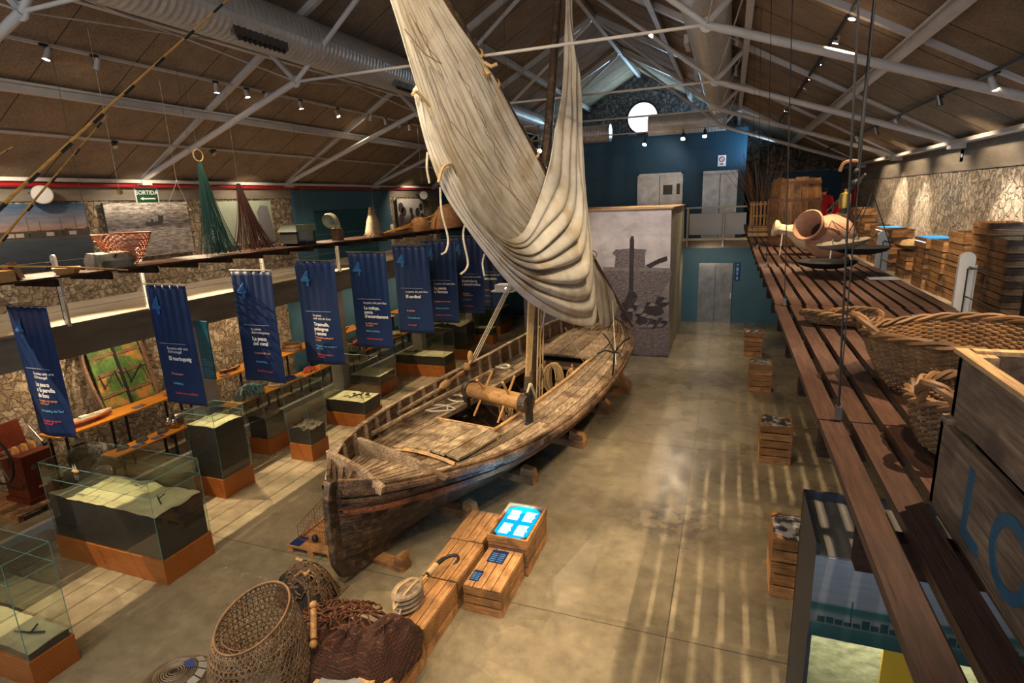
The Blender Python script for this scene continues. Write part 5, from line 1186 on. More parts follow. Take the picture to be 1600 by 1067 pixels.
# ================================================================ banners
TITLES=["La pesca\na la parella\nde bou","El marisqueig","La pesca\ndel corall","Tresmalls,\npalangres\ni nanses","La traïnya,\npesca\nd'encerclament","El sardinal","La pesca\na l'encesa","Bonitoleres\ni almadravilles","L'almadrava"]
HEADS=["La pesca amb arts\nd'arrossegall","La pesca amb arts\nd'arrossegall","La pesca\nd'arrossegament","La pesca\namb arts de fons","La pesca del peix blau"]+["La pesca del peix blau"]*4
SUB=[("La pesca a la pareja\no del \"bou\"","Pair trawling, the \"bou\"","La pêche en paire\nou \"boeuf\""),("El marisqueo","Shellfishing","La pêche aux coquillages"),("La pesca del coral","Coral fishing","La pêche au corail"),("Trasmallos, palangres\ny nasas","Trammel nets, longlines\nand traps","Trémails, palangres\net nasses"),("La traíña, pesca\nde cerco","Seine net fishing","La senne tournante"),("El sardinal","The sardine net","Le sardinal"),("La pesca a la encesa","Fishing with lights","La pêche au lamparo"),("Boniteras\ny almadrabillas","Bonito nets","Les bonitières"),("La almadraba","The tuna trap","La madrague")]
BL=[(10,478,72),(225,445,280),(360,423,412),(460,408,501),(543,395,583),(612,384,647),(658,376,697),(703,370,740),(737,372,775)]
YB=[4.72,5.82,6.83,7.82,8.9,10.05,11.0,12.1,13.4]
LB=['first of the row, over the air pump','hanging before the old green door','between the teal panel and flat baskets','its creased cloth just before the blue bay','hanging before the blue bay shelf','sixth of the row','just behind a short dangling cord end','with a pale cord hanging across it','last, tucked behind the sail edge']
for k,(px,py,qx) in enumerate(BL):
    y=YB[k]; a=aty(px,py,y); xl,zt=a.x,a.z; W=.82; Hh=1.80 if k else 1.86
    t=thing('hanging_banner','dark blue cloth banner marked 4, '+LB[k],'banner',(xl+W/2,y,zt),0,'blue banners under the walkway')
    ph=k*1.7
    def bg(u,v): return .009*math.sin(u*34+ph)*(1-v)**2+ (.020*math.sin(u*7+ph+v*2) if k in(0,2,3) else .010*math.sin(u*5+ph))*(.3+v)
    def bf(u,v):
        g=bg(u,v)
        sc_=1-.03*math.sin(PI*v)*(1 if k in (2,3) else .3)
        return (xl+W/2+(u-.5)*W*sc_+.02*v*math.sin(ph),y+g,zt-.012*abs(math.sin(u*34/2+ph))*(1-v)-v*Hh)
    build('cloth',MB().grid(bf,56,24),'banner',t,smooth=True,solid=.003)
    build('rod',MB().tube([(xl-.02,y,zt+.012),(xl+W+.02,y,zt+.012)],.010,6),'steel',t)
    yy=y-.035
    def btext(nm,s_,size,mt,loc,bold=0.):
        lift=.022 if nm=='numeral' else .007
        o=text(nm,s_,size,mt,loc,ROT_FRONT,t,bold=bold)
        for vv in o.data.vertices:
            X_=loc[0]+vv.co.x; Z_=loc[2]+vv.co.y; vv.co.z+=(yy)-(y+bg((X_-xl)/W,(zt-Z_)/Hh)-lift)
    btext('numeral','4',.36,'b_four',(xl+.10,yy,zt-.42),.008)
    build('rule_line',MB().box(xl+.14,xl+.66,yy,yy+.002,zt-.86,zt-.853),'b_line',t)
    z=zt-.95
    btext('heading',HEADS[k],.058,'b_white',(xl+.24,yy,z)); z-=.058*(HEADS[k].count('\n')+1)+.05
    btext('title',TITLES[k],.085,'b_white',(xl+.24,yy,z),.0022)
    for j,(s_,mt) in enumerate(zip(SUB[k],('b_orange','b_sky','b_red'))):
        btext('translation',s_,.046,mt,(xl+.24,yy,zt-1.34-.15*j),.0008)
for k,y in enumerate((5.2,9.5,13.2)): pass
one('banner_cable','thin steel cable carrying the row of blue banners','cable',MB().tube([(-8.9,3,3.72),(-8.6,14,3.88)],.004,4),'steel')
# ================================================================ things on the far walkway
ZW=4.062
def wk(px,py,x=-8.75): p=atx(px,py,x); return p
p=wk(172,408,-8.8); Yb=p.y
t=thing('float_bench','small white and green wooden float box with a hexagonal end','box',(-8.8,Yb,ZW))
pr_=[(-8.98,Yb-.25,ZW),(-8.66,Yb-.25,ZW),(-8.60,Yb-.25,ZW+.12),(-8.66,Yb-.25,ZW+.22),(-8.92,Yb-.25,ZW+.24),(-9.02,Yb-.25,ZW+.12)]
build('body',MB().prism(pr_,(0,.5,0)),mat('white_peeling',(.36,.32,.25),.7,var=.3,vscale=8,dirt=(.05,.09,.04),dirt_scale=3),t)
build('latch',MB().tube([(-8.64,Yb,ZW+.2),(-8.62,Yb-.05,ZW+.17)],.015,6),'black',t)
def net_cone(mb,c,r0,r1,h,n=22,m=14,r=.006,sq=1.):
    for side in (1,-1):
        for k in range(n):
            pts=[]
            for i in range(m+1):
                f=i/m; a=2*PI*(k/n+side*f*.5*m/n); rr=r0+(r1-r0)*(f**.7); pts.append((c[0]+rr*math.cos(a)*sq,c[1]+rr*math.sin(a),c[2]+h*f))
            mb.tube(pts,r,3,cap=False)
    return mb
p=wk(200,410,-8.85); c=(-8.87,p.y,ZW)
t=thing('landing_net','orange net basket, wide open at the top, in front of a white post','net',c)
om=mat('orange_net',(.30,.085,.03),.7)
build('mesh_bag',net_cone(MB(),c,.09,.40,.50,26,16,.006),om,t)
hz=MB(); [hz.tube([(c[0]+rr*math.cos(2*PI*i/30),c[1]+rr*math.sin(2*PI*i/30),c[2]+z) for i in range(30)],.007,4,closed=True) for rr,z in ((.40,.5),(.30,.22),(.33,.3),(.22,.1),(.37,.4),(.26,.15))]
build('hoop',hz,om,t)
def draped_net(label,top,base_c,spread,mt,nst,seed,ring=True,mtr='rope'):
    t=thing('draped_net',label,'net',tuple(base_c)); q=random.Random(seed); mb=MB()
    for k in range(nst):
        a=q.uniform(-1,1); b=q.uniform(-1,1); e=Vector((base_c[0]+b*.22,base_c[1]+a*spread,base_c[2]+.02)); tp=Vector(top)+Vector((b*.02,a*.03,0))
        pts=[]
        for i in range(9): f=i/8; pts.append(tp.lerp(e,f)+Vector((0,0,-.10*math.sin(PI*f)*abs(a)))-Vector((0,a*.05*math.sin(PI*f),0)))
        mb.tube(pts,.004,3,cap=False)
    build('twine',mb,mt,t)
    mb=MB()
    for j in range(26):
        f=.25+.74*j/26; pts=[]
        for i in range(21):
            a=-1+2*i/20; e=Vector((base_c[0]+.14*math.sin(a*7+j*.3)*f,base_c[1]+a*spread,base_c[2]+.02)); p=Vector(top).lerp(e,f)+Vector((0,0,-.10*math.sin(PI*f)*abs(a)+.012*math.sin(i*3.1)))-Vector((0,a*.05*math.sin(PI*f),0)); pts.append(p)
        mb.tube(pts,.003,3,cap=False)
    build('cross_twine',mb,mt,t)
    if ring:
        build('ring',MB().grid(lambda u,v:(top[0]+.01*math.sin(2*PI*v),top[1]+(.10+.012*math.cos(2*PI*v))*math.cos(2*PI*u),top[2]+.10+(.10+.012*math.cos(2*PI*v))*math.sin(2*PI*u)),24,5,wrap=True),mtr,t)
    build('hanging_line',MB().tube([Vector(top)+Vector((0,0,.18 if ring else 0)),(top[0],top[1],zr(top[0])-.2)],.003,4),'steel',t)
    return t
tp=atx(311,252,-8.9); bc=wk(345,398,-8.9); draped_net('dark green net hung from a ring, spreading down to the walkway',tp,(-8.9,bc.y,ZW),.36,mat('green_twine',(.02,.075,.06),.7),150,3)
tp=atx(372,287,-8.9); bc=wk(400,392,-8.9); draped_net('reddish brown net hung from a point, spreading down to the walkway',tp,(-8.9,bc.y,ZW),.42,mat('brown_twine',(.085,.03,.018),.7),150,4,ring=False)
one('net_offcut','tangle of dark line at the foot of the brown net','line',heap((-8.8,wk(437,386).y,ZW),.12,.25,.05,16,.006,12),'black')
p=wk(468,384,-8.85); c=(-8.85,p.y)
t=thing('glass_viewer','dark-framed square sea-viewing bucket with a glazed side and green lid','lantern',(c[0],c[1],ZW))
vd=mat('viewer_green',(.06,.075,.05),.6,var=.2)
build('frame',MB().box(c[0]-.22,c[0]+.22,c[1]-.3,c[1]-.26,ZW,ZW+.30).box(c[0]-.22,c[0]+.22,c[1]+.26,c[1]+.3,ZW,ZW+.30).box(c[0]-.22,c[0]+.22,c[1]-.3,c[1]+.3,ZW,ZW+.05),'black',t)
build('lid',MB().prism([(c[0]-.26,c[1]-.34,ZW+.30),(c[0]+.26,c[1]-.34,ZW+.30),(c[0]+.2,c[1]-.28,ZW+.44),(c[0]-.2,c[1]-.28,ZW+.44)],(0,.64,0)),vd,t)
build('pane',MB().box(c[0]+.20,c[0]+.21,c[1]-.26,c[1]+.26,ZW+.05,ZW+.30),'glass',t); build('back',MB().box(c[0]-.22,c[0]-.2,c[1]-.26,c[1]+.26,ZW+.05,ZW+.30),vd,t)
p=wk(528,372,-8.9); c=Vector((-8.9,p.y,ZW))
t=thing('ventilator_cowl','cream curved ship ventilator standing on the walkway before the blue bay','ventilator',tuple(c))
build('neck',MB().tube(catmull([c,c+Vector((0,0,.25)),c+Vector((0,-.03,.42)),c+Vector((.02,-.18,.50)),c+Vector((.03,-.32,.46))],5),[.09]*11+[.10,.11,.12,.13,.14,.16,.17,.18,.18,.18][:10],14,cap=False),mat('cowl_cream',(.46,.44,.30),.5),t,smooth=True)
build('ribbed_base',MB().box(c.x-.1,c.x+.1,c.y-.1,c.y+.1,ZW,ZW+.28),'oldwood',t)
p=wk(584,364,-8.9); c=Vector((-8.9,p.y,ZW))
t=thing('cone_trap','tall brown cone-shaped cane fish trap','fish trap',tuple(c))
build('cane',net_cone(MB(),tuple(c),.27,.06,.75,22,10,.009),'oldwood',t); build('lining',MB().lathe([(.25,0),(.16,.4),(.04,.73)],c,14),'wicker_d',t,smooth=True)
mb=MB()
for k in range(8): 
    a=wk(600+rnd.uniform(0,20),360,-8.9); mb.tube([(-8.9+rnd.uniform(-.2,.1),a.y,ZW+.02+rnd.random()*.06),(-8.85,a.y+2.4+rnd.uniform(-.4,.4),ZW+.10+rnd.random()*.35)],.014,5)
one('pole_bundle','loose bundle of thin wooden poles lying on the walkway beyond the cone trap','poles',mb,'bamboo')
p=wk(656,360,-8.85); one('sponge_basket','small round sponge-brown basket beside the white post','basket',mound((-8.85,p.y,ZW),.30,.42,.40,41,28,12,4,.12),mat('sponge',(.27,.13,.055),.95,bump=1,bscale=40,var=.3,vscale=10),smooth=True)
p=wk(703,352,-8.85); one('sponge_basket','big round sponge-brown basket next to the sail edge','basket',mound((-8.9,p.y,ZW),.5,1.0,.74,44,32,14,4,.10),mat('sponge_big',(.30,.15,.065),.95,bump=1,bscale=40,var=.3,vscale=10),smooth=True)
for k,(px,x,lb) in enumerate(((28,-8.7,'small folded dark book-like bundle standing on the far walkway'),(104,-8.7,'little crate-wood tray on the far walkway near the bench box'),(2,-8.6,'orange wooden box cut by the picture edge on the far walkway'))):
    p=wk(px,[432,420,430][k],x)
    if k==0: one('book_bundle',lb,'box',MB().beam((x,p.y,ZW),(x-.05,p.y-.05,ZW+.22),.2,.10),'oldwood')
    elif k==1: one('small_tray',lb,'tray',MB().lathe([(.13,0),(.18,.09),(.15,.09),(.11,.02)],(x,p.y,ZW),8,capt=False),'winch')
    else: one('wooden_box',lb,'box',MB().box(x-.2,x+.1,p.y-.3,p.y+.1,ZW,ZW+.14),'winch')
# fishing rods leaning up over the walkway
def rod(label,a,b,x,r0=.016,r1=.006,rings=7,xb=.35):
    A_=atx(a[0],a[1],x); B_=atx(b[0],b[1],x+xb); t=thing('fishing_rod',label,'fishing rod',tuple(A_),0,'bamboo fishing rods')
    n=12; build('cane',MB().tube([A_.lerp(B_,i/n)+Vector((0,0,.02*math.sin(PI*i/n))) for i in range(n+1)],[r0+(r1-r0)*i/n for i in range(n+1)],7),'bamboo',t,smooth=True)
    mb=MB(); 
    for k in range(rings): c=A_.lerp(B_,(k+.5)/rings); c2=A_.lerp(B_,(k+.5)/rings+.035); mb.tube([c,c2],r0*1.15+(r1-r0)*(k/rings),7)
    build('binding',mb,'black',t)
rod('longest bamboo rod, rising across the wide duct',(-90,408),(356,-1),-8.45,.026,.009,9,2.25)
rod('dark-butted bamboo rod whose tip ends under the track lights',(-60,452),(168,180),-8.5,.020,.007,6,.5)
rod('short rod tip poking in beside the picture edge',(-40,272),(20,229),-8.4,.010,.006,3)
rod('rod crossing the corner of the roof truss joint',(-30,112),(48,-12),-8.2,.024,.016,4)
rod('rod lying flat along the edge of the far walkway',(-20,417),(200,422),-8.52,.014,.008,4)
# small pieces of tackle hanging before the photographs
p=atx(275,258,-8.9)
t=thing('trapeze_line','pale cord triangle with a wooden bar hanging before the sea photograph','line',tuple(p))
a=atx(276,284,-8.9); l=atx(259,328,-8.9); r_=atx(297,328,-8.9)
build('cord',MB().tube([a,l],.006,4).tube([a,r_],.006,4).tube([a,(a.x,a.y,zr(a.x)-.2)],.004,4),'rope_w',t); build('bar',MB().tube([l,r_],.010,6),'bar',t); build('bead',MB().sphere(a,.025,8,6).sphere(l,.022,8,6).sphere(r_,.022,8,6),'rope_w',t)
p=atx(187,300,-8.3); t=thing('float_line','thin cord with a small red float hanging near the exit sign','line',tuple(p)); build('cord',MB().tube([p,(p.x,p.y,zr(p.x)-.2)],.003,4),'rope_w',t); build('float',MB().sphere(p,.04,10,7),'bar',t,smooth=True)
# projector on its little hung shelf
c=aty(790,449,12.4)
t=thing('projector','white projector with a glowing lens on a small hung shelf beside the sail','projector',tuple(c))
build('body',MB().box(c.x-.22,c.x+.16,c.y-.15,c.y+.17,c.z-.06,c.z+.08),'white',t,bev=.01)
build('lens',MB().lathe([(.05,0),(.05,.04),(.035,.05)],(c.x+.09,c.y-.15,c.z+.01),14,Matrix.Rotation(PI/2,3,'X')),'black',t)
build('lens_glow',MB().lathe([(.03,0),(.03,.004)],(c.x+.09,c.y-.202,c.z+.01),12,Matrix.Rotation(PI/2,3,'X')),mat('lens_light',(.8,.95,1),.3,emit=(.6,.9,1),estr=6),t)
build('shelf',MB().box(c.x-.3,c.x+.25,c.y-.2,c.y+.2,c.z-.09,c.z-.062),'steel_white',t)
for dx in (-.27,.22): build('hanger',MB().tube([(c.x+dx,c.y,c.z-.07),(c.x+dx,c.y,zr(c.x+dx)-.2)],.005,4),'steel',t)
# ================================================================ crates and tackle in front of the boat
def crate_mesh(w,d,h,rows,lid=True,open_=False,axis=0,th=.016,gap=.022):
    """slatted crate in local coordinates, base at z=0"""
    mb=MB(); hr=h/rows
    for r in range(rows):
        z0=r*hr+gap/2; z1=(r+1)*hr-gap/2; j=rnd.uniform(-.003,.003)
        mb.box(-w/2,w/2,-d/2+j,-d/2+th+j,z0,z1); mb.box(-w/2,w/2,d/2-th-j,d/2-j,z0,z1)
        mb.box(-w/2+j,-w/2+th+j,-d/2+th,d/2-th,z0,z1); mb.box(w/2-th-j,w/2-j,-d/2+th,d/2-th,z0,z1)
    n=4
    for k in range(n):
        if axis==0: mb.box(-w/2,w/2,-d/2+d*k/n+.004,-d/2+d*(k+1)/n-.004,.004,.016)
        else: mb.box(-w/2+w*k/n+.004,-w/2+w*(k+1)/n-.004,-d/2,d/2,.004,.016)
    top=MB()
    if lid:
        for k in range(n):
            if axis==0: top.box(-w/2,w/2,-d/2+d*k/n+.006,-d/2+d*(k+1)/n-.006,h,h+.015)
            else: top.box(-w/2+w*k/n+.006,-w/2+w*(k+1)/n-.006,-d/2,d/2,h,h+.015)
    return mb,top
def crate(name,label,cat,x0,x1,y0,y1,z,h,rows,mt='crate',lid=True,axis=0,group=None,cleats=True):
    t=thing(name,label,cat,((x0+x1)/2,(y0+y1)/2,z),0,group); w,d=x1-x0,y1-y0
    mb,top=crate_mesh(w,d,h-(.015 if lid else 0),rows,lid,axis=axis)
    build('side_boards',mb,mt,t,local=True)
    if lid: build('lid_boards',top,mt if axis==0 else 'crate_y',t,local=True)
    if cleats:
        mb=MB()
        for sx in (-1,1):
            for sy in (-1,1): mb.box(sx*(w/2-.02)-.02,sx*(w/2-.02)+.02,sy*(d/2-.035)-.018,sy*(d/2-.035)+.018,.01,h-.02)
        build('corner_cleats',mb,mt,t,local=True)
    return t
crate('wooden_crate','pine crate with two blue caption cards on its lid, beside the screen crate','crate',-2.80,-2.31,5.30,6.10,0,.36,3,axis=1,group='pine crates in front of the boat')
crate('wooden_crate','pine crate with the big pulley block\'s hook end on it','crate',-3.36,-2.87,5.30,6.10,0,.38,3,axis=1,group='pine crates in front of the boat')
crate('wooden_crate','pine crate under the body of the big pulley block','crate',-3.36,-2.87,4.47,5.27,0,.38,3,axis=1,group='pine crates in front of the boat')
crate('wooden_crate','empty-topped pine crate behind the screen crate, close to the hull','crate',-3.40,-2.92,6.15,6.90,0,.36,3,axis=1,group='pine crates in front of the boat')
crate('wooden_crate','pine crate under the brown fishing net','crate',-3.36,-2.84,3.55,4.42,0,.38,3,axis=1,group='pine crates in front of the boat')
crate('wooden_crate','pine crate nearest the picture\'s bottom edge, under the greyish board','crate',-3.50,-2.95,2.80,3.50,0,.38,3,axis=1,group='pine crates in front of the boat')
t=crate('screen_crate','pine crate with a bright blue touch screen showing four white text blocks','crate',-2.82,-2.27,6.13,6.98,0,.50,4,lid=False)
M['screen_blue']=mat('screen_blue',(.0,.2,.5),.3,emit=(.0,.26,.62),estr=.8); M['screen_white']=mat('screen_white',(.8,.9,1),.3,emit=(.70,.88,1),estr=.75)
x0,x1,y0,y1,zs=-2.78,-2.31,6.17,6.94,.505
c_=.09
build('screen',MB().prism([(x0+c_,y0,zs),(x1-c_,y0,zs),(x1,y0+c_,zs),(x1,y1-c_,zs),(x1-c_,y1,zs),(x0+c_,y1,zs),(x0,y1-c_,zs),(x0,y0+c_,zs)],(0,0,.006)),'screen_blue',t)
mb=MB()
for i in range(2):
    for j in range(2):
        bx=x0+.05+i*.22; by=y0+.07+j*.35
        for k in range(7): mb.box(bx+rnd.uniform(0,.01),bx+.165-rnd.uniform(0,.03),by+k*.037,by+k*.037+.022,zs+.006,zs+.0075)
build('screen_text',mb,'screen_white',t)
build('screen_rim',MB().box(-2.83,-2.26,6.12,6.15,.44,.53).box(-2.83,-2.26,6.96,6.99,.44,.53).box(-2.83,-2.80,6.15,6.96,.44,.53).box(-2.29,-2.26,6.15,6.96,.44,.53),'crate',t)
mb=MB()
for x in (-2.70,-2.55,-2.38): mb.sphere((x,6.115,.47),.008,8,6)
build('screw',mb,'chrome',t)
for k,(x,y,wx,wy,lb) in enumerate(((-2.60,5.93,.11,.13,'larger blue caption card on the pine crate lid, near the screen'),(-2.71,5.50,.06,.10,'smaller blue caption card at the corner of the pine crate lid'))):
    tt=thing('caption_card',lb,'caption card',(x,y,.36),0,'blue caption cards on the crate')
    build('card',MB().box(x-wx,x+wx,y-wy,y+wy,.361,.366),'label_blue',tt)
    mb=MB()
    for j in range(5): mb.box(x-wx*.8,x-wx*.1,y-wy*.8+j*wy*.3,y-wy*.8+j*wy*.3+.010,.366,.3672).box(x+wx*.1,x+wx*.8,y-wy*.8+j*wy*.3,y-wy*.8+j*wy*.3+.010,.366,.3672)
    build('print_lines',mb,'b_sky',tt)
l=bpy.data.lights.new('screen_spill','AREA'); l.size=.3; l.energy=13; l.color=(.12,.45,1); o=bpy.data.objects.new('screen_spill',l); C.objects.link(o); o.location=(-2.6,6.7,.66); o.rotation_euler=(Vector((-2.9,7.7,1.1))-Vector((-2.6,6.7,.66))).to_track_quat('-Z','Y').to_euler()
# big pulley block
t=thing('pulley_block','large weathered three-sheave pulley block with rope and iron hook on the pine crates','pulley block',(-3.2,4.95,.39))
a=Vector((-3.22,4.75,.52)); d=Vector((.12,.90,.05)).normalized(); q=d.to_track_quat('Y','Z').to_matrix()
bw=mat('chalky_wood',(.27,.20,.13),.8,var=.45,vscale=9,bump=.6,bscale=40,dirt=(.16,.10,.06),dirt_scale=6)
for k in range(4): build('cheek',MB().lathe([(.09,-.026),(.145,-.020),(.158,.0),(.145,.020),(.09,.028)],a+Vector((0,0,-.090+k*.055)),26,Matrix.Scale(1.35,3,d)),bw,t,smooth=True)
build('sheave',MB().lathe([(.13,-.09),(.13,.09)],a,18),'oldwood',t)
build('strop',MB().tube(catmull([a-d*.24,a-d*.1+Vector((-.06,0,.12)),a+d*.1+Vector((-.03,0,.12)),a+d*.26,a+d*.36],6),.013,8).tube(catmull([a-d*.24,a-d*.1+Vector((.06,0,.12)),a+d*.1+Vector((.06,0,.12)),a+d*.26],6),.011,8),'rope',t,smooth=True)
hk=a+d*.36
build('hook',MB().tube(catmull([hk,hk+d*.18,hk+d*.34+Vector((.02,0,0)),hk+d*.42+Vector((.12,0,.01)),hk+d*.36+Vector((.20,0,.01)),hk+d*.27+Vector((.19,0,.0))],6),[.028]*12+[.022]*8+[.018]*8+[.01]*3,9),'black',t,smooth=True)
build('hook_lashing',MB().tube([hk+d*.02,hk+d*.16],.038,10).sphere(hk+d*.18,.042,10,7),'rope',t,smooth=True)
build('loose_end',MB().tube(catmull([a-d*.2+Vector((.05,0,-.02)),a-d*.3+Vector((.07,0,-.10)),a-d*.42+Vector((.10,0,-.125)),a-d*.36+Vector((.2,0,-.125)),a-d*.26+Vector((.16,0,-.125)),a-d*.24+Vector((.04,0,-.12))],6),.010,6),'rope_w',t,smooth=True)
# brown net
t=thing('fishing_net','big heap of rust-brown fishing net and rope spilling over the pine crate','net',(-3.4,4.1,.2))
def nm(c,rx,ry,h,seed,nu=90,nv=44): return mound(c,rx,ry,h,seed,nu,nv,3.2,.16)
def netmat(name,c1,c2,scale=42):
    m=mat(name,c1,.9,var=.4,vscale=9); nt=m.node_tree; n=nt.nodes; l=nt.links; b=n['Principled BSDF']
    tc=n.new('ShaderNodeTexCoord'); w1=n.new('ShaderNodeTexVoronoi'); w1.feature='DISTANCE_TO_EDGE'; w1.inputs['Scale'].default_value=scale; w1.inputs['Randomness'].default_value=.25; l.new(tc.outputs['Object'],w1.inputs['Vector'])
    mr=n.new('ShaderNodeMapRange'); mr.inputs['From Min'].default_value=.02; mr.inputs['From Max'].default_value=.16; mr.inputs['To Min'].default_value=1; mr.inputs['To Max'].default_value=0; l.new(w1.outputs[0],mr.inputs['Value'])
    src=b.inputs['Base Color'].links[0].from_socket; mx=n.new('ShaderNodeMix'); mx.data_type='RGBA'; l.new(mr.outputs[0],mx.inputs['Factor']); mx.inputs['A'].default_value=(*c2,1); l.new(src,mx.inputs['B']); l.new(mx.outputs['Result'],b.inputs['Base Color'])
    bp=n.new('ShaderNodeBump'); bp.inputs['Strength'].default_value=1; bp.inputs['Distance'].default_value=.015; l.new(mr.outputs[0],bp.inputs['Height']); l.new(bp.outputs[0],b.inputs['Normal']); return m
NM=netmat('net_cloth',(.15,.045,.015),(.020,.008,.005))
build('net_fold',nm((-3.08,4.08,.34),.34,.44,.34,3),NM,t,smooth=True)
build('net_fold',nm((-3.42,3.92,.28),.42,.46,.36,9),NM,t,smooth=True)
build('net_fold',nm((-3.75,4.02,.02),.50,.50,.56,14),NM,t,smooth=True)
q_=random.Random(5); mb=MB()
for k in range(95):
    x=-4.35+q_.random()*1.15; y=3.95+q_.random()*.55; th=q_.uniform(0,6.3); pts=[]
    for i in range(8):
        hh=.50*max(.12,1-((x+3.65)/.85)**2-((y-4.15)/.6)**2)**.5+.06; pts.append(Vector((x,y,hh+q_.uniform(0,.06)))); th+=q_.uniform(-.8,.8); x+=.06*math.cos(th); y+=.06*math.sin(th); x=min(-3.15,max(-4.4,x)); y=min(4.62,max(3.75,y))
    mb.tube(catmull(pts,3),.0105,5)
build('net_rope',mb,'net_rope',t,smooth=True)
ft=build('float_stick',MB().tube([aty(490,952,3.92),aty(490,998,3.72)],.032,10).sphere(aty(490,945,3.95),.042,10,8).sphere(aty(490,1006,3.70),.042,10,8),'winch',t,smooth=True)
# tall cane trap
t=thing('cane_trap','tall barrel-shaped cane fish trap with an open top, beside the brown net','fish trap',(-4.13,3.42,0))
c=Vector((-4.10,3.44,.02)); Rb=.445
def tr_(f): # radius by height fraction
    return Rb*(.93+.10*math.sin(PI*min(1,f*1.15))) if f<.72 else Rb*(.93+.10*math.sin(PI*.828)) *(1-.20*((f-.72)/.28)**1.6)
HT=1.02
def tp(a,f): 
    r=tr_(f); tilt=.14*max(0,f-.5)/.5; return c+Vector((r*math.cos(a),r*math.sin(a),HT*f+tilt*math.sin(a+.3)))
mb=MB()
for sd in (1,-1):
    for k in range(50):
        mb.tube([tp(2*PI*k/50+sd*f*1.7,f) for f in [i/20 for i in range(21)]],.0042,4,cap=False)
build('cane_weave',mb,'wicker_d',t)
mb=MB()
for k in range(50): mb.tube([tp(2*PI*k/50,f) for f in [i/12 for i in range(13)]],.0045,3,cap=False)
build('upright_cane',mb,'wicker_d',t)
mb=MB()
for f in [.04+.045*i for i in range(14)]+[.72,.78,.84,.9,.95]: mb.tube([tp(2*PI*k/40,f)*1.0 for k in range(40)],.0055,5,closed=True)
build('hoop',mb,'wicker',t); build('rim',MB().tube([tp(2*PI*k/40,1.) for k in range(40)],.013,6,closed=True),'wicker',t)
mb=MB()
for k in range(40):
    a=2*PI*k/40; mb.tube([tp(a,.99),c+Vector((.24*math.cos(a+.25),.24*math.sin(a+.25),.78)),c+Vector((.13*math.cos(a+.5),.13*math.sin(a+.5),.50))],.004,4,cap=False)
for z,r in ((.9,.29),(.8,.25),(.7,.2),(.6,.16),(.50,.13)): mb.tube([c+Vector((r*math.cos(2*PI*k/26),r*math.sin(2*PI*k/26),z)) for k in range(26)],.005,4,closed=True)
build('inner_funnel',mb,'wicker',t)
# dome basket
t=thing('dome_basket','low dome-shaped fine cane basket with a grey patch and a blue badge','basket',(-4.93,3.15,0))
c=Vector((-4.93,3.15,.10)); mb=MB()
for i in range(34):
    f=i/33; r=.40*math.cos(f*1.53)**.8+.012; z=.33*math.sin(f*1.5); mb.tube([c+Vector((r*math.cos(2*PI*k/34),r*math.sin(2*PI*k/34),z)) for k in range(34)],.0075,4,closed=True)
build('cane_ring',mb,'wicker_d',t)
build('lining',MB().lathe([(.39,0),(.385,.08),(.32,.20),(.18,.29),(.02,.32)],c,28),mat('dark_lining',(.035,.022,.012),.9),t,smooth=True)
build('base_tray',MB().box(-5.36,-4.64,2.75,3.58,.0,.10),'crate_old',t)
def dome(a,f): r=.40*math.cos(f*1.53)**.8+.025; return c+Vector((r*math.cos(a),r*math.sin(a),.33*math.sin(f*1.5)+.014))
mb=MB()
for k in range(4): mb.add([dome(-.2+.42*k,.62),dome(-.2+.42*k+.36,.62),dome(-.2+.42*k+.36,.76),dome(-.2+.42*k,.76)],[(0,1,2,3)])
build('cloth_patch',mb,mat('grey_patch',(.35,.33,.28),.8),t); 
build('badge',MB().add([dome(.7,.80),dome(1.5,.80),dome(1.6,.93),dome(.6,.93)],[(0,1,2,3)]),mat('badge_blue',(.05,.07,.22),.5),t)
# greyish board on the nearest crate
t=thing('info_board','greyish white caption board with clipped corners on the nearest pine crate','board',(-3.22,3.35,.4))
build('frame',MB().box(-3.50,-2.95,2.85,3.68,.395,.44),'crate_rim',t); build('plate',MB().prism([(-3.38,2.9,.442),(-3.05,2.9,.442),(-3.0,2.98,.442),(-3.0,3.56,.442),(-3.06,3.63,.442),(-3.38,3.63,.442),(-3.45,3.56,.442),(-3.45,2.98,.442)],(0,0,.012)),mat('grey_plate',(.24,.235,.225),.5,var=.12,vscale=3),t)
# dark net bundle under the stern
t=thing('rope_bundle','dark round bundle of old net, rope and wood bits under the stern post','net',(-4.85,4.92,0))
build('mass',mound((-4.85,4.92,0),.40,.33,.40,17,40,18,4,.25),mat('dark_bundle',(.03,.022,.016),.9,bump=1,bscale=40,var=.6,vscale=14),t,smooth=True)
build('strand',heap((-4.85,4.92,-.02),.40,.32,.43,150,.012,19),'oldwood',t); build('pale_strand',heap((-4.85,4.92,.0),.36,.28,.44,8,.005,23),'rope',t)
mb=MB()
for k in range(7): p=Vector((-4.85+rnd.uniform(-.15,.15),4.9+rnd.uniform(-.12,.12),.40+rnd.uniform(-.06,.03))); mb.tube([p,p+Vector((rnd.uniform(-.1,.1),rnd.uniform(-.08,.08),.02))],.02,6)
build('cork',mb,'crate_rim',t)
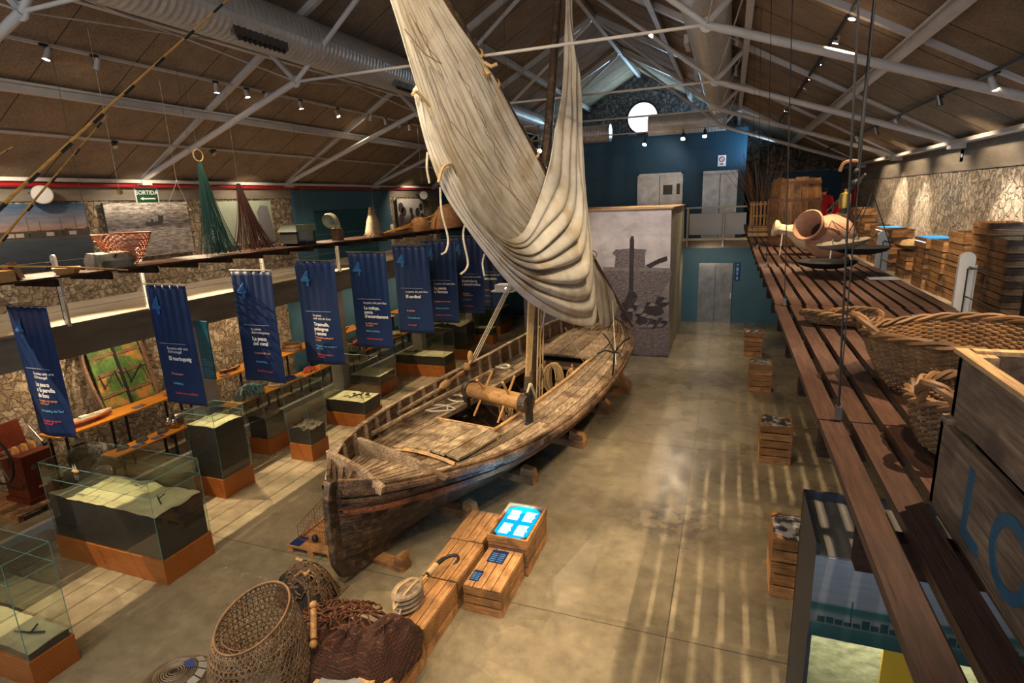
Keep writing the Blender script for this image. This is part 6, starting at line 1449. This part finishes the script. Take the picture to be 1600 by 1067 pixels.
# wire cage on its pallet
t=thing('pallet','light pine pallet beside the stern, under the wire cage','pallet',(-5.3,6.3,0))
mb=MB()
for k in range(8): mb.box(-5.78,-4.98,5.62+k*.22,5.62+k*.22+.20,.085,.11)
build('top_board',mb,'crate',t)
for x in (-5.73,-5.38,-5.03): build('runner',MB().box(x-.05,x+.05,5.62,7.35,0,.085),'crate',t)
one('caption_card','blue caption card on the corner of the pallet with the wire cage','caption card',MB().box(-5.76,-5.58,5.64,5.86,.111,.117),'label_blue')
t=thing('wire_cage','long wedge-shaped wire cage standing on the pallet beside the stern','cage',(-5.3,6.4,.11))
mb=MB(); A_=[(-5.55,5.75),(-5.05,5.75)]; 
def cg(x,y,z): return Vector((x,y,z))
pr3=[]
for x in (-5.70,-5.22): mb.tube([cg(x,5.78,.12),cg(x,7.3,.12),cg(x,7.3,.66),cg(x,5.78,.34)],.008,5,closed=True)
for y in (5.78,6.15,6.55,6.95,7.3): 
    z=.34+.32*(y-5.78)/1.52; mb.tube([cg(-5.70,y,.12),cg(-5.22,y,.12),cg(-5.22,y,z),cg(-5.70,y,z)],.006,4,closed=True)
for x in (-5.70,-5.22): mb.tube([cg(x,5.78,.12),cg(x,6.55,.50),cg(x,7.3,.12)],.006,4)
build('frame_rod',mb,'hoop',t); mb=MB()
for k in range(12): x=-5.70+.48*k/11; mb.tube([cg(x,5.78,.12),cg(x,5.78,.34),cg(x,7.3,.66)],.0025,3,cap=False)
for k in range(26): y=5.78+1.52*k/25; z=.34+.32*k/25; mb.tube([cg(-5.70,y,z),cg(-5.22,y,z)],.0025,3,cap=False); mb.tube([cg(-5.70,y,.12),cg(-5.70,y,z)],.0025,3,cap=False)
build('wire_mesh',mb,'hoop',t); build('weight',MB().sphere((-5.42,5.80,.17),(.05,.05,.06),10,7),'black',t,smooth=True)
# ---------------- picture crates on the concrete aisle
def picture_crate(label,x0,x1,y0,y1,h,seed):
    t=crate('picture_crate',label,'crate',x0,x1,y0,y1,0,h,5,'crate',lid=False,group='picture crates along the aisle')
    w,d=x1-x0,y1-y0
    m=bpy.data.materials.new('printed_photo'); m.use_nodes=True; nt=m.node_tree; n=nt.nodes; l=nt.links; b=n['Principled BSDF']; b.inputs['Roughness'].default_value=.4
    tc=n.new('ShaderNodeTexCoord'); mp_=n.new('ShaderNodeMapping'); mp_.inputs['Location'].default_value=(seed,seed*2,0); l.new(tc.outputs['Object'],mp_.inputs[0])
    nz=n.new('ShaderNodeTexNoise'); nz.inputs['Scale'].default_value=9; nz.inputs['Detail'].default_value=4; l.new(mp_.outputs[0],nz.inputs['Vector']); cr=n.new('ShaderNodeValToRGB'); cr.color_ramp.elements[0].position=.45; cr.color_ramp.elements[0].color=(.05,.045,.045,1); cr.color_ramp.elements[1].position=.56; cr.color_ramp.elements[1].color=(.48,.44,.42,1); l.new(nz.outputs['Fac'],cr.inputs[0]); l.new(cr.outputs[0],b.inputs['Base Color'])
    build('printed_top',MB().box(-w/2+.02,w/2-.02,-d/2+.02,d/2-.02,h-.03,h-.018),m,t,local=True,label='black and white photograph on top')
    mb=MB()
    for sx in (-1,1):
        for sy in (-1,1): mb.prism([(sx*w/2,sy*d/2,h-.018),(sx*(w/2-.13),sy*d/2,h-.018),(sx*w/2,sy*(d/2-.13),h-.018)],(0,0,.022))
    build('corner_piece',mb,'crate',t,local=True)
picture_crate('picture-topped crate farthest along the aisle, in front of the lift',.57,1.07,18.05,18.55,.72,1)
picture_crate('picture-topped crate second from the lift',.62,1.13,14.6,15.1,.72,4)
picture_crate('picture-topped crate midway, with a blue streak in its photograph',.69,1.22,10.5,11.05,.74,9)
picture_crate('picture-topped crate partly hidden by the dark showcase',.66,1.18,6.68,7.3,.80,13)
# ---------------- dark showcase with a harbour picture
t=thing('showcase','tall dark-framed showcase with a harbour picture band over a glass front, below the walkway','showcase',(1.5,4.8,0))
x0,x1,y0,y1,zt=.73,2.6,4.34,5.23,2.20
nv=mat('slate_blue_paint',(.028,.034,.045),.5)
build('side_panel',MB().box(x0,x0+.03,y0+.02,y1,0.0,zt).box(x1-.03,x1,y0,y1,0,zt),nv,t)
build('back_panel',MB().box(x0,x1,y1-.03,y1,0,zt),nv,t)
build('roof_panel',MB().box(x0+.03,x1-.03,y0,y1-.03,zt-.10,zt-.08),mat('grey_top',(.16,.145,.125),.5,var=.15),t)
zh=aty(1257,988,y0).z
hp_=ramp_mat('harbour_band',[(0,(.008,.05,.055)),(.16,(.015,.07,.07)),(.20,(.10,.12,.12)),(.30,(.13,.15,.155)),(.36,(.015,.075,.07)),(.42,(.015,.07,.07)),(.45,(.17,.19,.21)),(1,(.23,.26,.31))],2,zh,zt-.09,.10,(3,3,30))
build('picture_band',MB().box(x0,x1,y0-.012,y0+.01,zh,zt-.09),hp_,t)
mb=MB()
for k in range(30): x=x0+.05+k*.06; mb.box(x,x+.05,y0-.016,y0-.012,zh+.14,zh+.17+rnd.random()*.05)
for x in (1.0,1.45,1.75,2.1): mb.box(x,x+.008,y0-.016,y0-.012,zh+.15,zh+.36)
build('boat_outline',mb,mat('teal_ink',(.006,.035,.04),.6),t)
build('glass_front',MB().box(x0+.03,x1-.03,y0,y0+.006,.05,zh),'glass',t)
build('beach_scene',MB().box(x0+.03,x1-.03,y1-.05,y1-.03,.05,zh),ramp_mat('beach_scene',[(0,(.34,.27,.15)),(.55,(.55,.45,.26)),(.74,(.50,.44,.28)),(.80,(.07,.17,.17)),(1,(.03,.12,.14))],2,.05,zh,.4,(6,6,14)),t)
build('yellow_panel',MB().box(1.33,1.58,y0+.30,y0+.33,.05,zh-.02),mat('yellow_panel',(.62,.30,.015),.4),t)
build('boat_cutout',MB().prism([(1.05,y1-.10,.95),(1.55,y1-.10,1.18),(1.5,y1-.10,.85),(1.15,y1-.10,.80)],(0,.02,0)),'dark',t)
l=bpy.data.lights.new('showcase_strip','AREA'); l.shape='RECTANGLE'; l.size=1.6; l.size_y=.08; l.energy=26; l.color=(.9,1,.88); o=bpy.data.objects.new('showcase_strip',l); C.objects.link(o); o.location=(1.6,4.7,zh+.05)
# ================================================================ on the slatted walkway near the camera
ZD_=3.922
def open_crate(label,x0,x1,y0,y1,z,h,mt,name='fish_crate',th=.022,extra=False):
    t=thing(name,label,'crate',((x0+x1)/2,(y0+y1)/2,z),0,'large fish crates near the camera')
    w,d=(x1-x0)/2,(y1-y0)/2
    def rough(pa,pb,n=16,seed=0):
        vs=[]; d_=(Vector(pb)-Vector(pa)).normalized(); nn=Vector((-d_.y,d_.x,0))*th
        for i in range(n+1):
            p=Vector(pa).lerp(Vector(pb),i/n); zz=h+.004*noise.noise(Vector((p.x*20,p.y*20,seed)))
            for q,zq in ((p,0),(p+nn,0),(p+nn,zz),(p,zz)): vs.append((q.x,q.y,zq))
        fs=[(i*4+a,i*4+(a+1)%4,(i+1)*4+(a+1)%4,(i+1)*4+a) for i in range(n) for a in range(4)]+[(0,1,2,3),(n*4+3,n*4+2,n*4+1,n*4)]
        return MB().add(vs,fs)
    for k,(a,b) in enumerate((((w,-d,0),(w,d,0)),((w,d,0),(-w,d,0)),((-w,d,0),(-w,-d,0)),((-w,-d,0),(w,-d,0)))): build('side_board',rough(a,b,16,k),mt,t,local=True)
    build('bottom_board',MB().box(-w+th,w-th,-d+th,d-th,.0,.015),mt,t,local=True)
    mb=MB()
    for sx in (-1,1):
        for sy in (-1,1): mb.box(sx*(w-th-.022)-.02,sx*(w-th-.022)+.02,sy*(d-th-.022)-.02,sy*(d-th-.022)+.02,.015,h+.004)
    build('corner_post',mb,'crate_rim',t,local=True)
    return t
t1=open_crate('large grey-brown fish crate painted with blue letters, on the walkway near the camera',.575,1.45,.62,1.80,ZD_,.245,'crate_grey')
t2=open_crate('upper open fish crate with a pale sawn rim, set on the lettered one',.595,1.48,.55,1.80,ZD_+.255,.185,'crate_grey')
for k,(bx,by,ex,ey) in enumerate(((-.4425,-.625,-.4425,.625),(.4425,-.625,.4425,.625),(-.42,.613,.42,.613),(-.42,-.613,.42,-.613))): build('sawn_rim',MB().beam((bx,by,.191),(ex,ey,.191),.030,.012),'crate_rim',t2,local=True,label='pale sawn top edge')
build('batten',MB().box(-.4375,.4375,-.59,-.57,.245,.264).box(-.4375,.4375,.55,.59,.245,.264),'crate_grey',t1,local=True)
M['paint_blue']=mat('stencil_blue',(.022,.075,.115),.7,var=.3,vscale=14)
ROT_WEST=Matrix(((0,0,-1),(-1,0,0),(0,1,0)))
text('painted_letter','L',.255,'paint_blue',(.5735,1.585,ZD_+.035),ROT_WEST,t1,bold=.002); text('painted_letter','O',.255,'paint_blue',(.5735,1.425,ZD_+.035),ROT_WEST,t1,bold=.002)
def bowl_basket(label,c,rx,ry,h,rz,rings,handles=True,name='wicker_basket',flare=.25,stakes=34,grp='wicker baskets on the walkway',wr=.010):
    t=thing(name,label,'basket',tuple(c),rz,grp); q=random.Random(int(c[0]*100))
    def bp(a,f,o=0.): k=(1-flare)+flare*f**.7; return Vector(((rx*k+o)*math.cos(a),(ry*k+o)*math.sin(a),h*f+.02*math.sin(2*a)*f))
    mb=MB()
    for i in range(rings):
        f=(i+.5)/rings
        mb.tube([bp(2*PI*k/(stakes*2),f,.007*(1 if (k+i)%2 else -1))+Vector((0,0,q.uniform(-.003,.003))) for k in range(stakes*2)],wr,5,closed=True)
    build('weave',mb,'wicker',t,local=True)
    build('stake',MB().add([],[]) if False else (lambda m_:[m_.tube([bp(2*PI*k/stakes,f) for f in (0,.33,.66,1)],.006,4) for k in range(stakes)] and m_)(MB()),'wicker_d',t,local=True)
    rm=MB(); n=96
    for s_ in range(3): rm.tube([bp(2*PI*k/n,1,.0)+Vector((0.012*math.cos(2*PI*k/n)*math.cos(k*.55+s_*2.1),.012*math.sin(2*PI*k/n)*math.cos(k*.55+s_*2.1),.012*math.sin(k*.55+s_*2.1))) for k in range(n)],.010,5,closed=True)
    build('twisted_rim',rm,'wicker',t,local=True)
    mb=MB()
    for i in range(10): rr=(i+.5)/10; mb.tube([Vector((rx*(1-flare)*rr*math.cos(2*PI*k/30),ry*(1-flare)*rr*math.sin(2*PI*k/30),.012+.006*math.sin(k*1.6))) for k in range(30)],.011,4,closed=True)
    build('base_weave',mb,'wicker_d',t,local=True)
    if handles:
        for sg in (0,PI):
            hm=MB()
            for s_ in range(2): hm.tube([bp(sg+u*.30,1)+Vector((math.cos(sg)*.05*(1-u*u),0,.085*(1-u*u)))+Vector((.010*math.cos(i*.9+s_*PI),.010*math.sin(i*.9+s_*PI),0)) for i,u in enumerate([-1+2*j/14 for j in range(15)])],.013,6)
            build('handle',hm,'wicker',t,smooth=True,local=True)
    return t
bowl_basket('large oval wicker basket with two looped handles, beside the fish crates',(.98,2.95,ZD_+.012),.38,.37,.23,.08,24,flare=.30,wr=.0068,stakes=40)
p=atz(1312,497,3.96); bowl_basket('flat small wicker basket lid lying at the outer side of the big basket',(p.x,p.y-.02,ZD_+.012),.23,.13,.06,-.1,8,False,wr=.006)
bowl_basket('wicker basket half hidden behind the fish crates',(.82,2.16,ZD_+.012),.19,.26,.18,.5,18,True,wr=.0068)
# caption sheets on the walkway
for k,(px,py) in enumerate(((1475,497),(1385,434))):
    p=atz(px,py,3.93); one('caption_sheet',['glossy grey caption sheet beside the nearest pale post','glossy grey caption sheet beyond the pale post, near the dark pan'][k],'caption card',MB().box(p.x-.16,p.x+.10,p.y-.12,p.y+.12,ZD_,ZD_+.004),mat('sheet_grey',(.16,.18,.22),.2))
# amphorae
def jar(label,a,b,prof,mt,nm,handle=None):
    a=Vector(a); b=Vector(b); d=b-a; L=d.length; q=d.normalized().to_track_quat('Z','Y').to_matrix()
    t=thing(nm,label,'amphora',(a.x,a.y,ZD_)); 
    build('body',MB().lathe([(r,f*L) for r,f in prof],a,32,q,capb=False),mt,t,smooth=True)
    for s_ in (1,-1):
        y=q@Vector((s_,0,0)); p0,p1,p2,p3=[a+d*f+y*o for f,o in handle]; build('handle',MB().tube(catmull([p0,p1,p2,p3],6),.018,8),mt,t,smooth=True)
    return t
pa=aty(1208,356,9.0); pb=aty(1300,398,9.05)
t=jar('pale clay amphora lying with its neck towards the barrel',(pa.x,pa.y,pa.z),(pb.x+.05,pb.y,ZD_+.20),[(.07,.04),(.10,.0),(.115,.02),(.11,.06),(.075,.10),(.07,.2),(.10,.30),(.19,.42),(.235,.58),(.22,.75),(.15,.9),(.03,1.0)],'clay_p','amphora',[(.08,.09),(.10,.16),(.22,.17),(.34,.12)])
build('stand_rod',MB().tube([(pa.x+.10,pa.y-.1,ZD_),(pa.x+.12,pa.y-.05,pa.z-.08)],.007,6).tube([(pb.x-.12,pb.y-.28,ZD_),(pb.x-.06,pb.y-.24,ZD_+.22)],.007,6),'white',t)
qa=aty(1261,351,7.95); qb=aty(1312,388,8.45)
t=jar('terracotta jar with a wide open mouth turned to the hall',(qa.x,qa.y,qa.z),(qb.x,qb.y,ZD_+.20),[(.10,.34),(.115,.20),(.15,.06),(.185,.0),(.20,.02),(.19,.06),(.14,.18),(.135,.28),(.20,.38),(.275,.55),(.285,.75),(.24,.92),(.14,1.04),(.02,1.08)],'clay','amphora',[(.12,.18),(.16,.23),(.32,.25),(.46,.22)])
build('stand_rod',MB().tube([(qa.x+.25,qa.y-.2,ZD_),(qa.x+.28,qa.y-.1,qa.z-.18)],.008,6).tube([(qa.x+.5,qa.y-.15,ZD_),(qa.x+.42,qa.y-.05,qa.z-.20)],.008,6),'white',t)
# weighing scale
def pan(t,c,r,tilt=0,mt='dark',nm='pan'):
    c=Vector(c); q=Matrix.Rotation(tilt,3,'Y'); return build(nm,MB().lathe([(r*.5,0),(r*.85,.03),(r,.07),(r*.97,.07),(r*.8,.035),(.01,.01)],c,28,q,capb=True,capt=False),mt,t,smooth=True)
hub=aty(1337,287,6.9)
t=thing('weighing_scale','iron balance with dark round pans on rods, hung over the walkway','scale',tuple(hub))
c1=aty(1290,418,6.95); c1.z=max(c1.z,ZD_+.03); c2=aty(1343,396,6.85); 
PK=mat('dark_pan',(.020,.018,.016),.75,spec=.15); pan(t,c1,.30,0,PK); pan(t,c2,.28,0,PK)
c3=aty(1318,388,6.6); pan(t,c3,.24,-.16,mat('pale_pan',(.22,.18,.13),.5,var=.3),'pan')
bl_=aty(1292,330,7.1); br_=aty(1352,272,6.7)
build('beam',MB().tube([bl_,hub,br_],[.008,.018,.012],8),'steel',t); build('hanger',MB().tube([hub,(hub.x,hub.y,zr(hub.x)-.3)],.014,7).sphere(hub,.05,10,8).sphere(hub+Vector((0,0,.12)),.035,8,6),'black',t)
build('hook',MB().tube(catmull([aty(1312,268,6.9),aty(1318,256,6.9),aty(1328,252,6.9),hub+Vector((0,0,.22))],6),.02,7),'hoop',t)
mb=MB(); top=aty(1363,300,6.8)
for a in (0,2.1,4.2): mb.tube([top,c2+Vector((.27*math.cos(a),.27*math.sin(a),.07))],.005,5)
for a in (0.5,2.6,4.7): mb.tube([aty(1300,345,6.95),c3+Vector((.22*math.cos(a),.22*math.sin(a),.06))],.004,4)
mb.tube([top,br_],.006,5)
build('chain',mb,'black',t)
wc=aty(1320,314,6.8); build('weight',MB().lathe([(.05,-.07),(.055,0),(.05,.07),(.015,.09),(.015,.12)],wc,14),mat('brass',(.45,.28,.06),.35,metal=.8),t,smooth=True)
# barrel
bcx,bcy=.985,10.75
t=thing('barrel','tall wooden barrel with rusty hoops standing on the slatted walkway','barrel',(bcx,bcy,ZD_))
mb=MB(); NSt=22; Hb=1.08; br=lambda f:.355+.045*math.sin(PI*f)
for k in range(NSt):
    a0=2*PI*k/NSt+.006; a1=2*PI*(k+1)/NSt-.006; vs=[]; hh=Hb+rnd.uniform(-.02,.01)
    for i in range(9):
        f=i/8; r=br(f)
        for a,r_ in ((a0,r),(a1,r),(a1,r-.025),(a0,r-.025)): vs.append((bcx+r_*math.cos(a),bcy+r_*math.sin(a),ZD_+.002+hh*f))
    mb.add(vs,[(i*4+a,i*4+(a+1)%4,(i+1)*4+(a+1)%4,(i+1)*4+a) for i in range(8) for a in range(4)]+[(0,1,2,3),(35,34,33,32)])
build('staves',mb,'barrel',t)
for f in (.06,.30,.68,.93): build('hoop',MB().lathe([(br(f)+.002,0),(br(f)+.010,.0),(br(f)+.010,.05),(br(f)+.002,.05)],(bcx,bcy,ZD_+Hb*f-.025),30,capb=False,capt=False),'hoop',t)
build('head',MB().lathe([(.34,0),(.34,.02)],(bcx,bcy,ZD_+Hb-.08),24),'barrel',t)
# canes in a basket and small box
p=aty(1187,350,14.2); t=thing('cane_bundle','upright bundle of thin canes in a slatted basket behind the barrel','canes',(p.x,p.y,ZD_))
mb=MB()
for k in range(16): a=2*PI*k/16; mb.box(p.x+.2*math.cos(a)-.018,p.x+.2*math.cos(a)+.018,p.y+.2*math.sin(a)-.018,p.y+.2*math.sin(a)+.018,ZD_,ZD_+.68)
for z in (.1,.35,.6): mb.lathe([(.215,z),(.225,z),(.225,z+.04),(.215,z+.04)],(p.x,p.y,ZD_),24,capb=False,capt=False)
build('slatted_basket',mb,'winch',t); mb=MB()
for k in range(42):
    a=rnd.uniform(0,2*PI); r=rnd.random()*.15; a2=rnd.uniform(0,2*PI); e=Vector((p.x+r*math.cos(a)+rnd.uniform(-.75,.5),p.y+.3*math.sin(a2),ZD_+rnd.uniform(1.2,1.75))); s_=Vector((p.x+r*math.cos(a),p.y+r*math.sin(a),ZD_+.1)); mb.tube([s_,s_.lerp(e,.5)+Vector((0,0,.12)),e],[.007,.006,.003],4)
build('cane',mb,'wicker',t)
p=aty(1182,368,13.0)
crate('small_box','small orange wooden box with a loose slatted lid at the walkway edge by the canes','box',p.x-.17,p.x+.30,12.8,13.3,ZD_,.20,2,'winch',cleats=False)
# ---------------- stacks of fish crates on the gallery
def fc_proto():
    t=thing('fish_crate','shallow old fish crate','crate',(0,0,0),0,'old fish crates stacked on the gallery')
    mb=MB(); w,d,h=.19,.295,.155
    for r in range(2):
        z0,z1=.004+r*h/2,(r+1)*h/2-.003
        mb.box(-w,-w+.014,-d,d,z0,z1).box(w-.014,w,-d,d,z0,z1).box(-w+.014,w-.014,-d,-d+.014,z0,z1).box(-w+.014,w-.014,d-.014,d,z0,z1)
    build('side_boards',mb,'crate_old',t,local=True); mb=MB()
    for sx in (-1,1):
        for sy in (-1,1): mb.box(sx*(w-.03)-.016,sx*(w-.03)+.016,sy*(d-.03)-.016,sy*(d-.03)+.016,.0,h)
    build('corner_post',mb,'crate_old',t,local=True); build('bottom',MB().box(-w+.014,w-.014,-d+.014,d-.014,.0,.010),'crate_old',t,local=True)
    return t
fp=fc_proto(); first=True; FH=.160
cols=[(3.20,8.45,6,'brown table'),(3.22,9.10,7,'tallest stack'),(3.16,9.74,6,'tall stack next to the tallest'),(3.12,10.37,5,'five-crate stack with the pale top'),(3.08,11.0,4,'stack carrying the nearer screen'),(3.10,12.15,3,'low stack with the stone bowl'),(3.12,13.4,5,'near stack of the middle group'),(3.12,14.05,4,'stack carrying the farther screen'),(3.12,14.72,5,'far stack of the middle group'),(3.12,15.9,5,'near stack of the far group'),(3.12,16.6,7,'tall bright stack of the far group'),(3.14,17.3,7,'second tall stack of the far group')]
WORD=['bottom crate','second crate up','third crate up','fourth crate up','fifth crate up','sixth crate up','seventh crate up']
for ci,(x,y,n,nm) in enumerate(cols):
    if ci==0: nm='stack beside the brown table'
    for k in range(n):
        loc=(x+rnd.uniform(-.015,.015),y+rnd.uniform(-.012,.012),3.202+k*FH); rz=rnd.uniform(-.02,.02)+(PI if rnd.random()<.5 else 0)
        lb=('top crate' if k==n-1 else WORD[k])+' of the '+nm+' of old fish crates'
        if first: fp.location=loc; fp.rotation_euler=(0,0,rz); fp['label']=lb; MW[fp.name]=Matrix.Translation(Vector(loc)); first=False
        else: dup(fp,loc,rz,lb)
for k,(x,y,z) in enumerate(((3.08,11.0,3.202+4*FH),(3.12,14.05,3.202+4*FH))):
    t=thing('screen_crate',['shallow crate with a glowing blue screen on the nearer gallery stack','shallow crate with a glowing blue screen on the farther gallery stack'][k],'crate',(x,y,z),0,'screen crates on the gallery')
    build('box',MB().box(-.20,.20,-.31,.31,0.002,.15),'crate_old',t,local=True); build('screen',MB().box(-.17,.17,-.28,.28,.152,.16),'screen_blue',t,local=True)
    build('light_slit',MB().box(-.206,-.20,-.28,.28,.085,.10),'screen_white',t,local=True)
    l=bpy.data.lights.new('screen_spill','AREA'); l.size=.35; l.energy=3; l.color=(.2,.6,1); o=bpy.data.objects.new('screen_spill',l); C.objects.link(o); o.location=(x,y,z+.17); o.rotation_euler=(PI,0,0)
t=thing('stone_bowl','brown flat bowl and net pile on the low crate stack','bowl',(3.1,12.15,3.2+3*FH)); build('bowl',MB().lathe([(.08,0),(.22,.06),(.26,.10),(.23,.10),(.1,.03)],(3.05,12.15,3.204+3*FH),20,capt=False),'oldwood',t,smooth=True); build('net_pile',mound((3.05,12.15,3.30+3*FH),.19,.19,.10,51),'rope',t,smooth=True)
t=thing('gallery_table','dark brown table with black legs at the picture edge beside the crates','table',(3.55,7.9,3.2)); build('table_top',MB().box(3.15,3.95,7.55,8.12,4.05,4.11),'oldwood',t)
for x in (3.2,3.9):
    for y in (7.6,8.07): build('leg',MB().box(x-.02,x+.02,y-.02,y+.02,3.2,4.05),'black',t)
build('stretcher',MB().box(3.19,3.21,7.6,8.07,3.45,3.48).box(3.2,3.9,7.59,7.61,3.45,3.48),'black',t)
# small signs on the stone wall, extinguisher
p=atx(1503,243,4.02); t=thing('wall_sign','small dark blue sign high on the pale stone wall','sign',(4.03,p.y,p.z)); build('plate',MB().box(4.02,4.045,p.y-.09,p.y+.09,p.z-.11,p.z+.11),'label_blue',t); build('mark',MB().box(4.015,4.02,p.y-.05,p.y+.05,p.z-.03,p.z+.03),'b_line',t)
p=atx(1335,305,3.9); t=thing('fire_extinguisher','red fire extinguisher on the stone wall behind the balance','extinguisher',(3.92,p.y,p.z)); build('cylinder',MB().lathe([(.07,-.3),(.085,-.28),(.085,.15),(.05,.22),(.02,.25)],(3.92,p.y,p.z),16),redm,t,smooth=True); build('bracket',MB().box(3.98,4.05,p.y-.05,p.y+.05,p.z-.1,p.z-.05),'black',t); build('nozzle',MB().tube([(3.92,p.y,p.z+.25),(3.85,p.y,p.z+.28),(3.83,p.y,p.z+.05)],.012,6),'black',t)
# ================================================================ people far along the gallery
SKIN=mat('skin',(.42,.22,.15),.6); HAIR=mat('dark_hair',(.012,.008,.007),.6); CRED=mat('red_shirt',(.42,.008,.015),.85,var=.15); CDK=mat('dark_trousers',(.015,.016,.025),.9); CTE=mat('teal_shirt',(.02,.10,.10),.85)
def skinmesh(name,chains,mt,parent,levels=2):
    """one continuous body surface: tapered limbs fused by a voxel remesh"""
    mb=MB(); g=lambda r:r if isinstance(r,tuple) else (r,r)
    for ch in chains:
        for (p,r) in ch: rx,ry=g(r); mb.sphere(p,(rx,ry,min(rx,ry)),12,8)
        for (p,r),(q,r2) in zip(ch[:-1],ch[1:]):
            n=7; p_,q_=Vector(p),Vector(q)
            for i in range(1,n):
                f=i/n; ra,rb=g(r),g(r2); c=p_.lerp(q_,f); rx=ra[0]+(rb[0]-ra[0])*f; ry=ra[1]+(rb[1]-ra[1])*f; mb.sphere(c,(rx,ry,min(rx,ry)*1.05),12,8)
    o=build(name,mb,mt,parent,smooth=True,local=True)
    md=o.modifiers.new('fuse','REMESH'); md.mode='VOXEL'; md.voxel_size=.011; md.use_smooth_shade=True
    sm=o.modifiers.new('smooth','SMOOTH'); sm.factor=.5; sm.iterations=4
    return o
def person(label,loc,rz,H,shirt,pants,arm=.35,bend=0.):
    t=thing('person',label,'person',loc,rz); k=H/1.72; S=lambda x,y,z:(x*k,(y+(-bend*max(0,z-.95)))*k,z*k)
    ch=[[(S(0,0,.98),(.15*k,.10*k)),(S(0,0,1.15),(.13*k,.095*k)),(S(0,0,1.32),(.17*k,.105*k)),(S(0,0,1.43),(.10*k,.07*k)),(S(0,-.01,1.50),.052*k),(S(0,-.02,1.58),(.072*k,.085*k)),(S(0,-.02,1.67),(.07*k,.085*k))]]
    for s in (1,-1):
        ch.append([(S(0,0,.98),(.15*k,.10*k)),(S(s*.10,0,.90),.088*k),(S(s*.10,-.01,.50),.058*k),(S(s*.11,.02,.09),.040*k),(S(s*.12,-.12,.03),.035*k)])
        hx=s*(.27); ch.append([(S(0,0,1.43),(.10*k,.07*k)),(S(s*.18,0,1.41),.055*k),(S(s*.25,.02,1.14),.042*k),(S(hx,-arm*.55,.95+arm*.35),.032*k),(S(hx,-arm*.75,.90+arm*.4),.034*k)])
        for f in range(4): b=S(hx,-arm*.75,.90+arm*.4); ch.append([(b,.034*k),(S(hx+(f-1.5)*.018,-arm*.75-.05,.85+arm*.4),.010*k),(S(hx+(f-1.5)*.02,-arm*.75-.07,.80+arm*.4+(.01 if f in(0,3) else 0)),.008*k)])
        b=S(hx,-arm*.75,.90+arm*.4); ch.append([(b,.034*k),(S(hx-s*.045,-arm*.75-.03,.87+arm*.4),.011*k)])
    skinmesh('body',ch,SKIN,t)
    sh=[[(S(0,0,.93),(.165*k,.115*k)),(S(0,0,1.15),(.145*k,.11*k)),(S(0,0,1.32),(.185*k,.12*k)),(S(0,0,1.43),(.11*k,.08*k))]]+[[(S(0,0,1.43),(.11*k,.08*k)),(S(s*.18,0,1.41),.068*k),(S(s*.235,.01,1.22),.058*k)] for s in (1,-1)]
    skinmesh('shirt',sh,shirt,t)
    pt=[[(S(0,0,1.0),(.155*k,.112*k)),(S(0,0,.94),(.16*k,.11*k)),(S(s*.10,0,.86),.098*k),(S(s*.10,-.01,.50),.07*k),(S(s*.11,.01,.12),.055*k)] for s in (1,-1)]
    skinmesh('trousers',pt,pants,t)
    build('hair',MB().sphere(S(0,.012,1.655),(.088*k,.10*k,.095*k),14,10),HAIR,t,smooth=True,local=True)
    mb=MB()
    for s in (1,-1): mb.sphere(S(s*.03,-.105,1.62),.011*k,8,6)
    build('eye',mb,'black',t,local=True); build('nose',MB().sphere(S(0,-.112,1.59),(.014*k,.02*k,.022*k),8,6),SKIN,t,local=True,smooth=True); build('mouth',MB().box(-.022*k,.022*k,S(0,-.10,1.55)[1],S(0,-.092,1.55)[1],1.545*k,1.553*k),redm,t,local=True)
    return t
c=aty(1286,318,18.6); person('person in a red T-shirt and dark trousers seen from behind, standing past the barrel',(c.x,18.6,3.2),PI*.95,1.68,CRED,CDK,.25)
c=aty(1299,318,18.2); person('smaller person in a red top bending forward beside the standing one',(c.x+.12,18.3,3.2),PI*.5,1.42,CRED,CRED,.4,.25)
c=aty(1308,320,19.2); person('person in a dark teal top between the red-clad ones and the balance weight',(c.x+.15,19.4,3.2),-.4,1.45,CTE,CDK,.4,.1)
